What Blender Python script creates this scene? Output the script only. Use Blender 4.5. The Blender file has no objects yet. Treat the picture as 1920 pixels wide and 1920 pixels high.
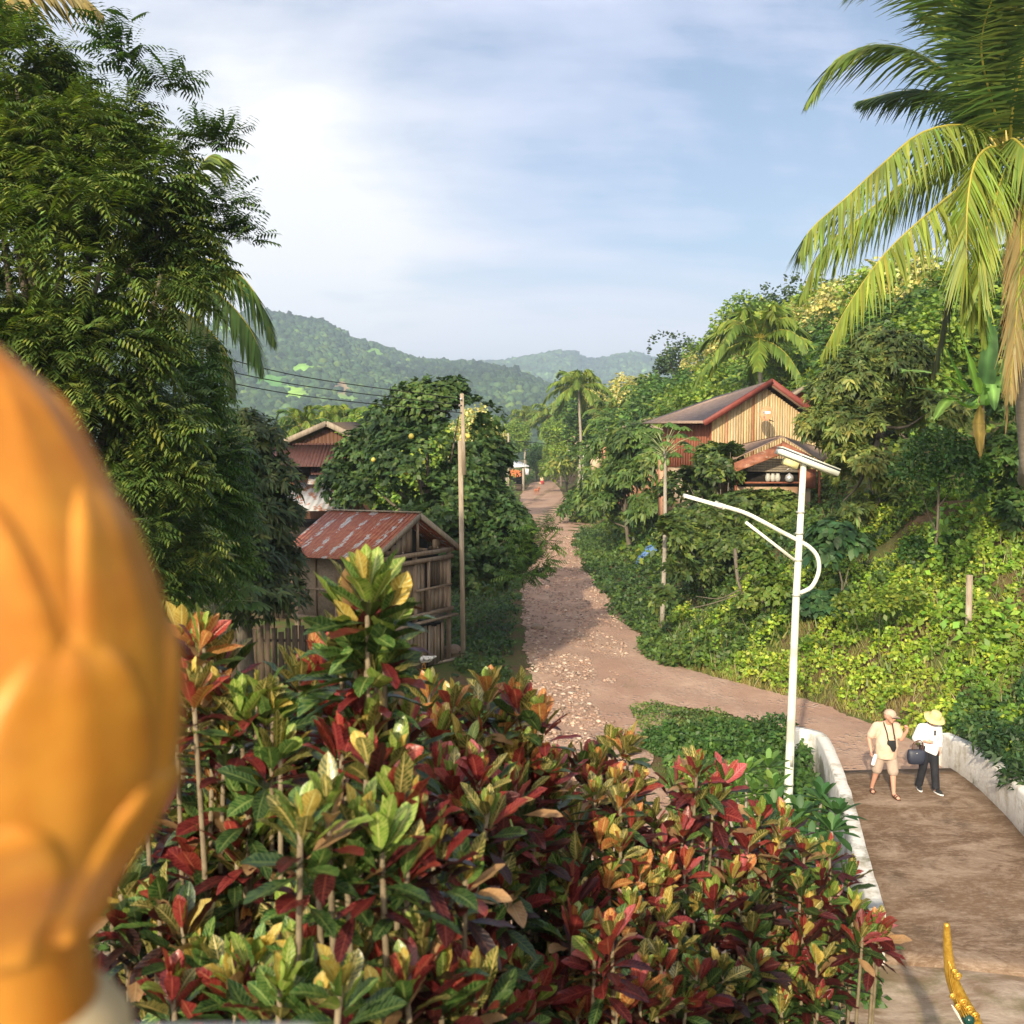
import bpy, bmesh, math
import numpy as np
from mathutils import Vector, Matrix
PI=math.pi
C=bpy.context.scene.collection
RNG=np.random.default_rng(11)
PITCH=math.radians(3.87); CP,SP=math.cos(PITCH),math.sin(PITCH); CAMZ=7.0
def A(x): return np.asarray(x,dtype=float)
def pt(px,py,y):
    """photo pixel (1920 px frame) at depth y (metres in front) -> world point"""
    V=(py-960)/1920; t=y/(CP-SP*V); return A([(px-960)/1920*t, y, CAMZ-t*(SP+CP*V)])
def gp(px,py,z=0.0):
    V=(py-960)/1920; t=(CAMZ-z)/(SP+CP*V); return A([(px-960)/1920*t, t*(CP-SP*V), z])
def nrm(v): v=A(v); return v/(np.linalg.norm(v,axis=-1,keepdims=True)+1e-9)
# ---------------- materials
def newmat(name):
    m=bpy.data.materials.new(name); m.use_nodes=True; nt=m.node_tree; nt.nodes.clear()
    out=nt.nodes.new('ShaderNodeOutputMaterial'); return m,nt,out
class NG:
    def __init__(s,nt): s.nt=nt
    def n(s,t,**k):
        nd=s.nt.nodes.new(t)
        for a,v in k.items():
            if a=='ins':
                for i,val in v.items():
                    if hasattr(val,'is_output') or isinstance(val,bpy.types.NodeSocket): s.nt.links.new(val,nd.inputs[i])
                    else: nd.inputs[i].default_value=val
            else: setattr(nd,a,v)
        return nd
    def math(s,op,a,b=None,clamp=False):
        d={0:a}
        if b is not None: d[1]=b
        return s.n('ShaderNodeMath',operation=op,use_clamp=clamp,ins=d).outputs[0]
    def mix(s,f,a,b,mode='MIX'):
        nd=s.nt.nodes.new('ShaderNodeMix'); nd.data_type='RGBA'; nd.blend_type=mode
        for i,v in ((0,f),(6,a),(7,b)):
            if isinstance(v,bpy.types.NodeSocket): s.nt.links.new(v,nd.inputs[i])
            else: nd.inputs[i].default_value=v if i==0 else (tuple(v)+(1,))[:4]
        return nd.outputs[2]
    def noise(s,scale,detail=4,rough=.6,vec=None,sx=None,dist=0):
        co=vec
        if vec is None: co=s.n('ShaderNodeNewGeometry').outputs['Position']
        if sx is not None: co=s.n('ShaderNodeVectorMath',operation='MULTIPLY',ins={0:co,1:sx}).outputs[0]
        return s.n('ShaderNodeTexNoise',ins={'Vector':co,'Scale':scale,'Detail':detail,'Roughness':rough,'Distortion':dist}).outputs[0]
    def ramp(s,f,stops,interp='LINEAR'):
        r=s.nt.nodes.new('ShaderNodeValToRGB'); s.nt.links.new(f,r.inputs[0]); cr=r.color_ramp; cr.interpolation=interp
        while len(cr.elements)<len(stops): cr.elements.new(.5)
        for e,(p,c) in zip(cr.elements,stops):
            e.position=p; e.color=(c,c,c,1) if not hasattr(c,'__len__') else tuple(c)+(1,)
        return r.outputs[0]
    def attr(s,name): return s.n('ShaderNodeAttribute',attribute_name=name).outputs['Color']
    def bump(s,h,strength=.5,dist=.02): return s.n('ShaderNodeBump',ins={'Height':h,'Strength':strength,'Distance':dist}).outputs[0]
def principled(g,out,base,rough=.7,metal=0,spec=.5,normal=None,trans=0,transcol=None,coat=0,sheen=0):
    p=g.n('ShaderNodeBsdfPrincipled',ins={'Roughness':rough,'Metallic':metal,'Specular IOR Level':spec})
    if coat: p.inputs['Coat Weight'].default_value=coat; p.inputs['Coat Roughness'].default_value=.15
    if isinstance(base,bpy.types.NodeSocket): g.nt.links.new(base,p.inputs['Base Color'])
    else: p.inputs['Base Color'].default_value=tuple(base)[:3]+(1,)
    if normal is not None: g.nt.links.new(normal,p.inputs['Normal'])
    res=p.outputs[0]
    if trans>0:
        t=g.n('ShaderNodeBsdfTranslucent')
        tc=transcol if transcol is not None else base
        if isinstance(tc,bpy.types.NodeSocket): g.nt.links.new(tc,t.inputs[0])
        else: t.inputs[0].default_value=tuple(tc)[:3]+(1,)
        ms=g.n('ShaderNodeMixShader',ins={0:trans}); g.nt.links.new(p.outputs[0],ms.inputs[1]); g.nt.links.new(t.outputs[0],ms.inputs[2]); res=ms.outputs[0]
    g.nt.links.new(res,out.inputs['Surface'])
M={}
def leafmat(name,rough=.5,trans=.3,spec=.4):
    m,nt,out=newmat(name); g=NG(nt); c=g.attr('col')
    n=g.noise(1.3,2); c2=g.mix(n,c,(0.0,0.0,0.0)); 
    v=g.ramp(n,[(.3,.75),(.7,1.2)])
    cc=g.mix(1.0,c,v,'MULTIPLY')
    tc=g.mix(1.0,cc,(1.25,1.45,.45),'MULTIPLY')
    principled(g,out,cc,rough,spec=spec,trans=trans,transcol=tc); M[name]=m; return m
leafmat('leaf'); leafmat('leaf_gloss',.5,.28,.35); leafmat('leaf_soft',.6,.35,.25); leafmat('dry',.8,.15,.2)
def surf(name,c1,c2,scale=3,rough=.8,bump=.3,bscale=None,metal=0,spec=.3,detail=6,sx=None,dist=.01,c3=None,coat=0):
    m,nt,out=newmat(name); g=NG(nt)
    n=g.noise(scale,detail,.65,sx=sx); f=g.ramp(n,[(.32,0.0),(.68,1.0)])
    c=g.mix(f,c1,c2)
    if c3 is not None:
        n3=g.noise(scale*.35,4,.6,sx=sx); c=g.mix(g.ramp(n3,[(.52,0.0),(.62,1.0)]),c,c3)
    b=g.bump(g.noise(bscale or scale*6,5,.6,sx=sx),bump,dist)
    principled(g,out,c,rough,metal,spec,b,coat=coat); M[name]=m; return m
def flat(name,c,rough=.6,metal=0,spec=.4,coat=0):
    return surf(name,tuple(x*.9 for x in c),tuple(min(1,x*1.08) for x in c),scale=4,rough=rough,bump=.1,metal=metal,spec=spec,coat=coat)
# ---------------- meshes
ORG={}
def org(o):
    if o is None: return np.zeros(3)
    return ORG.get(o.name, np.zeros(3))
def tag(o,label=None,cat=None,group=None,kind=None):
    if label: o['label']=label
    if cat: o['category']=cat
    if group: o['group']=group
    if kind: o['kind']=kind
    return o
def thing(name,label,cat,loc=(0,0,0),group=None):
    o=bpy.data.objects.new(name,None); C.objects.link(o); o.location=tuple(loc); o.empty_display_size=.2
    ORG[o.name]=A(loc); return tag(o,label,cat,group)
def mk(name,V,F,mat,parent=None,smooth=False,uv=None,col=None,col2=None,loc=None):
    """one mesh object; V world coordinates; F array (n,k) or list of such arrays / of index tuples"""
    V=A(V).reshape(-1,3)
    o0=org(parent) if parent is not None else (A(loc) if loc is not None else np.zeros(3))
    me=bpy.data.meshes.new(name)
    if isinstance(F,np.ndarray): FL=[F]
    elif len(F) and isinstance(F[0],np.ndarray): FL=F
    else:
        d={}
        for f in F: d.setdefault(len(f),[]).append(f)
        FL=[np.array(v) for v in d.values()]
    nl=sum(f.size for f in FL); npoly=sum(len(f) for f in FL)
    me.vertices.add(len(V)); me.vertices.foreach_set('co',(V-o0).astype(np.float32).ravel())
    me.loops.add(nl); li=np.concatenate([f.ravel() for f in FL]).astype(np.int32); me.loops.foreach_set('vertex_index',li)
    me.polygons.add(npoly); tot=np.concatenate([np.full(len(f),f.shape[1]) for f in FL]).astype(np.int32)
    st=np.concatenate([[0],np.cumsum(tot)[:-1]]).astype(np.int32)
    me.polygons.foreach_set('loop_start',st); me.polygons.foreach_set('loop_total',tot)
    if smooth: me.polygons.foreach_set('use_smooth',np.ones(npoly,dtype=bool))
    me.update(calc_edges=True)
    if uv is not None:
        u=me.uv_layers.new(name='uv'); u.data.foreach_set('uv',A(uv)[li].astype(np.float32).ravel())
    for nm,cc in (('col',col),('vein',col2)):
        if cc is not None:
            at=me.color_attributes.new(nm,'FLOAT_COLOR','POINT'); c4=np.ones((len(V),4),np.float32); c4[:,:3]=cc
            at.data.foreach_set('color',c4.ravel())
    o=bpy.data.objects.new(name,me); C.objects.link(o)
    if mat is not None:
        for mm in (mat if isinstance(mat,(list,tuple)) else [mat]): me.materials.append(mm)
    if parent is not None: o.parent=parent; ORG[o.name]=o0
    else: o.location=tuple(o0); ORG[o.name]=o0
    return o
class MB:
    def __init__(s): s.V=[]; s.F=[]
    def add(s,V,F):
        b=len(s.V); s.V+= [tuple(v) for v in V]; s.F+=[tuple(i+b for i in f) for f in F]; return s
    def box(s,c,sz,ax=None):
        c=A(c); h=A(sz)/2; ax=np.eye(3) if ax is None else A(ax)
        V=[c+ax[0]*h[0]*i+ax[1]*h[1]*j+ax[2]*h[2]*k for i in (-1,1) for j in (-1,1) for k in (-1,1)]
        return s.add(V,[(0,1,3,2),(4,6,7,5),(0,4,5,1),(2,3,7,6),(0,2,6,4),(1,5,7,3)])
    def beam(s,a,b,w,h,up=(0,0,1)):
        a,b=A(a),A(b); d=nrm(b-a); up=A(up)
        if abs(d@up)>.98: up=A([1,0,0])
        x=nrm(np.cross(d,up)); z=np.cross(x,d); return s.box((a+b)/2,(w,np.linalg.norm(b-a),h),[x,d,z])
    def tube(s,P,r,k=8,cap=True,sq=None):
        P=A(P); n=len(P); r=np.broadcast_to(A(r),(n,)) ; T=nrm(np.gradient(P,axis=0)); V=[];F=[]
        ref=A([0,0,1]) if abs(T[0][2])<.9 else A([1,0,0]); x=nrm(np.cross(T[0],ref))
        for i in range(n):
            x=nrm(x-T[i]*(x@T[i])); y=np.cross(T[i],x)
            for j in range(k):
                a=2*PI*j/k; V.append(P[i]+(x*math.cos(a)+y*math.sin(a)*(sq or 1))*r[i])
        for i in range(n-1):
            for j in range(k): F.append((i*k+j,i*k+(j+1)%k,(i+1)*k+(j+1)%k,(i+1)*k+j))
        if cap: F.append(tuple(range(k))[::-1]); F.append(tuple((n-1)*k+j for j in range(k)))
        return s.add(V,F)
    def lathe(s,c,prof,k=24):
        c=A(c); V=[];F=[]
        for (r,z) in prof:
            for j in range(k): a=2*PI*j/k; V.append(c+A([r*math.cos(a),r*math.sin(a),z]))
        for i in range(len(prof)-1):
            for j in range(k): F.append((i*k+j,i*k+(j+1)%k,(i+1)*k+(j+1)%k,(i+1)*k+j))
        F.append(tuple(range(k))[::-1]); F.append(tuple((len(prof)-1)*k+j for j in range(k)))
        return s.add(V,F)
    def prism(s,poly,ext):
        P=[A(p) for p in poly]; e=A(ext); n=len(P)
        V=P+[p+e for p in P]; F=[tuple(range(n))[::-1],tuple(range(n,2*n))]+[(i,(i+1)%n,n+(i+1)%n,n+i) for i in range(n)]
        return s.add(V,F)
    def build(s,name,mat,parent=None,smooth=False,loc=None,bevel=0,**k):
        o=mk(name,s.V,s.F,mat,parent,smooth,loc=loc,**k)
        if bevel:
            b=o.modifiers.new('bevel','BEVEL'); b.width=bevel; b.segments=2; b.limit_method='ANGLE'
        return o
def spline(P,n):
    P=A(P); m=len(P)
    Q=np.vstack([2*P[0]-P[1],P,2*P[-1]-P[-2]]); t=np.linspace(0,m-1,n); i=np.minimum(t.astype(int),m-2); f=(t-i)[:,None]
    p0,p1,p2,p3=Q[i],Q[i+1],Q[i+2],Q[i+3]
    return .5*((2*p1)+(-p0+p2)*f+(2*p0-5*p1+4*p2-p3)*f**2+(-p0+3*p1-3*p2+p3)*f**3)
# leaves: vectorised strips
def strips(P,D,U,L,W,prof,droop=0.0,fold=0.0,mid=False,wav=0):
    P=A(P);D=nrm(D);U=A(U);n=len(P); L=np.broadcast_to(A(L),(n,)); W=np.broadcast_to(A(W),(n,)); droop=np.broadcast_to(A(droop),(n,))
    S=nrm(np.cross(D,U)); N=np.cross(S,D); m=len(prof); q=3 if mid else 2
    out=np.empty((n,m,q,3)); uv=np.empty((n,m,q,2))
    for j,(s,w) in enumerate(prof):
        c=P+D*(L*s)[:,None]; c=c-A([0,0,1])*(droop*L*s*s)[:,None]
        e=S*(W*w)[:,None]; up=N*(W*w*fold)[:,None]
        if wav: up=up+N*(W*w*wav*math.sin(j*2.3))[:,None]
        if mid: out[:,j,0]=c-e+up; out[:,j,1]=c; out[:,j,2]=c+e+up; uv[:,j,:,0]=(0,.5,1)
        else: out[:,j,0]=c-e; out[:,j,1]=c+e; uv[:,j,:,0]=(0,1)
        uv[:,j,:,1]=s
    fs=[]
    for j in range(m-1):
        for k in range(q-1):
            a=j*q+k; fs.append((a,a+1,a+q+1,a+q))
    F=(np.arange(n)[:,None,None]*(m*q)+A(fs).astype(int)[None]).reshape(-1,4)
    return out.reshape(-1,3),F,uv.reshape(-1,2),m*q
def merge(parts):
    V=[];F=[];Cc=[];b=0
    for v,f,c in parts: V.append(v);F.append(f+b);Cc.append(c);b+=len(v)
    return np.vstack(V),np.vstack(F),np.vstack(Cc)
def rnd(n,rng=None): 
    v=(rng or RNG).normal(size=(n,3)); return nrm(v)
def vnoise(P,s,seed=0):
    r=np.random.default_rng(seed); o=np.zeros(len(P))
    for k in range(6):
        w=r.normal(size=3)*s*(1.0+.6*k); o+=np.sin(P@w+r.uniform(0,6.28))/(1+.5*k)
    return o/2.2
def hsv(c,k): return np.clip(A(c)*k,0,1)
LEAF4=[(0,.12),(.35,1),(.7,.8),(1,.04)]
LEAF3=[(0,.15),(.5,1),(1,.05)]
def jitcol(base,n,rng,j=.18,hue=.12):
    b=np.broadcast_to(A(base),(n,3)).copy(); k=np.exp(rng.normal(0,j,(n,1))); h=rng.normal(0,hue,n)
    b=b*k; b[:,0]*=1+h; b[:,2]*=1-h*.5; return np.clip(b,.002,.9)
def crown_points(lobes,n,rng,shell=.45,gap=None,seed=0,gs=1.0):
    lob=A(lobes); w=(lob[:,3]*lob[:,4]+lob[:,3]*lob[:,5]+lob[:,4]*lob[:,5]); w/=w.sum()
    N=int(n*(1.5 if gap is not None else 1)); i=rng.choice(len(lob),N,p=w); d=rnd(N,rng); d[:,2]=np.where(d[:,2]<-.2,d[:,2]*rng.uniform(-1,1,N),d[:,2]); d=nrm(d)
    r=1-shell*rng.uniform(0,1,N)**1.5+rng.normal(0,.05,N)
    P=lob[i,:3]+d*r[:,None]*lob[i,3:6]
    if gap is not None:
        v=vnoise(P,gs,seed); k=v>gap; P,d,i=P[k],d[k],i[k]
    return P[:n],d[:n],i[:n]
def auto_lobes(c,rx,ry,rz,n,rng,size=(.35,.55)):
    L=[]
    for k in range(n):
        d=nrm(rng.normal(size=3)); d[2]=d[2]*.9+.1; r=rng.uniform(.35,.75) if k else 0
        s=rng.uniform(*size); L.append([c[0]+d[0]*r*rx,c[1]+d[1]*r*ry,c[2]+d[2]*r*rz,rx*s,ry*s,rz*s*rng.uniform(.8,1.1)])
    return L
def foliage(kind,P,d,lob_i,rng,L,W,pal,droop=.25,k=6):
    """returns V,F,col. kinds: leaf (scatter), whorl (rosettes of long leaves), spray (pinnate sprays)"""
    n=len(P); pal=A(pal); tint=rng.integers(0,len(pal),int(lob_i.max())+1)
    base=pal[np.where(rng.uniform(size=n)<.55,tint[lob_i],rng.integers(0,len(pal),n))]
    if kind=='leaf':
        D=nrm(d*.6+rnd(n,rng)*.9+A([0,0,.05])); U=nrm(d*.7+rnd(n,rng)*.6+A([0,0,.6]))
        l=L*rng.uniform(.7,1.3,n); V,F,uv,q=strips(P,D,U,l,W*rng.uniform(.7,1.2,n),LEAF3,droop)
        return V,F,np.repeat(jitcol(base,n,rng),q,0)
    if kind=='whorl':
        ax=nrm(d*.8+A([0,0,.5])+rnd(n,rng)*.4); D=nrm(np.repeat(ax,k,0)*.45+nrm(np.cross(np.repeat(ax,k,0),rnd(n*k,rng))))
        Pk=np.repeat(P,k,0)+rnd(n*k,rng)*L*.12; l=L*rng.uniform(.7,1.25,n*k)
        V,F,uv,q=strips(Pk,D,np.repeat(ax,k,0),l,W*rng.uniform(.8,1.2,n*k),LEAF4,droop*rng.uniform(.5,1.5,n*k))
        return V,F,np.repeat(jitcol(np.repeat(base,k,0),n*k,rng,.2),q,0)
    if kind=='spray':
        S=6; tw=nrm(d*.8+rnd(n,rng)*.7+A([0,0,.15])); U=nrm(A([0,0,1])+rnd(n,rng)*.35); sd=nrm(np.cross(tw,U)); l=L*rng.uniform(.7,1.3,n)
        PP=[];DD=[];UU=[];LL=[];BB=[]
        for j in range(S):
            s=(j+.6)/S; c=P+tw*(l*s)[:,None]-A([0,0,1])*(droop*l*s*s)[:,None]
            for sg in (-1,1):
                PP.append(c); DD.append(nrm(sd*sg+tw*.55-A([0,0,.35*(s+.2)]))); UU.append(U); LL.append(l*.42*(1-.35*s)); BB.append(base)
        PP,DD,UU,LL,BB=map(np.concatenate,(PP,DD,UU,LL,BB)); m=len(PP)
        V,F,uv,q=strips(PP,DD,UU,LL,LL*W,LEAF3,.35)
        return V,F,np.repeat(jitcol(BB,m,rng,.15),q,0)
def limbs(base,top,lobes,r0,rng,nl=6,k=7):
    m=MB(); base,top=A(base),A(top); mid=(base+top)/2+A([rng.normal()*.05,rng.normal()*.05,0])*np.linalg.norm(top-base)
    P=spline([base,mid,top],8); m.tube(P,np.linspace(r0,r0*.5,8),k)
    for l in lobes[:nl]:
        c=A(l[:3]); s=P[rng.integers(3,8)]; mm=(s+c)/2+A([0,0,-.1])*np.linalg.norm(c-s)
        m.tube(spline([s,mm,c+A([0,0,l[5]*.3])],7),np.linspace(r0*.4,r0*.08,7),5)
    return m
def copy_thing(root,loc,rotz=0,scale=1,label=None,group=None,name=None):
    def cp(o,par):
        c=o.copy(); C.objects.link(c)
        if par is not None: c.parent=par
        for ch in o.children: cp(ch,c)
        return c
    r=cp(root,None); r.location=tuple(loc); r.rotation_euler=(0,0,rotz); r.scale=(scale,scale,scale) if not hasattr(scale,'__len__') else scale
    if label: r['label']=label
    if group: r['group']=group
    return r
# ================= camera, light, sky =================
sc=bpy.context.scene
cam=bpy.data.cameras.new('camera'); co=bpy.data.objects.new('camera',cam); C.objects.link(co); sc.camera=co
co.location=(0,0,CAMZ); co.rotation_euler=(PI/2-PITCH,0,0); cam.sensor_width=36; cam.lens=36; cam.clip_end=9000; cam.clip_start=.05
cam.dof.use_dof=True; cam.dof.focus_distance=19; cam.dof.aperture_fstop=4.8
SUN=nrm([-.27,-.86,.43]); el=math.asin(SUN[2]); az=math.atan2(SUN[0],SUN[1])
sl=bpy.data.lights.new('sun','SUN'); sl.energy=3.8; sl.angle=math.radians(1.0); sl.color=(1,.86,.62)
so=bpy.data.objects.new('sun',sl); C.objects.link(so); so.rotation_euler=Vector(tuple(SUN)).to_track_quat('Z','Y').to_euler(); so.location=(-30,-20,40)
W=bpy.data.worlds.new('World'); sc.world=W; W.use_nodes=True; nt=W.node_tree; nt.nodes.clear(); g=NG(nt)
sky=nt.nodes.new('ShaderNodeTexSky'); sky.sky_type='NISHITA'; sky.sun_disc=False; sky.sun_elevation=el; sky.sun_rotation=az%(2*PI); sky.air_density=1.0; sky.dust_density=2.0; sky.ozone_density=1.2; sky.altitude=300
tc=g.n('ShaderNodeTexCoord').outputs['Generated']
sep=g.n('ShaderNodeSeparateXYZ',ins={0:tc}); X,Y,Z=sep.outputs
zz=g.math('ADD',g.math('MAXIMUM',Z,0.0),.22)
cu=g.n('ShaderNodeCombineXYZ',ins={0:g.math('DIVIDE',X,zz),1:g.math('DIVIDE',Y,zz),2:0.0}).outputs[0]
n1=g.noise(.9,7,.55,vec=cu,dist=.6); n2=g.noise(3.2,6,.6,vec=cu,sx=(.6,1.6,1))
def lobe(px,py,s):   # soft bank of thin cloud round a fixed direction of the sky
    d=nrm([(px-960)/1920,CP-SP*(py-960)/1920,-(SP+CP*(py-960)/1920)])
    dt=g.n('ShaderNodeVectorMath',operation='DOT_PRODUCT',ins={0:g.n('ShaderNodeVectorMath',operation='NORMALIZE',ins={0:tc}).outputs[0],1:tuple(d)}).outputs['Value']
    return g.math('POWER',g.math('MAXIMUM',dt,0.0),s)
l1=lobe(400,420,38.0); l2=lobe(560,520,120.0)
low=g.ramp(Z,[(0.0,1.0),(.09,1.0),(.15,.45),(.24,0.0)])
cov=g.math('ADD',g.math('ADD',g.math('MULTIPLY',n1,1.9),-.52),g.math('ADD',g.math('MULTIPLY',l1,.42),g.math('MULTIPLY',low,.36)))
cov=g.math('ADD',cov,g.math('MULTIPLY',g.math('SUBTRACT',n2,.5),.7))
cf=g.ramp(cov,[(.36,.08),(.50,.42),(.62,.62),(.86,1.0)])
ccol=g.mix(g.ramp(g.math('ADD',l1,g.math('MULTIPLY',l2,.3)),[(.1,0.0),(.8,1.0)]),(3.8,4.0,5.0),(5.2,5.15,5.1))
ccol=g.mix(g.math('MULTIPLY',low,.8),ccol,(5.2,5.25,5.5))
skyc=g.mix(1.0,sky.outputs[0],(.66,.66,.66),'MULTIPLY')
mx=g.mix(cf,skyc,ccol)
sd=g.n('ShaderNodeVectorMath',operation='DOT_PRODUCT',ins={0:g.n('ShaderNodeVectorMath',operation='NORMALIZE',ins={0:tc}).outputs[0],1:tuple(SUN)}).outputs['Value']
fill_glow=g.math('POWER',g.math('MAXIMUM',sd,0.0),3.0)
mx=g.mix(g.math('MULTIPLY',fill_glow,.85),mx,(21.0,19.0,16.5))   # bright glow added to the sky round the sun, behind the viewer, as soft fill
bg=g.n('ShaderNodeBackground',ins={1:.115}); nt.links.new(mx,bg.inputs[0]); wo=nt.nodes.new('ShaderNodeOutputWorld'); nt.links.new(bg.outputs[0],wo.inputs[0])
sc.view_settings.view_transform='Standard'; sc.view_settings.look='None'; sc.view_settings.exposure=1.0; sc.view_settings.gamma=1
sc.cycles.max_bounces=8; sc.cycles.transparent_max_bounces=8; sc.cycles.volume_bounces=1; sc.cycles.diffuse_bounces=4; sc.cycles.use_denoising=True
# ================= terrain =================
FX=A([(-60,13),(5,12.5),(12,11.6),(15,11.2),(20,10.6),(24,9.7),(26.5,8.8),(29,7.1),(31.7,5.6),(42,5.2),(58,5.0),(70,5.3),(80,6.2),(87,8.4),(95,8.1),(112,7.4),(168,9.5),(200,12),(300,30),(500,60)])
def smooth01(t): t=np.clip(t,0,1); return t*t*(3-2*t)
def hz(x,y):
    x=A(x);y=A(y); d=x-np.interp(y,FX[:,0],FX[:,1]); d=d*np.where((y>22)&(y<34),.85,1.0)
    h=np.interp(d,[0,1.2,9,14,48,90],[0,.5,5.1,5.8,27,38])
    n=.35*np.sin(x*.7+1.3*np.sin(y*.31))*np.sin(y*.53+.4)+.18*np.sin(x*1.9+y*1.3)
    h=h+n*smooth01(d/3)*.8
    h=h*(1-smooth01((y-230)/200))
    near=np.clip(4.6-.6*(y-1),0,4.6)*(1-smooth01((x-3.6)/1.6))*smooth01((x+20)/6)
    h=np.maximum(h,near)
    g_=np.exp(-((y-17.2)/2.0)**2)*smooth01((x-2.0)/2.2)*1.7
    h=h-g_*(1-smooth01((x-11)/3))
    bump=.05*np.sin(x*1.7+.8*y)*np.sin(y*1.1)
    return h+bump*smooth01((x*x+y*y)/100)
def axis(segs):
    o=[]
    for a,b,s in segs: o+=list(np.arange(a,b,s))
    return A(o+[segs[-1][1]])
gx=axis([(-3200,-600,260),(-600,-100,60),(-100,-24,6),(-24,-4,1.0),(-4,16,.4),(16,60,1.5),(60,140,8),(140,600,60),(600,3200,260)])
gy=axis([(-150,-6,16),(-6,10,.5),(10,36,.4),(36,80,.9),(80,260,3),(260,700,20),(700,3300,200)])
GX,GY=np.meshgrid(gx,gy); GZ=hz(GX,GY); nx,ny=len(gx),len(gy)
idx=np.arange(nx*ny).reshape(ny,nx); F=np.stack([idx[:-1,:-1],idx[:-1,1:],idx[1:,1:],idx[1:,:-1]],-1).reshape(-1,4)
m,nt,out=newmat('soil'); g=NG(nt)
a_=g.ramp(g.noise(.55,6,.6),[(.42,0.0),(.58,1.0)]); b_=g.ramp(g.noise(6,5,.7),[(.35,0.0),(.65,1.0)])
c_=g.mix(a_,g.mix(b_,(.055,.09,.02),(.10,.135,.032)),g.mix(b_,(.16,.095,.055),(.10,.075,.04)))
principled(g,out,c_,.95,spec=.1,normal=g.bump(g.noise(14,6,.7),.8,.06)); M['soil']=m
tag(mk('ground',np.stack([GX,GY,GZ],-1).reshape(-1,3),F,M['soil'],smooth=True),'green and earthy village ground rising into a bank at right',kind='structure')
# road
def strip(name,rows,mat,dz,label,nseg=14,jit=.18,seed=3,hfun=hz):
    """rows: (left xy, right xy); draped sheet with ragged edges"""
    rows=A(rows)
    n=len(rows)*nseg; Lp=spline(np.c_[rows[:,0],np.zeros(len(rows))],n)[:,:2]; Rp=spline(np.c_[rows[:,1],np.zeros(len(rows))],n)[:,:2]
    t=np.arange(n)
    def wob(s): return sum(np.sin(t*w+s*7*w)*a for w,a in ((.31,.5),(.83,.35),(1.9,.25),(2.9,.3)))*jit
    D=nrm(Rp-Lp); Lp=Lp+D*wob(1)[:,None]; Rp=Rp+D*wob(2)[:,None]
    k=9; s=np.linspace(0,1,k); P=Lp[:,None]*(1-s)[None,:,None]+Rp[:,None]*s[None,:,None]
    z=hfun(P[...,0],P[...,1])+dz; V=np.concatenate([P,z[...,None]],-1).reshape(-1,3); i=np.arange(n*k).reshape(n,k)
    F=np.stack([i[:-1,:-1],i[:-1,1:],i[1:,1:],i[1:,:-1]],-1).reshape(-1,4)
    return tag(mk(name,V,F,mat,smooth=True),label,kind='structure')
def dirt(name,c1,c2,c3,pscale=7,peb=.5):
    m,nt,out=newmat(name); g=NG(nt)
    a=g.ramp(g.noise(.5,5,.6,sx=(1,.5,1)),[(.4,0.0),(.62,1.0)]); b=g.ramp(g.noise(2.6,7,.7),[(.38,0.0),(.64,1.0)])
    pos=g.n('ShaderNodeNewGeometry').outputs['Position']
    vo=g.n('ShaderNodeTexVoronoi',ins={'Vector':pos,'Scale':pscale,'Randomness':1.0}); vd=vo.outputs['Distance']
    st=g.ramp(vd,[(.18,1.0),(.42,0.0)]); sel=g.ramp(g.noise(.8,4,.6),[(.42,0.0),(.56,1.0)])
    f=g.math('MULTIPLY',st,g.math('MULTIPLY',sel,peb)); c=g.mix(a,c1,c2); c=g.mix(g.math('MULTIPLY',b,.5),c,c3); c=g.mix(f,c,g.mix(vo.outputs['Color'],(.42,.34,.29),(.26,.19,.16)))
    principled(g,out,c,.92,spec=.15,normal=g.bump(g.math('ADD',g.math('MULTIPLY',f,1.2),g.noise(16,6,.7)),.7,.05)); M[name]=m
dirt('road_dirt',(.38,.24,.175),(.47,.325,.245),(.28,.17,.125),6.5,.9)
dirt('path_dirt',(.42,.28,.19),(.33,.22,.15),(.46,.34,.24),9,.5)
rows=[((-1.5,9.5),(3.6,9.5)),((-.6,14),(3.2,14)),((.3,19),(3.0,19)),((.74,23.3),(3.3,23.3)),((.7,26.5),(4.4,27)),((.64,30.2),(5.3,31)),((.5,34),(4.7,35)),((.45,38.5),(4.5,39)),((.5,42),(4.4,42)),((.55,50),(4.3,50)),((.75,58),(4.25,58)),((1.1,66),(4.1,66)),((1.7,74),(4.2,73)),((2.1,80),(5.2,79)),((1.8,87),(8.0,87)),((1.6,95),(7.3,95)),((1.35,104),(6.4,104)),((1.2,114),(6.2,112)),((1.05,135),(6.9,135)),((2.4,158),(7.3,160)),((3.7,180),(8.2,180)),((9,192),(14,186)),((22,200),(24,192))]
strip('road',rows,M['road_dirt'],.03,'pinkish dirt and stone village road climbing away')
strip('side_path',[((3.2,27.4),(4.6,32.4)),((4.2,26.7),(5.8,30.4)),((5.4,25.9),(7.0,28.7)),((6.2,25.0),(8.3,26.5)),((6.7,23.6),(9.3,24.0)),((6.75,22.2),(9.35,22.2)),((6.6,20.6),(9.4,20.6))],M['road_dirt'],.05,'trodden earth path joining the road to the bridge',nseg=16,jit=.12,seed=8)
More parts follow.
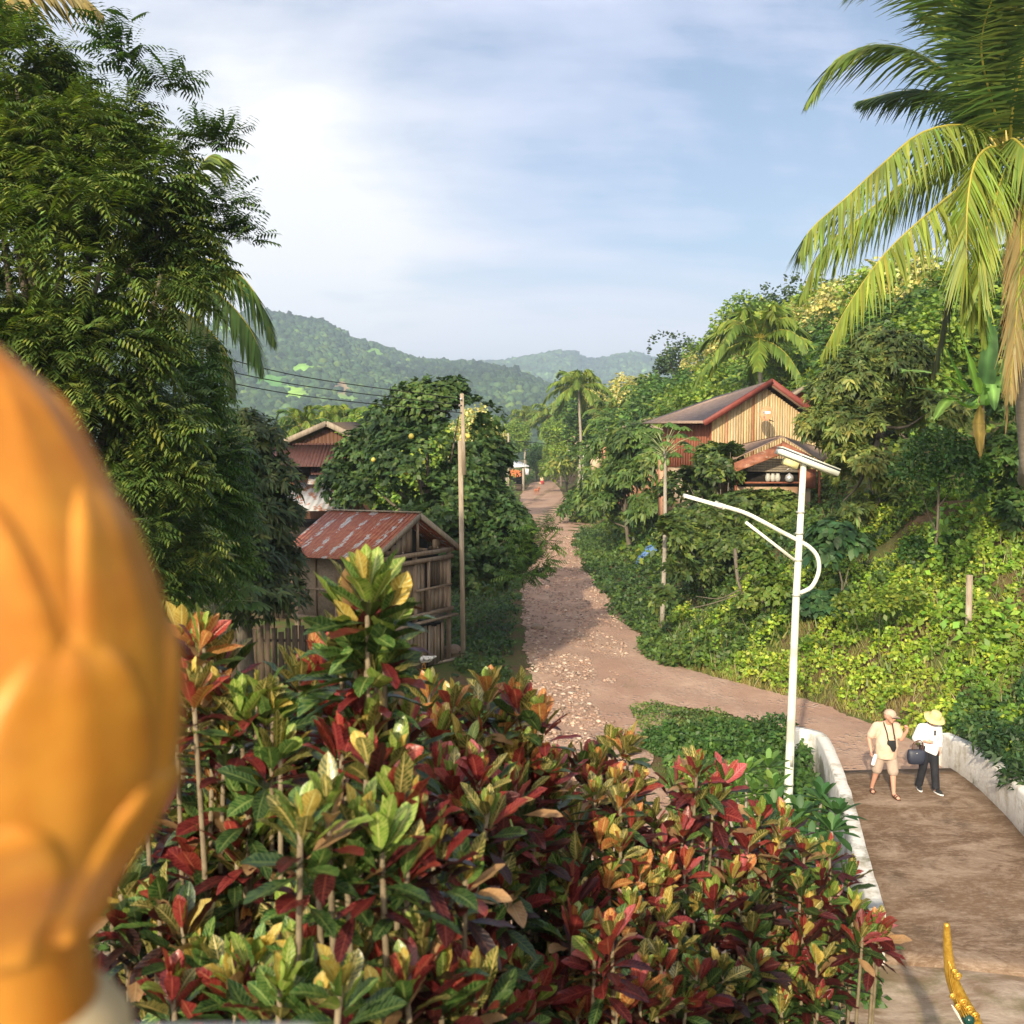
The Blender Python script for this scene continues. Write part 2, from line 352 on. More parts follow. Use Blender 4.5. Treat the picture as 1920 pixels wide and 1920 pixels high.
# bridge deck + pavement
m,nt,out=newmat('deck'); g=NG(nt)
st=g.ramp(g.noise(1.3,10,.78,sx=(.75,1.25,1),dist=.5),[(.47,0.0),(.55,.5),(.66,1.0)]); sp=g.ramp(g.noise(12,5,.7,sx=(.6,1.4,1)),[(.5,0.0),(.72,1.0)])
big=g.ramp(g.noise(.5,3,.5),[(.35,0.0),(.65,1.0)])
c_=g.mix(big,(.125,.075,.045),(.165,.105,.065)); c_=g.mix(g.math('MULTIPLY',st,.8),c_,(.36,.27,.20)); dk_=g.ramp(g.noise(.9,6,.7),[(.55,0.0),(.68,.6)]); c_=g.mix(dk_,c_,(.075,.05,.032)); c_=g.mix(g.math('MULTIPLY',sp,.5),c_,(.42,.33,.25))
principled(g,out,c_,.88,spec=.2,normal=g.bump(g.noise(9,8,.7),.5,.02)); M['deck']=m
LIN=A([(5.02,13.3),(5.45,15.2),(5.9,17.2),(6.35,19.3),(6.68,21.2)]); RIN=A([(8.0,12.6),(8.4,14.6),(8.85,17.0),(9.25,19.4),(9.45,21.4)])
Lp=spline(np.c_[LIN,LIN[:,0]*0],24)[:,:2]; Rp=spline(np.c_[RIN,RIN[:,0]*0],24)[:,:2]
def slab(name,Lp,Rp,z,th,mat,label):
    k=7;s=np.linspace(0,1,k);n=len(Lp);P=Lp[:,None]*(1-s)[None,:,None]+Rp[:,None]*s[None,:,None]
    Vt=np.concatenate([P,np.full((n,k,1),z)],-1).reshape(-1,3); Vb=Vt-A([0,0,th]); i=np.arange(n*k).reshape(n,k)
    F=list(map(tuple,np.stack([i[:-1,:-1],i[:-1,1:],i[1:,1:],i[1:,:-1]],-1).reshape(-1,4))); b=n*k
    F+=[tuple(j+b for j in f[::-1]) for f in F[:]]
    ring=list(i[0,:])+list(i[1:,-1])+list(i[-1,-2::-1])+list(i[-2:0:-1,0])
    F+=[(ring[(j+1)%len(ring)],ring[j],ring[j]+b,ring[(j+1)%len(ring)]+b) for j in range(len(ring))]
    return tag(mk(name,np.vstack([Vt,Vb]),F,mat),label,kind='structure')
slab('bridge_deck',Lp-A([.1,0]),Rp+A([.1,0]),.09,.35,M['deck'],'worn brown concrete deck of the small bridge')
m,nt,out=newmat('paving'); g=NG(nt)
st=g.ramp(g.noise(1.3,8,.7,sx=(.7,1.6,1),dist=1.0),[(.38,0.0),(.60,1.0)]); mo=g.ramp(g.noise(.8,6,.7),[(.48,0.0),(.62,1.0)])
c_=g.mix(st,(.20,.135,.09),(.40,.32,.25)); c_=g.mix(g.math('MULTIPLY',mo,.75),c_,(.13,.11,.05))
principled(g,out,c_,.9,spec=.2,normal=g.bump(g.noise(8,8,.7),.6,.03)); M['paving']=m
V=[];k=40
for j in range(k):
    for i in range(30):
        x=-6+ i*.62; y=5.0+ (j/(k-1))*8.5+.16*math.sin(x*2.1)*(j/(k-1))-.12*(x-6)*(j/(k-1)) ; V.append((x,y,max(hz(x,y),-.02)+.045))
i=np.arange(k*30).reshape(k,30); F=np.stack([i[:-1,:-1],i[:-1,1:],i[1:,1:],i[1:,:-1]],-1).reshape(-1,4)
tag(mk('pavement',V,F,M['paving'],smooth=True),'mossy pale concrete forecourt at the near end of the bridge',kind='structure')
# ================= far hills =================
ridge1=A([(-700,470),(-200,500),(0,560),(200,610),(330,632),(420,622),(478,604),(540,610),(600,619),(625,627),(660,646),(700,654),(730,664),(770,680),(830,687),(900,690),(960,700),(1040,735),(1120,775),(1200,815),(1400,840)])
ridge2=A([(500,700),(800,697),(880,688),(950,684),(1000,675),(1040,667),(1075,672),(1100,684),(1125,682),(1150,674),(1190,670),(1220,678),(1250,692),(1300,715),(1400,750),(1700,800)])
def hillgrid(ridge,D,r0,r1,az0,az1,daz,nr,seed,amp):
    u=np.arange(az0,az1,daz); s=np.linspace(0,1,nr)**.9; r=r0+(r1-r0)*s
    U,RR=np.meshgrid(u,r); px=U*1920+960; py=np.interp(px,ridge[:,0],ridge[:,1]); V=(py-960)/1920
    top=CAMZ-D*(SP+CP*V)/(CP-SP*V)
    q=(RR-r0)/(D-r0); k=np.where(q<1,smooth01(q)**1.05,1-.9*smooth01((q-1)/.45))
    Xw,Yw=U*RR,RR
    sp_=np.sin(Xw*.012+np.sin(Yw*.006+seed)*1.7)+.6*np.sin(Xw*.031+Yw*.011+seed)+.35*np.sin(Xw*.07+Yw*.03)
    z=top*k+sp_*amp*k*(1-np.clip(q,0,1)**3)*.9
    return U,RR,Xw,Yw,np.maximum(z,-1.0)*1.0
clear=[(570,693,26,11,(.22,.42,.07)),(555,738,24,15,(.26,.44,.07)),(512,718,32,16,(.10,.24,.05)),(700,662,22,9,(.20,.38,.06)),(642,730,22,13,(.34,.24,.13)),(652,750,24,9,(.20,.34,.08)),(430,618,22,8,(.20,.36,.08))]
def build_hills(nm,ridge,D,r0,r1,az0,az1,daz,nr,seed,amp,cell,lab1,lab2,ncr=12000,clr=(),grn=((.020,.042,.018),(.042,.072,.026))):
    U,RR,X,Y,Z=hillgrid(ridge,D,r0,r1,az0,az1,daz,nr,seed,amp)
    rid=np.zeros(X.shape)
    PX=U*1920+960; PY=960+1920*(((CAMZ-Z)/Y*CP-SP)/(CP+SP*(CAMZ-Z)/Y))
    mask=np.zeros(X.shape); colr=np.zeros(X.shape+(3,))
    g1,g2=A(grn[0]),A(grn[1]); colr[:]=(g1+(g2-g1)*rid[...,None])*1.0
    pat=smooth01(.5+.6*np.sin(X*.011+2)*np.sin(Y*.017)+.4*np.sin(X*.03)); colr*= (.8+.5*pat)[...,None]
    for cx,cy,rx,ry,cc in clr:
        m_=((PX-cx)/rx)**2+((PY-cy)/ry)**2+.35*np.sin(PX*.21+PY*.3)+.2*np.sin(PX*.5-PY*.4)<1
        mask=np.where(m_,1,mask); colr[m_]=A(cc)
    nr_,nu=X.shape; i=np.arange(nr_*nu).reshape(nr_,nu); F=np.stack([i[:-1,:-1],i[:-1,1:],i[1:,1:],i[1:,:-1]],-1).reshape(-1,4)
    fm=mask.ravel()[F].mean(1)>.5
    V=np.stack([X,Y,Z],-1).reshape(-1,3)
    s3=i[::3,::3]; F3=np.stack([s3[:-1,:-1],s3[:-1,1:],s3[1:,1:],s3[1:,:-1]],-1).reshape(-1,4)
    used=np.unique(F3); mp=np.zeros(len(V),int); mp[used]=np.arange(len(used)); Vs=V[used].copy()
    c0=colr.reshape(-1,3)[used]; mk_=mask.ravel()[used]; Vs[:,2]+=np.where(mk_>.5,1.0,-1.0)
    tag(mk('hills',Vs,mp[F3],M['hillmat'],smooth=True,col=c0),lab1,kind='structure')
    # one crown per jittered spot of the slope
    r=np.random.default_rng(int(seed*10)); N=ncr; iu=r.integers(2,nu-2,N); qq=r.uniform(0,1,N)**.75; ir=np.clip((qq*(nr_*.80)).astype(int),0,nr_-2)
    keep=mask[ir,iu]<.5; iu,ir=iu[keep],ir[keep]; n=len(iu); cx=X[ir,iu]+r.normal(0,2,n); cy=Y[ir,iu]+r.normal(0,2,n); cz=Z[ir,iu]
    bm=bmesh.new(); bmesh.ops.create_icosphere(bm,subdivisions=1,radius=1); iv=A([v.co[:] for v in bm.verts]); fi=A([[q.index for q in f.verts] for f in bm.faces]).astype(int); bm.free()
    R_=cell*r.uniform(.45,1.15,n); hgt=R_*r.uniform(.7,1.1,n); tall=r.uniform(size=n)<.06; hgt=np.where(tall,hgt*1.5,hgt)
    qr=np.linalg.qr(r.normal(size=(n,3,3)))[0]; Vb=np.einsum('nij,vj->nvi',qr,iv)*(1+r.normal(0,.17,(n,len(iv),1)))*np.c_[R_,R_,hgt][:,None,:]+np.c_[cx,cy,cz+hgt*.3][:,None,:]
    patn=smooth01(.5+.5*np.sin(cx*.011+2)*np.sin(cy*.017)+.35*np.sin(cx*.03)); cc=(g1+(g2-g1)*r.uniform(0,1,(n,1)))*np.exp(r.normal(0,.30,(n,1)))*(.7+.6*patn)[:,None]
    yel=r.uniform(size=n)<.07*(1+patn); cc[yel]=cc[yel]*A([1.7,1.5,.9])
    tag(mk('hill_forest',Vb.reshape(-1,3),(fi[None]+(np.arange(n)*len(iv))[:,None,None]).reshape(-1,3),M['hillmat'],smooth=True,col=np.repeat(cc,len(iv),0)),lab2,kind='stuff')
m,nt,out=newmat('hillmat'); g=NG(nt); c=g.attr('col'); v=g.ramp(g.noise(.09,5,.65),[(.3,.7),(.7,1.35)]); principled(g,out,g.mix(1.0,c,v,'MULTIPLY'),.9,spec=.1); M['hillmat']=m
build_hills('l',ridge1,1300,420,1650,-.50,.24,.0012,330,3.1,10,3.9,'wooded hill range at left with cleared fields','dense tropical forest covering the nearer left range',42000,clear)
build_hills('r',ridge2,2600,1200,3100,-.12,.36,.0009,160,7.7,9,7.0,'blue wooded hills far behind the road','distant forest on the blue hills behind the road',18000,(),((.03,.06,.02),(.055,.095,.03)))
# haze
hb=MB(); hb.box((0,1550,115),(6900,3800,237)); o=hb.build('haze',None,loc=(0,1550,0))
m=bpy.data.materials.new('haze'); m.use_nodes=True; nt=m.node_tree; nt.nodes.clear(); out=nt.nodes.new('ShaderNodeOutputMaterial')
pv=nt.nodes.new('ShaderNodeVolumePrincipled'); pv.inputs['Color'].default_value=(.66,.79,1.0,1); pv.inputs['Density'].default_value=.00046; pv.inputs['Anisotropy'].default_value=.25
nt.links.new(pv.outputs[0],out.inputs['Volume']); o.data.materials.append(m); tag(o,'thin bluish haze in the valley air',kind='stuff')
# ================= vegetation =================
surf('bark',(.09,.07,.05),(.19,.16,.125),scale=5,rough=.9,bump=.8,sx=(1,1,.25),dist=.03)
surf('bark_pale',(.24,.21,.17),(.36,.32,.27),scale=6,rough=.9,bump=.5,sx=(1,1,.3),dist=.02)
surf('palm_bark',(.24,.20,.16),(.36,.31,.25),scale=9,rough=.9,bump=.9,sx=(.3,.3,1.6),dist=.03)
G_DARK=[(.04,.08,.018),(.055,.10,.022),(.07,.12,.026)]
G_MID=[(.06,.12,.02),(.085,.15,.025),(.05,.10,.02)]
G_LIT=[(.13,.195,.024),(.17,.235,.03),(.09,.15,.022)]
G_YEL=[(.20,.25,.035),(.16,.22,.03),(.24,.26,.05)]
G_CRM=[(.50,.44,.20),(.36,.34,.12),(.14,.19,.04),(.30,.29,.09)]
def tree(name,label,c,rx,rz,base,kind='leaf',n=4000,L=.3,W=.12,pal=G_MID,seed=0,nl=9,lobes=None,mat='leaf',r0=.16,droop=.25,gap=-.35,gs=1.1,group=None,bark='bark',ry=None,parts=True,shell=.5,k=6,extra=None,size=(.35,.55),cat='tree'):
    rng=np.random.default_rng(seed+100); c=A(c); base=A(base); ry=ry or rx
    lob=lobes or auto_lobes(c,rx,ry,rz,nl,rng,size)
    t=thing(name,label,cat,base,group)
    limbs(base-A([0,0,.3]),c-A([0,0,rz*.25]),lob,r0,rng,nl=min(len(lob),9)).build('trunk',M[bark],t,smooth=True)
    P,d,li=crown_points(lob,n,rng,shell,gap,seed,gs)
    V,F,col=foliage(kind,P,d,li,rng,L,W,pal,droop,k)
    if extra is not None:
        V2,F2,c2=extra(rng,lob); V,F,col=merge([(V,F,col),(V2,F2,c2)])
    mk('crown',V,F,M[mat],t,col=col); return t
# ---- palms
FRW=lambda s: np.interp(s,[0,.1,.3,.7,.93,1],[.25,.6,1,.9,.45,.15])
def frond(P,L,rng,nleaf=60,Wd=.035,hang=.75,pal=G_LIT,start=.12,rib=.03,spike=0,nseg=34,colr=None,ang=.75):
    """P control points of the midrib; returns (leaf V,F,col) and (rib V,F)"""
    Q=spline(P,nseg); T=nrm(np.gradient(Q,axis=0)); s=np.linspace(start,1,nleaf); idx=s*(nseg-1); i0=np.minimum(idx.astype(int),nseg-2); f=(idx-i0)[:,None]
    c=Q[i0]*(1-f)+Q[i0+1]*f; t=T[i0]; sd=nrm(np.cross(t,A([0,0,1])+rng.normal(0,.02,3))); up=nrm(np.cross(sd,t))
    PP=[];DD=[];UU=[];LL=[]
    for sg in (-1,1):
        hg=hang*rng.uniform(.6,1.25,nleaf)[:,None]
        D=nrm(sd*sg*(1-hg*.45)+t*ang*(.7+.6*s[:,None])+up*.28*(1-hg)+A([0,0,-1])*hg+rng.normal(0,.07,(nleaf,3)))
        PP.append(c);DD.append(D);UU.append(nrm(up+sd*sg*.6)); LL.append(L*FRW(s)*rng.uniform(.85,1.1,nleaf))
    PP,DD,UU,LL=map(np.concatenate,(PP,DD,UU,LL)); m=len(PP)
    prof=[(0,.5),(.15,1),(.55,.8),(1,.06)]
    V,F,uv,q=strips(PP,DD,UU,LL,Wd*rng.uniform(.8,1.2,m),prof,.22*rng.uniform(.5,1.6,m))
    pal=A(pal); base=pal[rng.integers(0,len(pal))]*.5+pal[rng.integers(0,len(pal),m)]*.5
    if colr is not None: base=base*(1-colr[1])+A(colr[0])*colr[1]
    col=np.repeat(jitcol(base,m,rng,.18,.1),q,0)
    mb=MB(); mb.tube(Q[::2],np.linspace(rib,rib*.2,len(Q[::2])),5,cap=False)
    return (V,F,col),(A(mb.V),A(mb.F).astype(int))
def palm_mesh(t,top,trunk_pts,r,fronds,rng,L,Wd,nleaf,pal,rib,ribcol=(.42,.36,.06),segs=34,nuts=True,mat='leaf_gloss'):
    mb=MB(); Pk=spline(trunk_pts,16); rr=np.linspace(r,r*.62,16); rr[0]*=1.5; mb.tube(Pk,rr,10); mb.build('trunk',M['palm_bark'],t,smooth=True)
    for fp in fronds:
        opt={}
        if isinstance(fp,dict): opt=dict(fp); fp=opt.pop('P')
        (V,F,c),(rv,rf)=frond(fp,opt.pop('L',L),rng,opt.pop('nleaf',nleaf),opt.pop('Wd',Wd),opt.pop('hang',rng.uniform(.45,.9)),opt.pop('pal',pal),rib=rib,nseg=segs,**opt)
        rc=np.broadcast_to(A(ribcol),(len(rv),3)); V,F,c=merge([(V,F,c),(rv,rf,rc)]); mk('frond',V,F,M[mat],t,col=c)
def gen_fronds(top,n,R,rng,droopmin=.2,tilt=0):
    out=[]
    for i in range(n):
        a=i*2.399+rng.uniform(-.2,.2); e=np.interp(i/n,[0,.35,1],[1.25,.7,-.35])+rng.uniform(-.12,.12); d=A([math.cos(a),math.sin(a),0]); u=A([0,0,1]); l=R*rng.uniform(.85,1.1)
        p0=top; v=d*math.cos(e)+u*math.sin(e); p1=top+v*l*.33; p2=top+v*l*.62-u*l*.10; p3=top+v*l*.86-u*l*.30; p4=top+v*l*.98-u*l*.52
        out.append([p0,p1,p2,p3,p4])
    return out
# big coconut palm at right: midribs follow the photographed fronds
rng=np.random.default_rng(5); YP=22.0
t=thing('coconut_palm','large coconut palm at the right edge with long drooping yellow green fronds','palm tree',pt(1930,900,27))
crown0=pt(1893,300,YP)
def fp(*a): return [crown0]+[pt(x,y,YP+dy) for x,y,dy in a]
FR=[dict(P=fp((1900,150,0),(1905,-20,.2),(1900,-200,.5),(1880,-360,1)),hang=.2,ang=.55,L=1.5),
 dict(P=fp((1865,170,-.3),(1825,70,-.6),(1765,-20,-1),(1680,-60,-1.4),(1600,-20,-1.8)),hang=.5,L=1.35),
 dict(P=fp((1850,235,.2),(1790,150,.3),(1715,98,.5),(1640,85,.6),(1570,112,.6),(1512,195,.6)),hang=.62,L=1.25,nleaf=80),
 dict(P=fp((1845,240,.6),(1780,180,1.1),(1700,170,1.7),(1610,190,2.3)),hang=.7,L=1.1,pal=G_DARK),
 dict(P=fp((1850,250,-.3),(1790,234,-.5),(1722,252,-.8),(1660,303,-1.),(1585,372,-1.1),(1520,430,-1.2),(1500,470,-1.2)),hang=.95,L=1.35,nleaf=84,ang=.35),
 dict(P=fp((1840,275,.5),(1770,290,.9),(1690,345,1.2),(1610,410,1.4),(1540,470,1.5),(1500,560,1.5)),hang=1.0,L=1.3,nleaf=84,ang=.3,pal=G_YEL),
 dict(P=fp((1850,300,-.8),(1800,350,-1.3),(1740,400,-1.6),(1660,475,-1.9),(1595,565,-2.0),(1540,665,-2.0)),hang=.95,L=1.15,nleaf=84,ang=.3,pal=G_YEL),
 dict(P=fp((1862,275,-.9),(1830,300,-1.5),(1815,370,-1.9),(1812,460,-2),(1815,540,-2),(1830,590,-1.9)),hang=.9,L=1.2,nleaf=70,ang=.9,pal=G_YEL),
 dict(P=fp((1860,330,.5),(1810,430,.8),(1785,520,.8),(1765,620,.8),(1748,700,.8)),hang=1.,L=.9,nleaf=60,ang=1.6,colr=((.035,.04,.015),.85)),
 dict(P=fp((1880,330,-1.2),(1850,430,-1.9),(1835,520,-2.1),(1850,640,-2.1)),hang=.9,L=.95,nleaf=60,ang=1.1,pal=G_YEL),
 dict(P=fp((1905,330,-.8),(1903,480,-1.4),(1897,640,-1.5),(1886,800,-1.5)),hang=1.,L=1.0,nleaf=70,ang=2.2,colr=((.42,.27,.13),.9),Wd=.022),
 dict(P=fp((1915,320,-1.),(1915,450,-1.6),(1905,600,-1.8),(1893,740,-1.8)),hang=1.,L=1.15,nleaf=70,ang=1.6,colr=((.36,.25,.12),.75),Wd=.024),
 dict(P=fp((1945,300,-1.),(1965,420,-1.7),(1955,560,-2.),(1930,700,-2.)),hang=.95,L=1.3,nleaf=70,ang=.9,pal=G_YEL),
 dict(P=fp((1830,150,.6),(1800,20,1),(1770,-120,1.5),(1700,-230,2)),hang=.5,L=1.3),
 dict(P=fp((1870,120,1),(1855,-50,1.7),(1835,-200,2.4)),hang=.45,L=1.3,pal=G_DARK),
 dict(P=fp((1950,160,0),(2010,30,0),(2090,-50,0),(2180,-40,0)),hang=.6,L=1.3),
 dict(P=fp((1960,260,.5),(2060,210,1),(2180,250,1.6),(2280,380,2)),hang=.8,L=1.3),
 dict(P=fp((1960,300,-.5),(2050,330,-1),(2150,430,-1.5),(2210,560,-2)),hang=.9,L=1.3),
 dict(P=fp((1900,200,-1),(1930,60,-1.9),(1950,-60,-2.8),(1960,-120,-3.8)),hang=.5,L=1.35,ang=.6),
 dict(P=fp((1860,190,-.8),(1840,90,-1.4),(1860,0,-2.),(1900,-60,-2.6)),hang=.5,L=1.2,pal=G_DARK),
 dict(P=fp((1880,230,.8),(1850,100,1.6),(1790,40,2.4),(1720,20,3)),hang=.6,L=1.2,pal=G_MID),
 dict(P=fp((1900,260,-1),(1960,330,-1.8),(1990,430,-2.2),(1975,540,-2.3)),hang=.9,L=1.2)]
for q_ in FR: q_.setdefault('nleaf',84); q_['nleaf']=int(q_['nleaf']*1.55); q_['hang']=q_.get('hang',.7)*(.84 if 'colr' not in q_ else 1)
palm_mesh(t,crown0,[tuple(pt(1930,900,27)),tuple(pt(1918,750,25.5)),tuple(pt(1905,560,23.6)),tuple(pt(1898,420,22.5)),tuple(crown0-A([0,0,.25]))],.2,FR,rng,1.3,.027,66,[(.11,.165,.03),(.14,.20,.036),(.19,.235,.045),(.085,.135,.026)],.035,segs=40)
fl=MB()
for i in range(26):
    p=crown0+rnd(1,rng)[0]*A([.35,.35,.3])+A([-.1,-.15,-.05]); q=p+nrm(p-crown0+A([0,0,.15]))*.45; fl.tube([p*.4+crown0*.6,p,q],[.03,.035,.012],5)
fl.build('flower_spike',flat('palm_flower',(.55,.45,.14),.7),t)
nb=MB()
for i in range(7):
    d=rnd(1,rng)[0]; c=crown0+A([d[0]*.38-.1,d[1]*.3-.1,-.95-.25*abs(d[2])]); nb.lathe(c,[(.03,.15),(.10,.08),(.125,0),(.10,-.09),(.03,-.15)],10)
nb.build('coconuts',flat('coconut',(.13,.075,.03),.6),t,smooth=True)
# palm behind the big left tree (fronds showing at its right)
rng=np.random.default_rng(9); YL=24.0; cl=pt(285,560,YL)
t=thing('coconut_palm','coconut palm behind the big feathery tree at left, fronds hanging out over the wires','palm tree',A([cl[0],YL,0]))
def fq(*a): return [cl]+[pt(x,y,YL+dy) for x,y,dy in a]
FR=[dict(P=fq((340,495,-.3),(400,488,-.5),(455,520,-.6),(495,580,-.6),(515,640,-.6)),hang=.85,L=1.05,ang=.5),
 dict(P=fq((340,528,-.6),(400,545,-1),(450,590,-1.2),(480,640,-1.3),(492,690,-1.3)),hang=.95,L=1.0,ang=.4),
 dict(P=fq((330,580,-.8),(370,600,-1.3),(410,640,-1.5),(435,690,-1.6),(440,735,-1.6)),hang=.9,L=.95,ang=.8,colr=((.12,.12,.04),.5)),
 dict(P=fq((320,610,-.8),(350,650,-1.2),(370,720,-1.4),(375,790,-1.5)),hang=.9,L=.9,ang=.9),
 dict(P=fq((320,430,0),(365,330,0),(400,290,0),(425,330,0)),hang=.7,L=.95),
 dict(P=fq((250,480,.6),(180,430,1.2),(100,450,1.6)),hang=.8,L=1.)]
palm_mesh(t,cl,[(cl[0]-.6,YL,-.2),(cl[0]-.3,YL,4),tuple(cl-A([0,0,.2]))],.17,FR,rng,1.,.042,64,G_MID+G_YEL[:1],.03,segs=36)
rng=np.random.default_rng(19); ct=pt(-110,70,21)
t=thing('coconut_palm','coconut palm at the top left corner with one brownish frond reaching into view','palm tree',A([ct[0],21,0]))
palm_mesh(t,ct,[(ct[0]-.5,21,-.2),(ct[0]-.2,21,7),tuple(ct)],.17,[dict(P=[ct,pt(-20,20,21),pt(60,-15,21),pt(150,-5,21),pt(190,25,21)],hang=.85,L=.75,colr=((.33,.22,.10),.6)),dict(P=[ct,pt(-60,-80,21),pt(20,-160,21)],hang=.5,L=1.),dict(P=[ct,pt(-180,100,21),pt(-260,200,21)],hang=.8,L=1.)],rng,1.,.04,60,G_MID,.03)
# ---- big feathery tree at left (tamarind like)
rng=np.random.default_rng(21); YT=15.5
def LB(px,py,y,rx,rz,ry=None):
    c=pt(px,py,y); return [c[0],c[1],c[2],rx,ry or rx,rz]
lob=[LB(60,180,15.5,1.3,1.0),LB(150,260,15.2,1.1,.9),LB(230,230,15.6,.75,.75),LB(20,330,15,1.3,1.0),LB(180,380,14.8,1.2,.8),LB(300,340,15.2,.75,.65),LB(345,420,15.5,.7,.6),
 LB(60,480,14.7,1.3,.9),LB(220,500,14.9,1.1,.75),LB(330,520,15.2,.7,.6),LB(380,300+160,15.6,.45,.4),LB(30,620,14.6,1.3,.8),LB(180,640,14.8,1.2,.8),LB(280,640,15.1,.7,.65),
 LB(120,760,14.8,1.2,.8),LB(240,760,15.1,.95,.65),LB(325,790,15.4,.6,.55),LB(180,880,15,1.2,.75),LB(300,880,15.4,.85,.6),LB(375,900,15.8,.5,.5),LB(230,980,15.2,1.2,.7),LB(330,1000,15.8,.8,.55),LB(390,1030,16.2,.5,.4),
 LB(-120,300,15.5,1.6,1.6),LB(-160,600,15.5,1.7,1.5),LB(-100,900,15.5,1.7,1.5),LB(60,900,15,1.3,1),LB(-20,90,16,1.3,.8),LB(80,120,16,.75,.5),LB(330,300,15.6,.5,.45),LB(400,500,15.8,.45,.4),LB(280,420,15,.9,.7),LB(100,1080,15.6,1.2,.7),LB(280,1090,15.8,.9,.45)]
tw=[LB(195,75,15.5,.10,.75),LB(240,110,15.6,.16,.7),LB(315,155,15.7,.35,.22),LB(400,250,15.7,.42,.16),LB(425,380,15.8,.35,.3),LB(445,440,15.9,.3,.2),LB(420,430,15.8,.3,.25),LB(385,230+40,15.7,.3,.2)]
lob=[[l[0]-.22,l[1],l[2]-.12,max(.3,l[3]-.12),max(.3,l[4]-.1),max(.28,l[5]-.06)] for l in lob if l[2]<13.1]
def ex(rg,lb):
    P,d,li=crown_points(tw,420,rg,.95,None); d[:,2]=abs(d[:,2])+.3
    return foliage('spray',P,d,li,rg,.34,.15,G_DARK,.2)
def tree2(name,label,lob,base,top,kind,n,L,W,pal,seed,mat='leaf',r0=.2,droop=.25,gap=-.35,gs=1.1,shell=.5,k=6,extra=None,bark='bark',cat='tree',group=None):
    rng=np.random.default_rng(seed+500); t=thing(name,label,cat,base,group)
    limbs(A(base)-A([0,0,.3]),A(top),lob,r0,rng,nl=min(len(lob),14)).build('trunk',M[bark],t,smooth=True)
    if cat=='shrub': lob=list(lob)+[[base[0]+dx,base[1]+dy,base[2]+.35,.55,.55,.5] for dx,dy in ((0,-.2),(-.5,0),(.5,0))]
    P,d,li=crown_points(lob,n,rng,shell,gap,seed,gs); V,F,col=foliage(kind,P,d,li,rng,L,W,pal,droop,k)
    if extra is not None: V,F,col=merge([(V,F,col),extra(rng,lob)])
    mk('crown',V,F,M[mat],t,col=col); return t
tree2('feathery_tree','tall dark tree with fine feathery drooping leaves filling the left side',lob,(-7.2,15.8,0),pt(60,420,15.6),'spray',17000,.36,.15,[(.075,.12,.024),(.10,.155,.03),(.14,.195,.038),(.06,.10,.02),(.18,.22,.045)],21,'leaf_gloss',.34,.35,-.30,1.5,.45,6,ex)
# lower feathery bush merging right of it (pale fern green) and broad-leaf dark mango
lob=[LB(330,760,20,.8,.9),LB(370,860,20,.8,.8),LB(330,950,19.5,1.1,.9),LB(400,960,20,.7,.7),LB(300,1060,19,1.1,.8),LB(380,1060,19.5,.8,.6),LB(360,680,20.5,.45,.5)]
tree2('feathery_tree','smaller soft green feathery tree tucked behind the big dark one, beside the mango tree',lob,(-6.6,20,0),pt(340,950,20),'spray',3200,.42,.16,[(.08,.15,.028),(.11,.19,.034),(.065,.125,.024)],22,'leaf',.16,.3,-.35,1.5,.5)
YM=27
lob=[LB(470,830,YM,1.0,.8),LB(430,900,YM-1,1.1,.9),LB(510,900,YM-.5,.75,.7),LB(460,980,YM-1,1.3,.9),LB(530,960,YM,.5,.5),LB(430,1060,YM-2,1.3,.9),LB(520,1060,YM-.5,.7,.8),LB(480,1120,YM-2,1.2,.6),LB(400,1000,YM,1.,1.),LB(455,790,YM,.5,.4),LB(545,1120,YM-1,.4,.6)]
tree2('mango_tree','dark mango tree with long drooping leaves left of the rusty granary',lob,(-7,27,0),pt(460,930,YM),'whorl',3000,.26,.035,[(.04,.065,.026),(.055,.085,.03),(.08,.11,.034)],23,'leaf_gloss',.25,.5,-.3,1.2,.45,7)
# pomelo tree
YQ=38
lob=[LB(800,760,YQ,1.5,1.0),LB(860,800,YQ-.5,1.3,1.2),LB(740,800,YQ,1.2,1.0),LB(690,850,YQ+1,1.2,1.0),LB(780,870,YQ-1.5,1.8,1.3),LB(880,880,YQ-1,1.4,1.4),LB(700,930,YQ,1.4,1.1),LB(830,960,YQ-2,1.9,1.3),LB(910,960,YQ-1.5,1.2,1.2),LB(930,1020,YQ-3,1.1,.9),LB(860,1050,YQ-3,1.4,1.0),LB(960,980,YQ-3,.7,.7),LB(970,1040,YQ-4,.75,.6),LB(640,900,YQ+1,.9,1.),LB(850,735,YQ,.6,.6),LB(905,790,YQ,.8,.9),LB(930,860,YQ-.5,.7,.8),LB(780,1000,YQ-1,1.4,1.),LB(900,1085,YQ-4,1.0,.6)]
def ex(rg,lb):
    t2=[LB(1000,1020,YQ-4.5,.7,.4),LB(1015,990,YQ-4.5,.45,.35),LB(985,1075,YQ-5,.7,.3),LB(1010,1050,YQ-5,.45,.2)]
    P,d,li=crown_points(t2,330,rg,.9,None); return foliage('spray',P,d,li,rg,.45,.15,G_MID,.05)
t=tree2('pomelo_tree','dense glossy pomelo tree hung with yellow fruit behind the wooden pole',lob,(-2.6,36,0),pt(800,920,YQ),'whorl',9000,.19,.055,[(.045,.088,.022),(.062,.112,.026),(.085,.14,.03),(.036,.07,.02)],24,'leaf_gloss',.28,.2,-.32,1.1,.4,6,ex)
flat('pomelo',(.55,.45,.08),.5)
for px,py,r in ((771,818,.1),(878,818,.08),(762,885,.09),(700,862,.08)):
    m=MB(); m.lathe(pt(px,py,YQ-3.0),[(.02,r),(r*.7,r*.7),(r,0),(r*.75,-r*.7),(.02,-r*.95)],12); m.build('fruit',M['pomelo'],t,smooth=True)
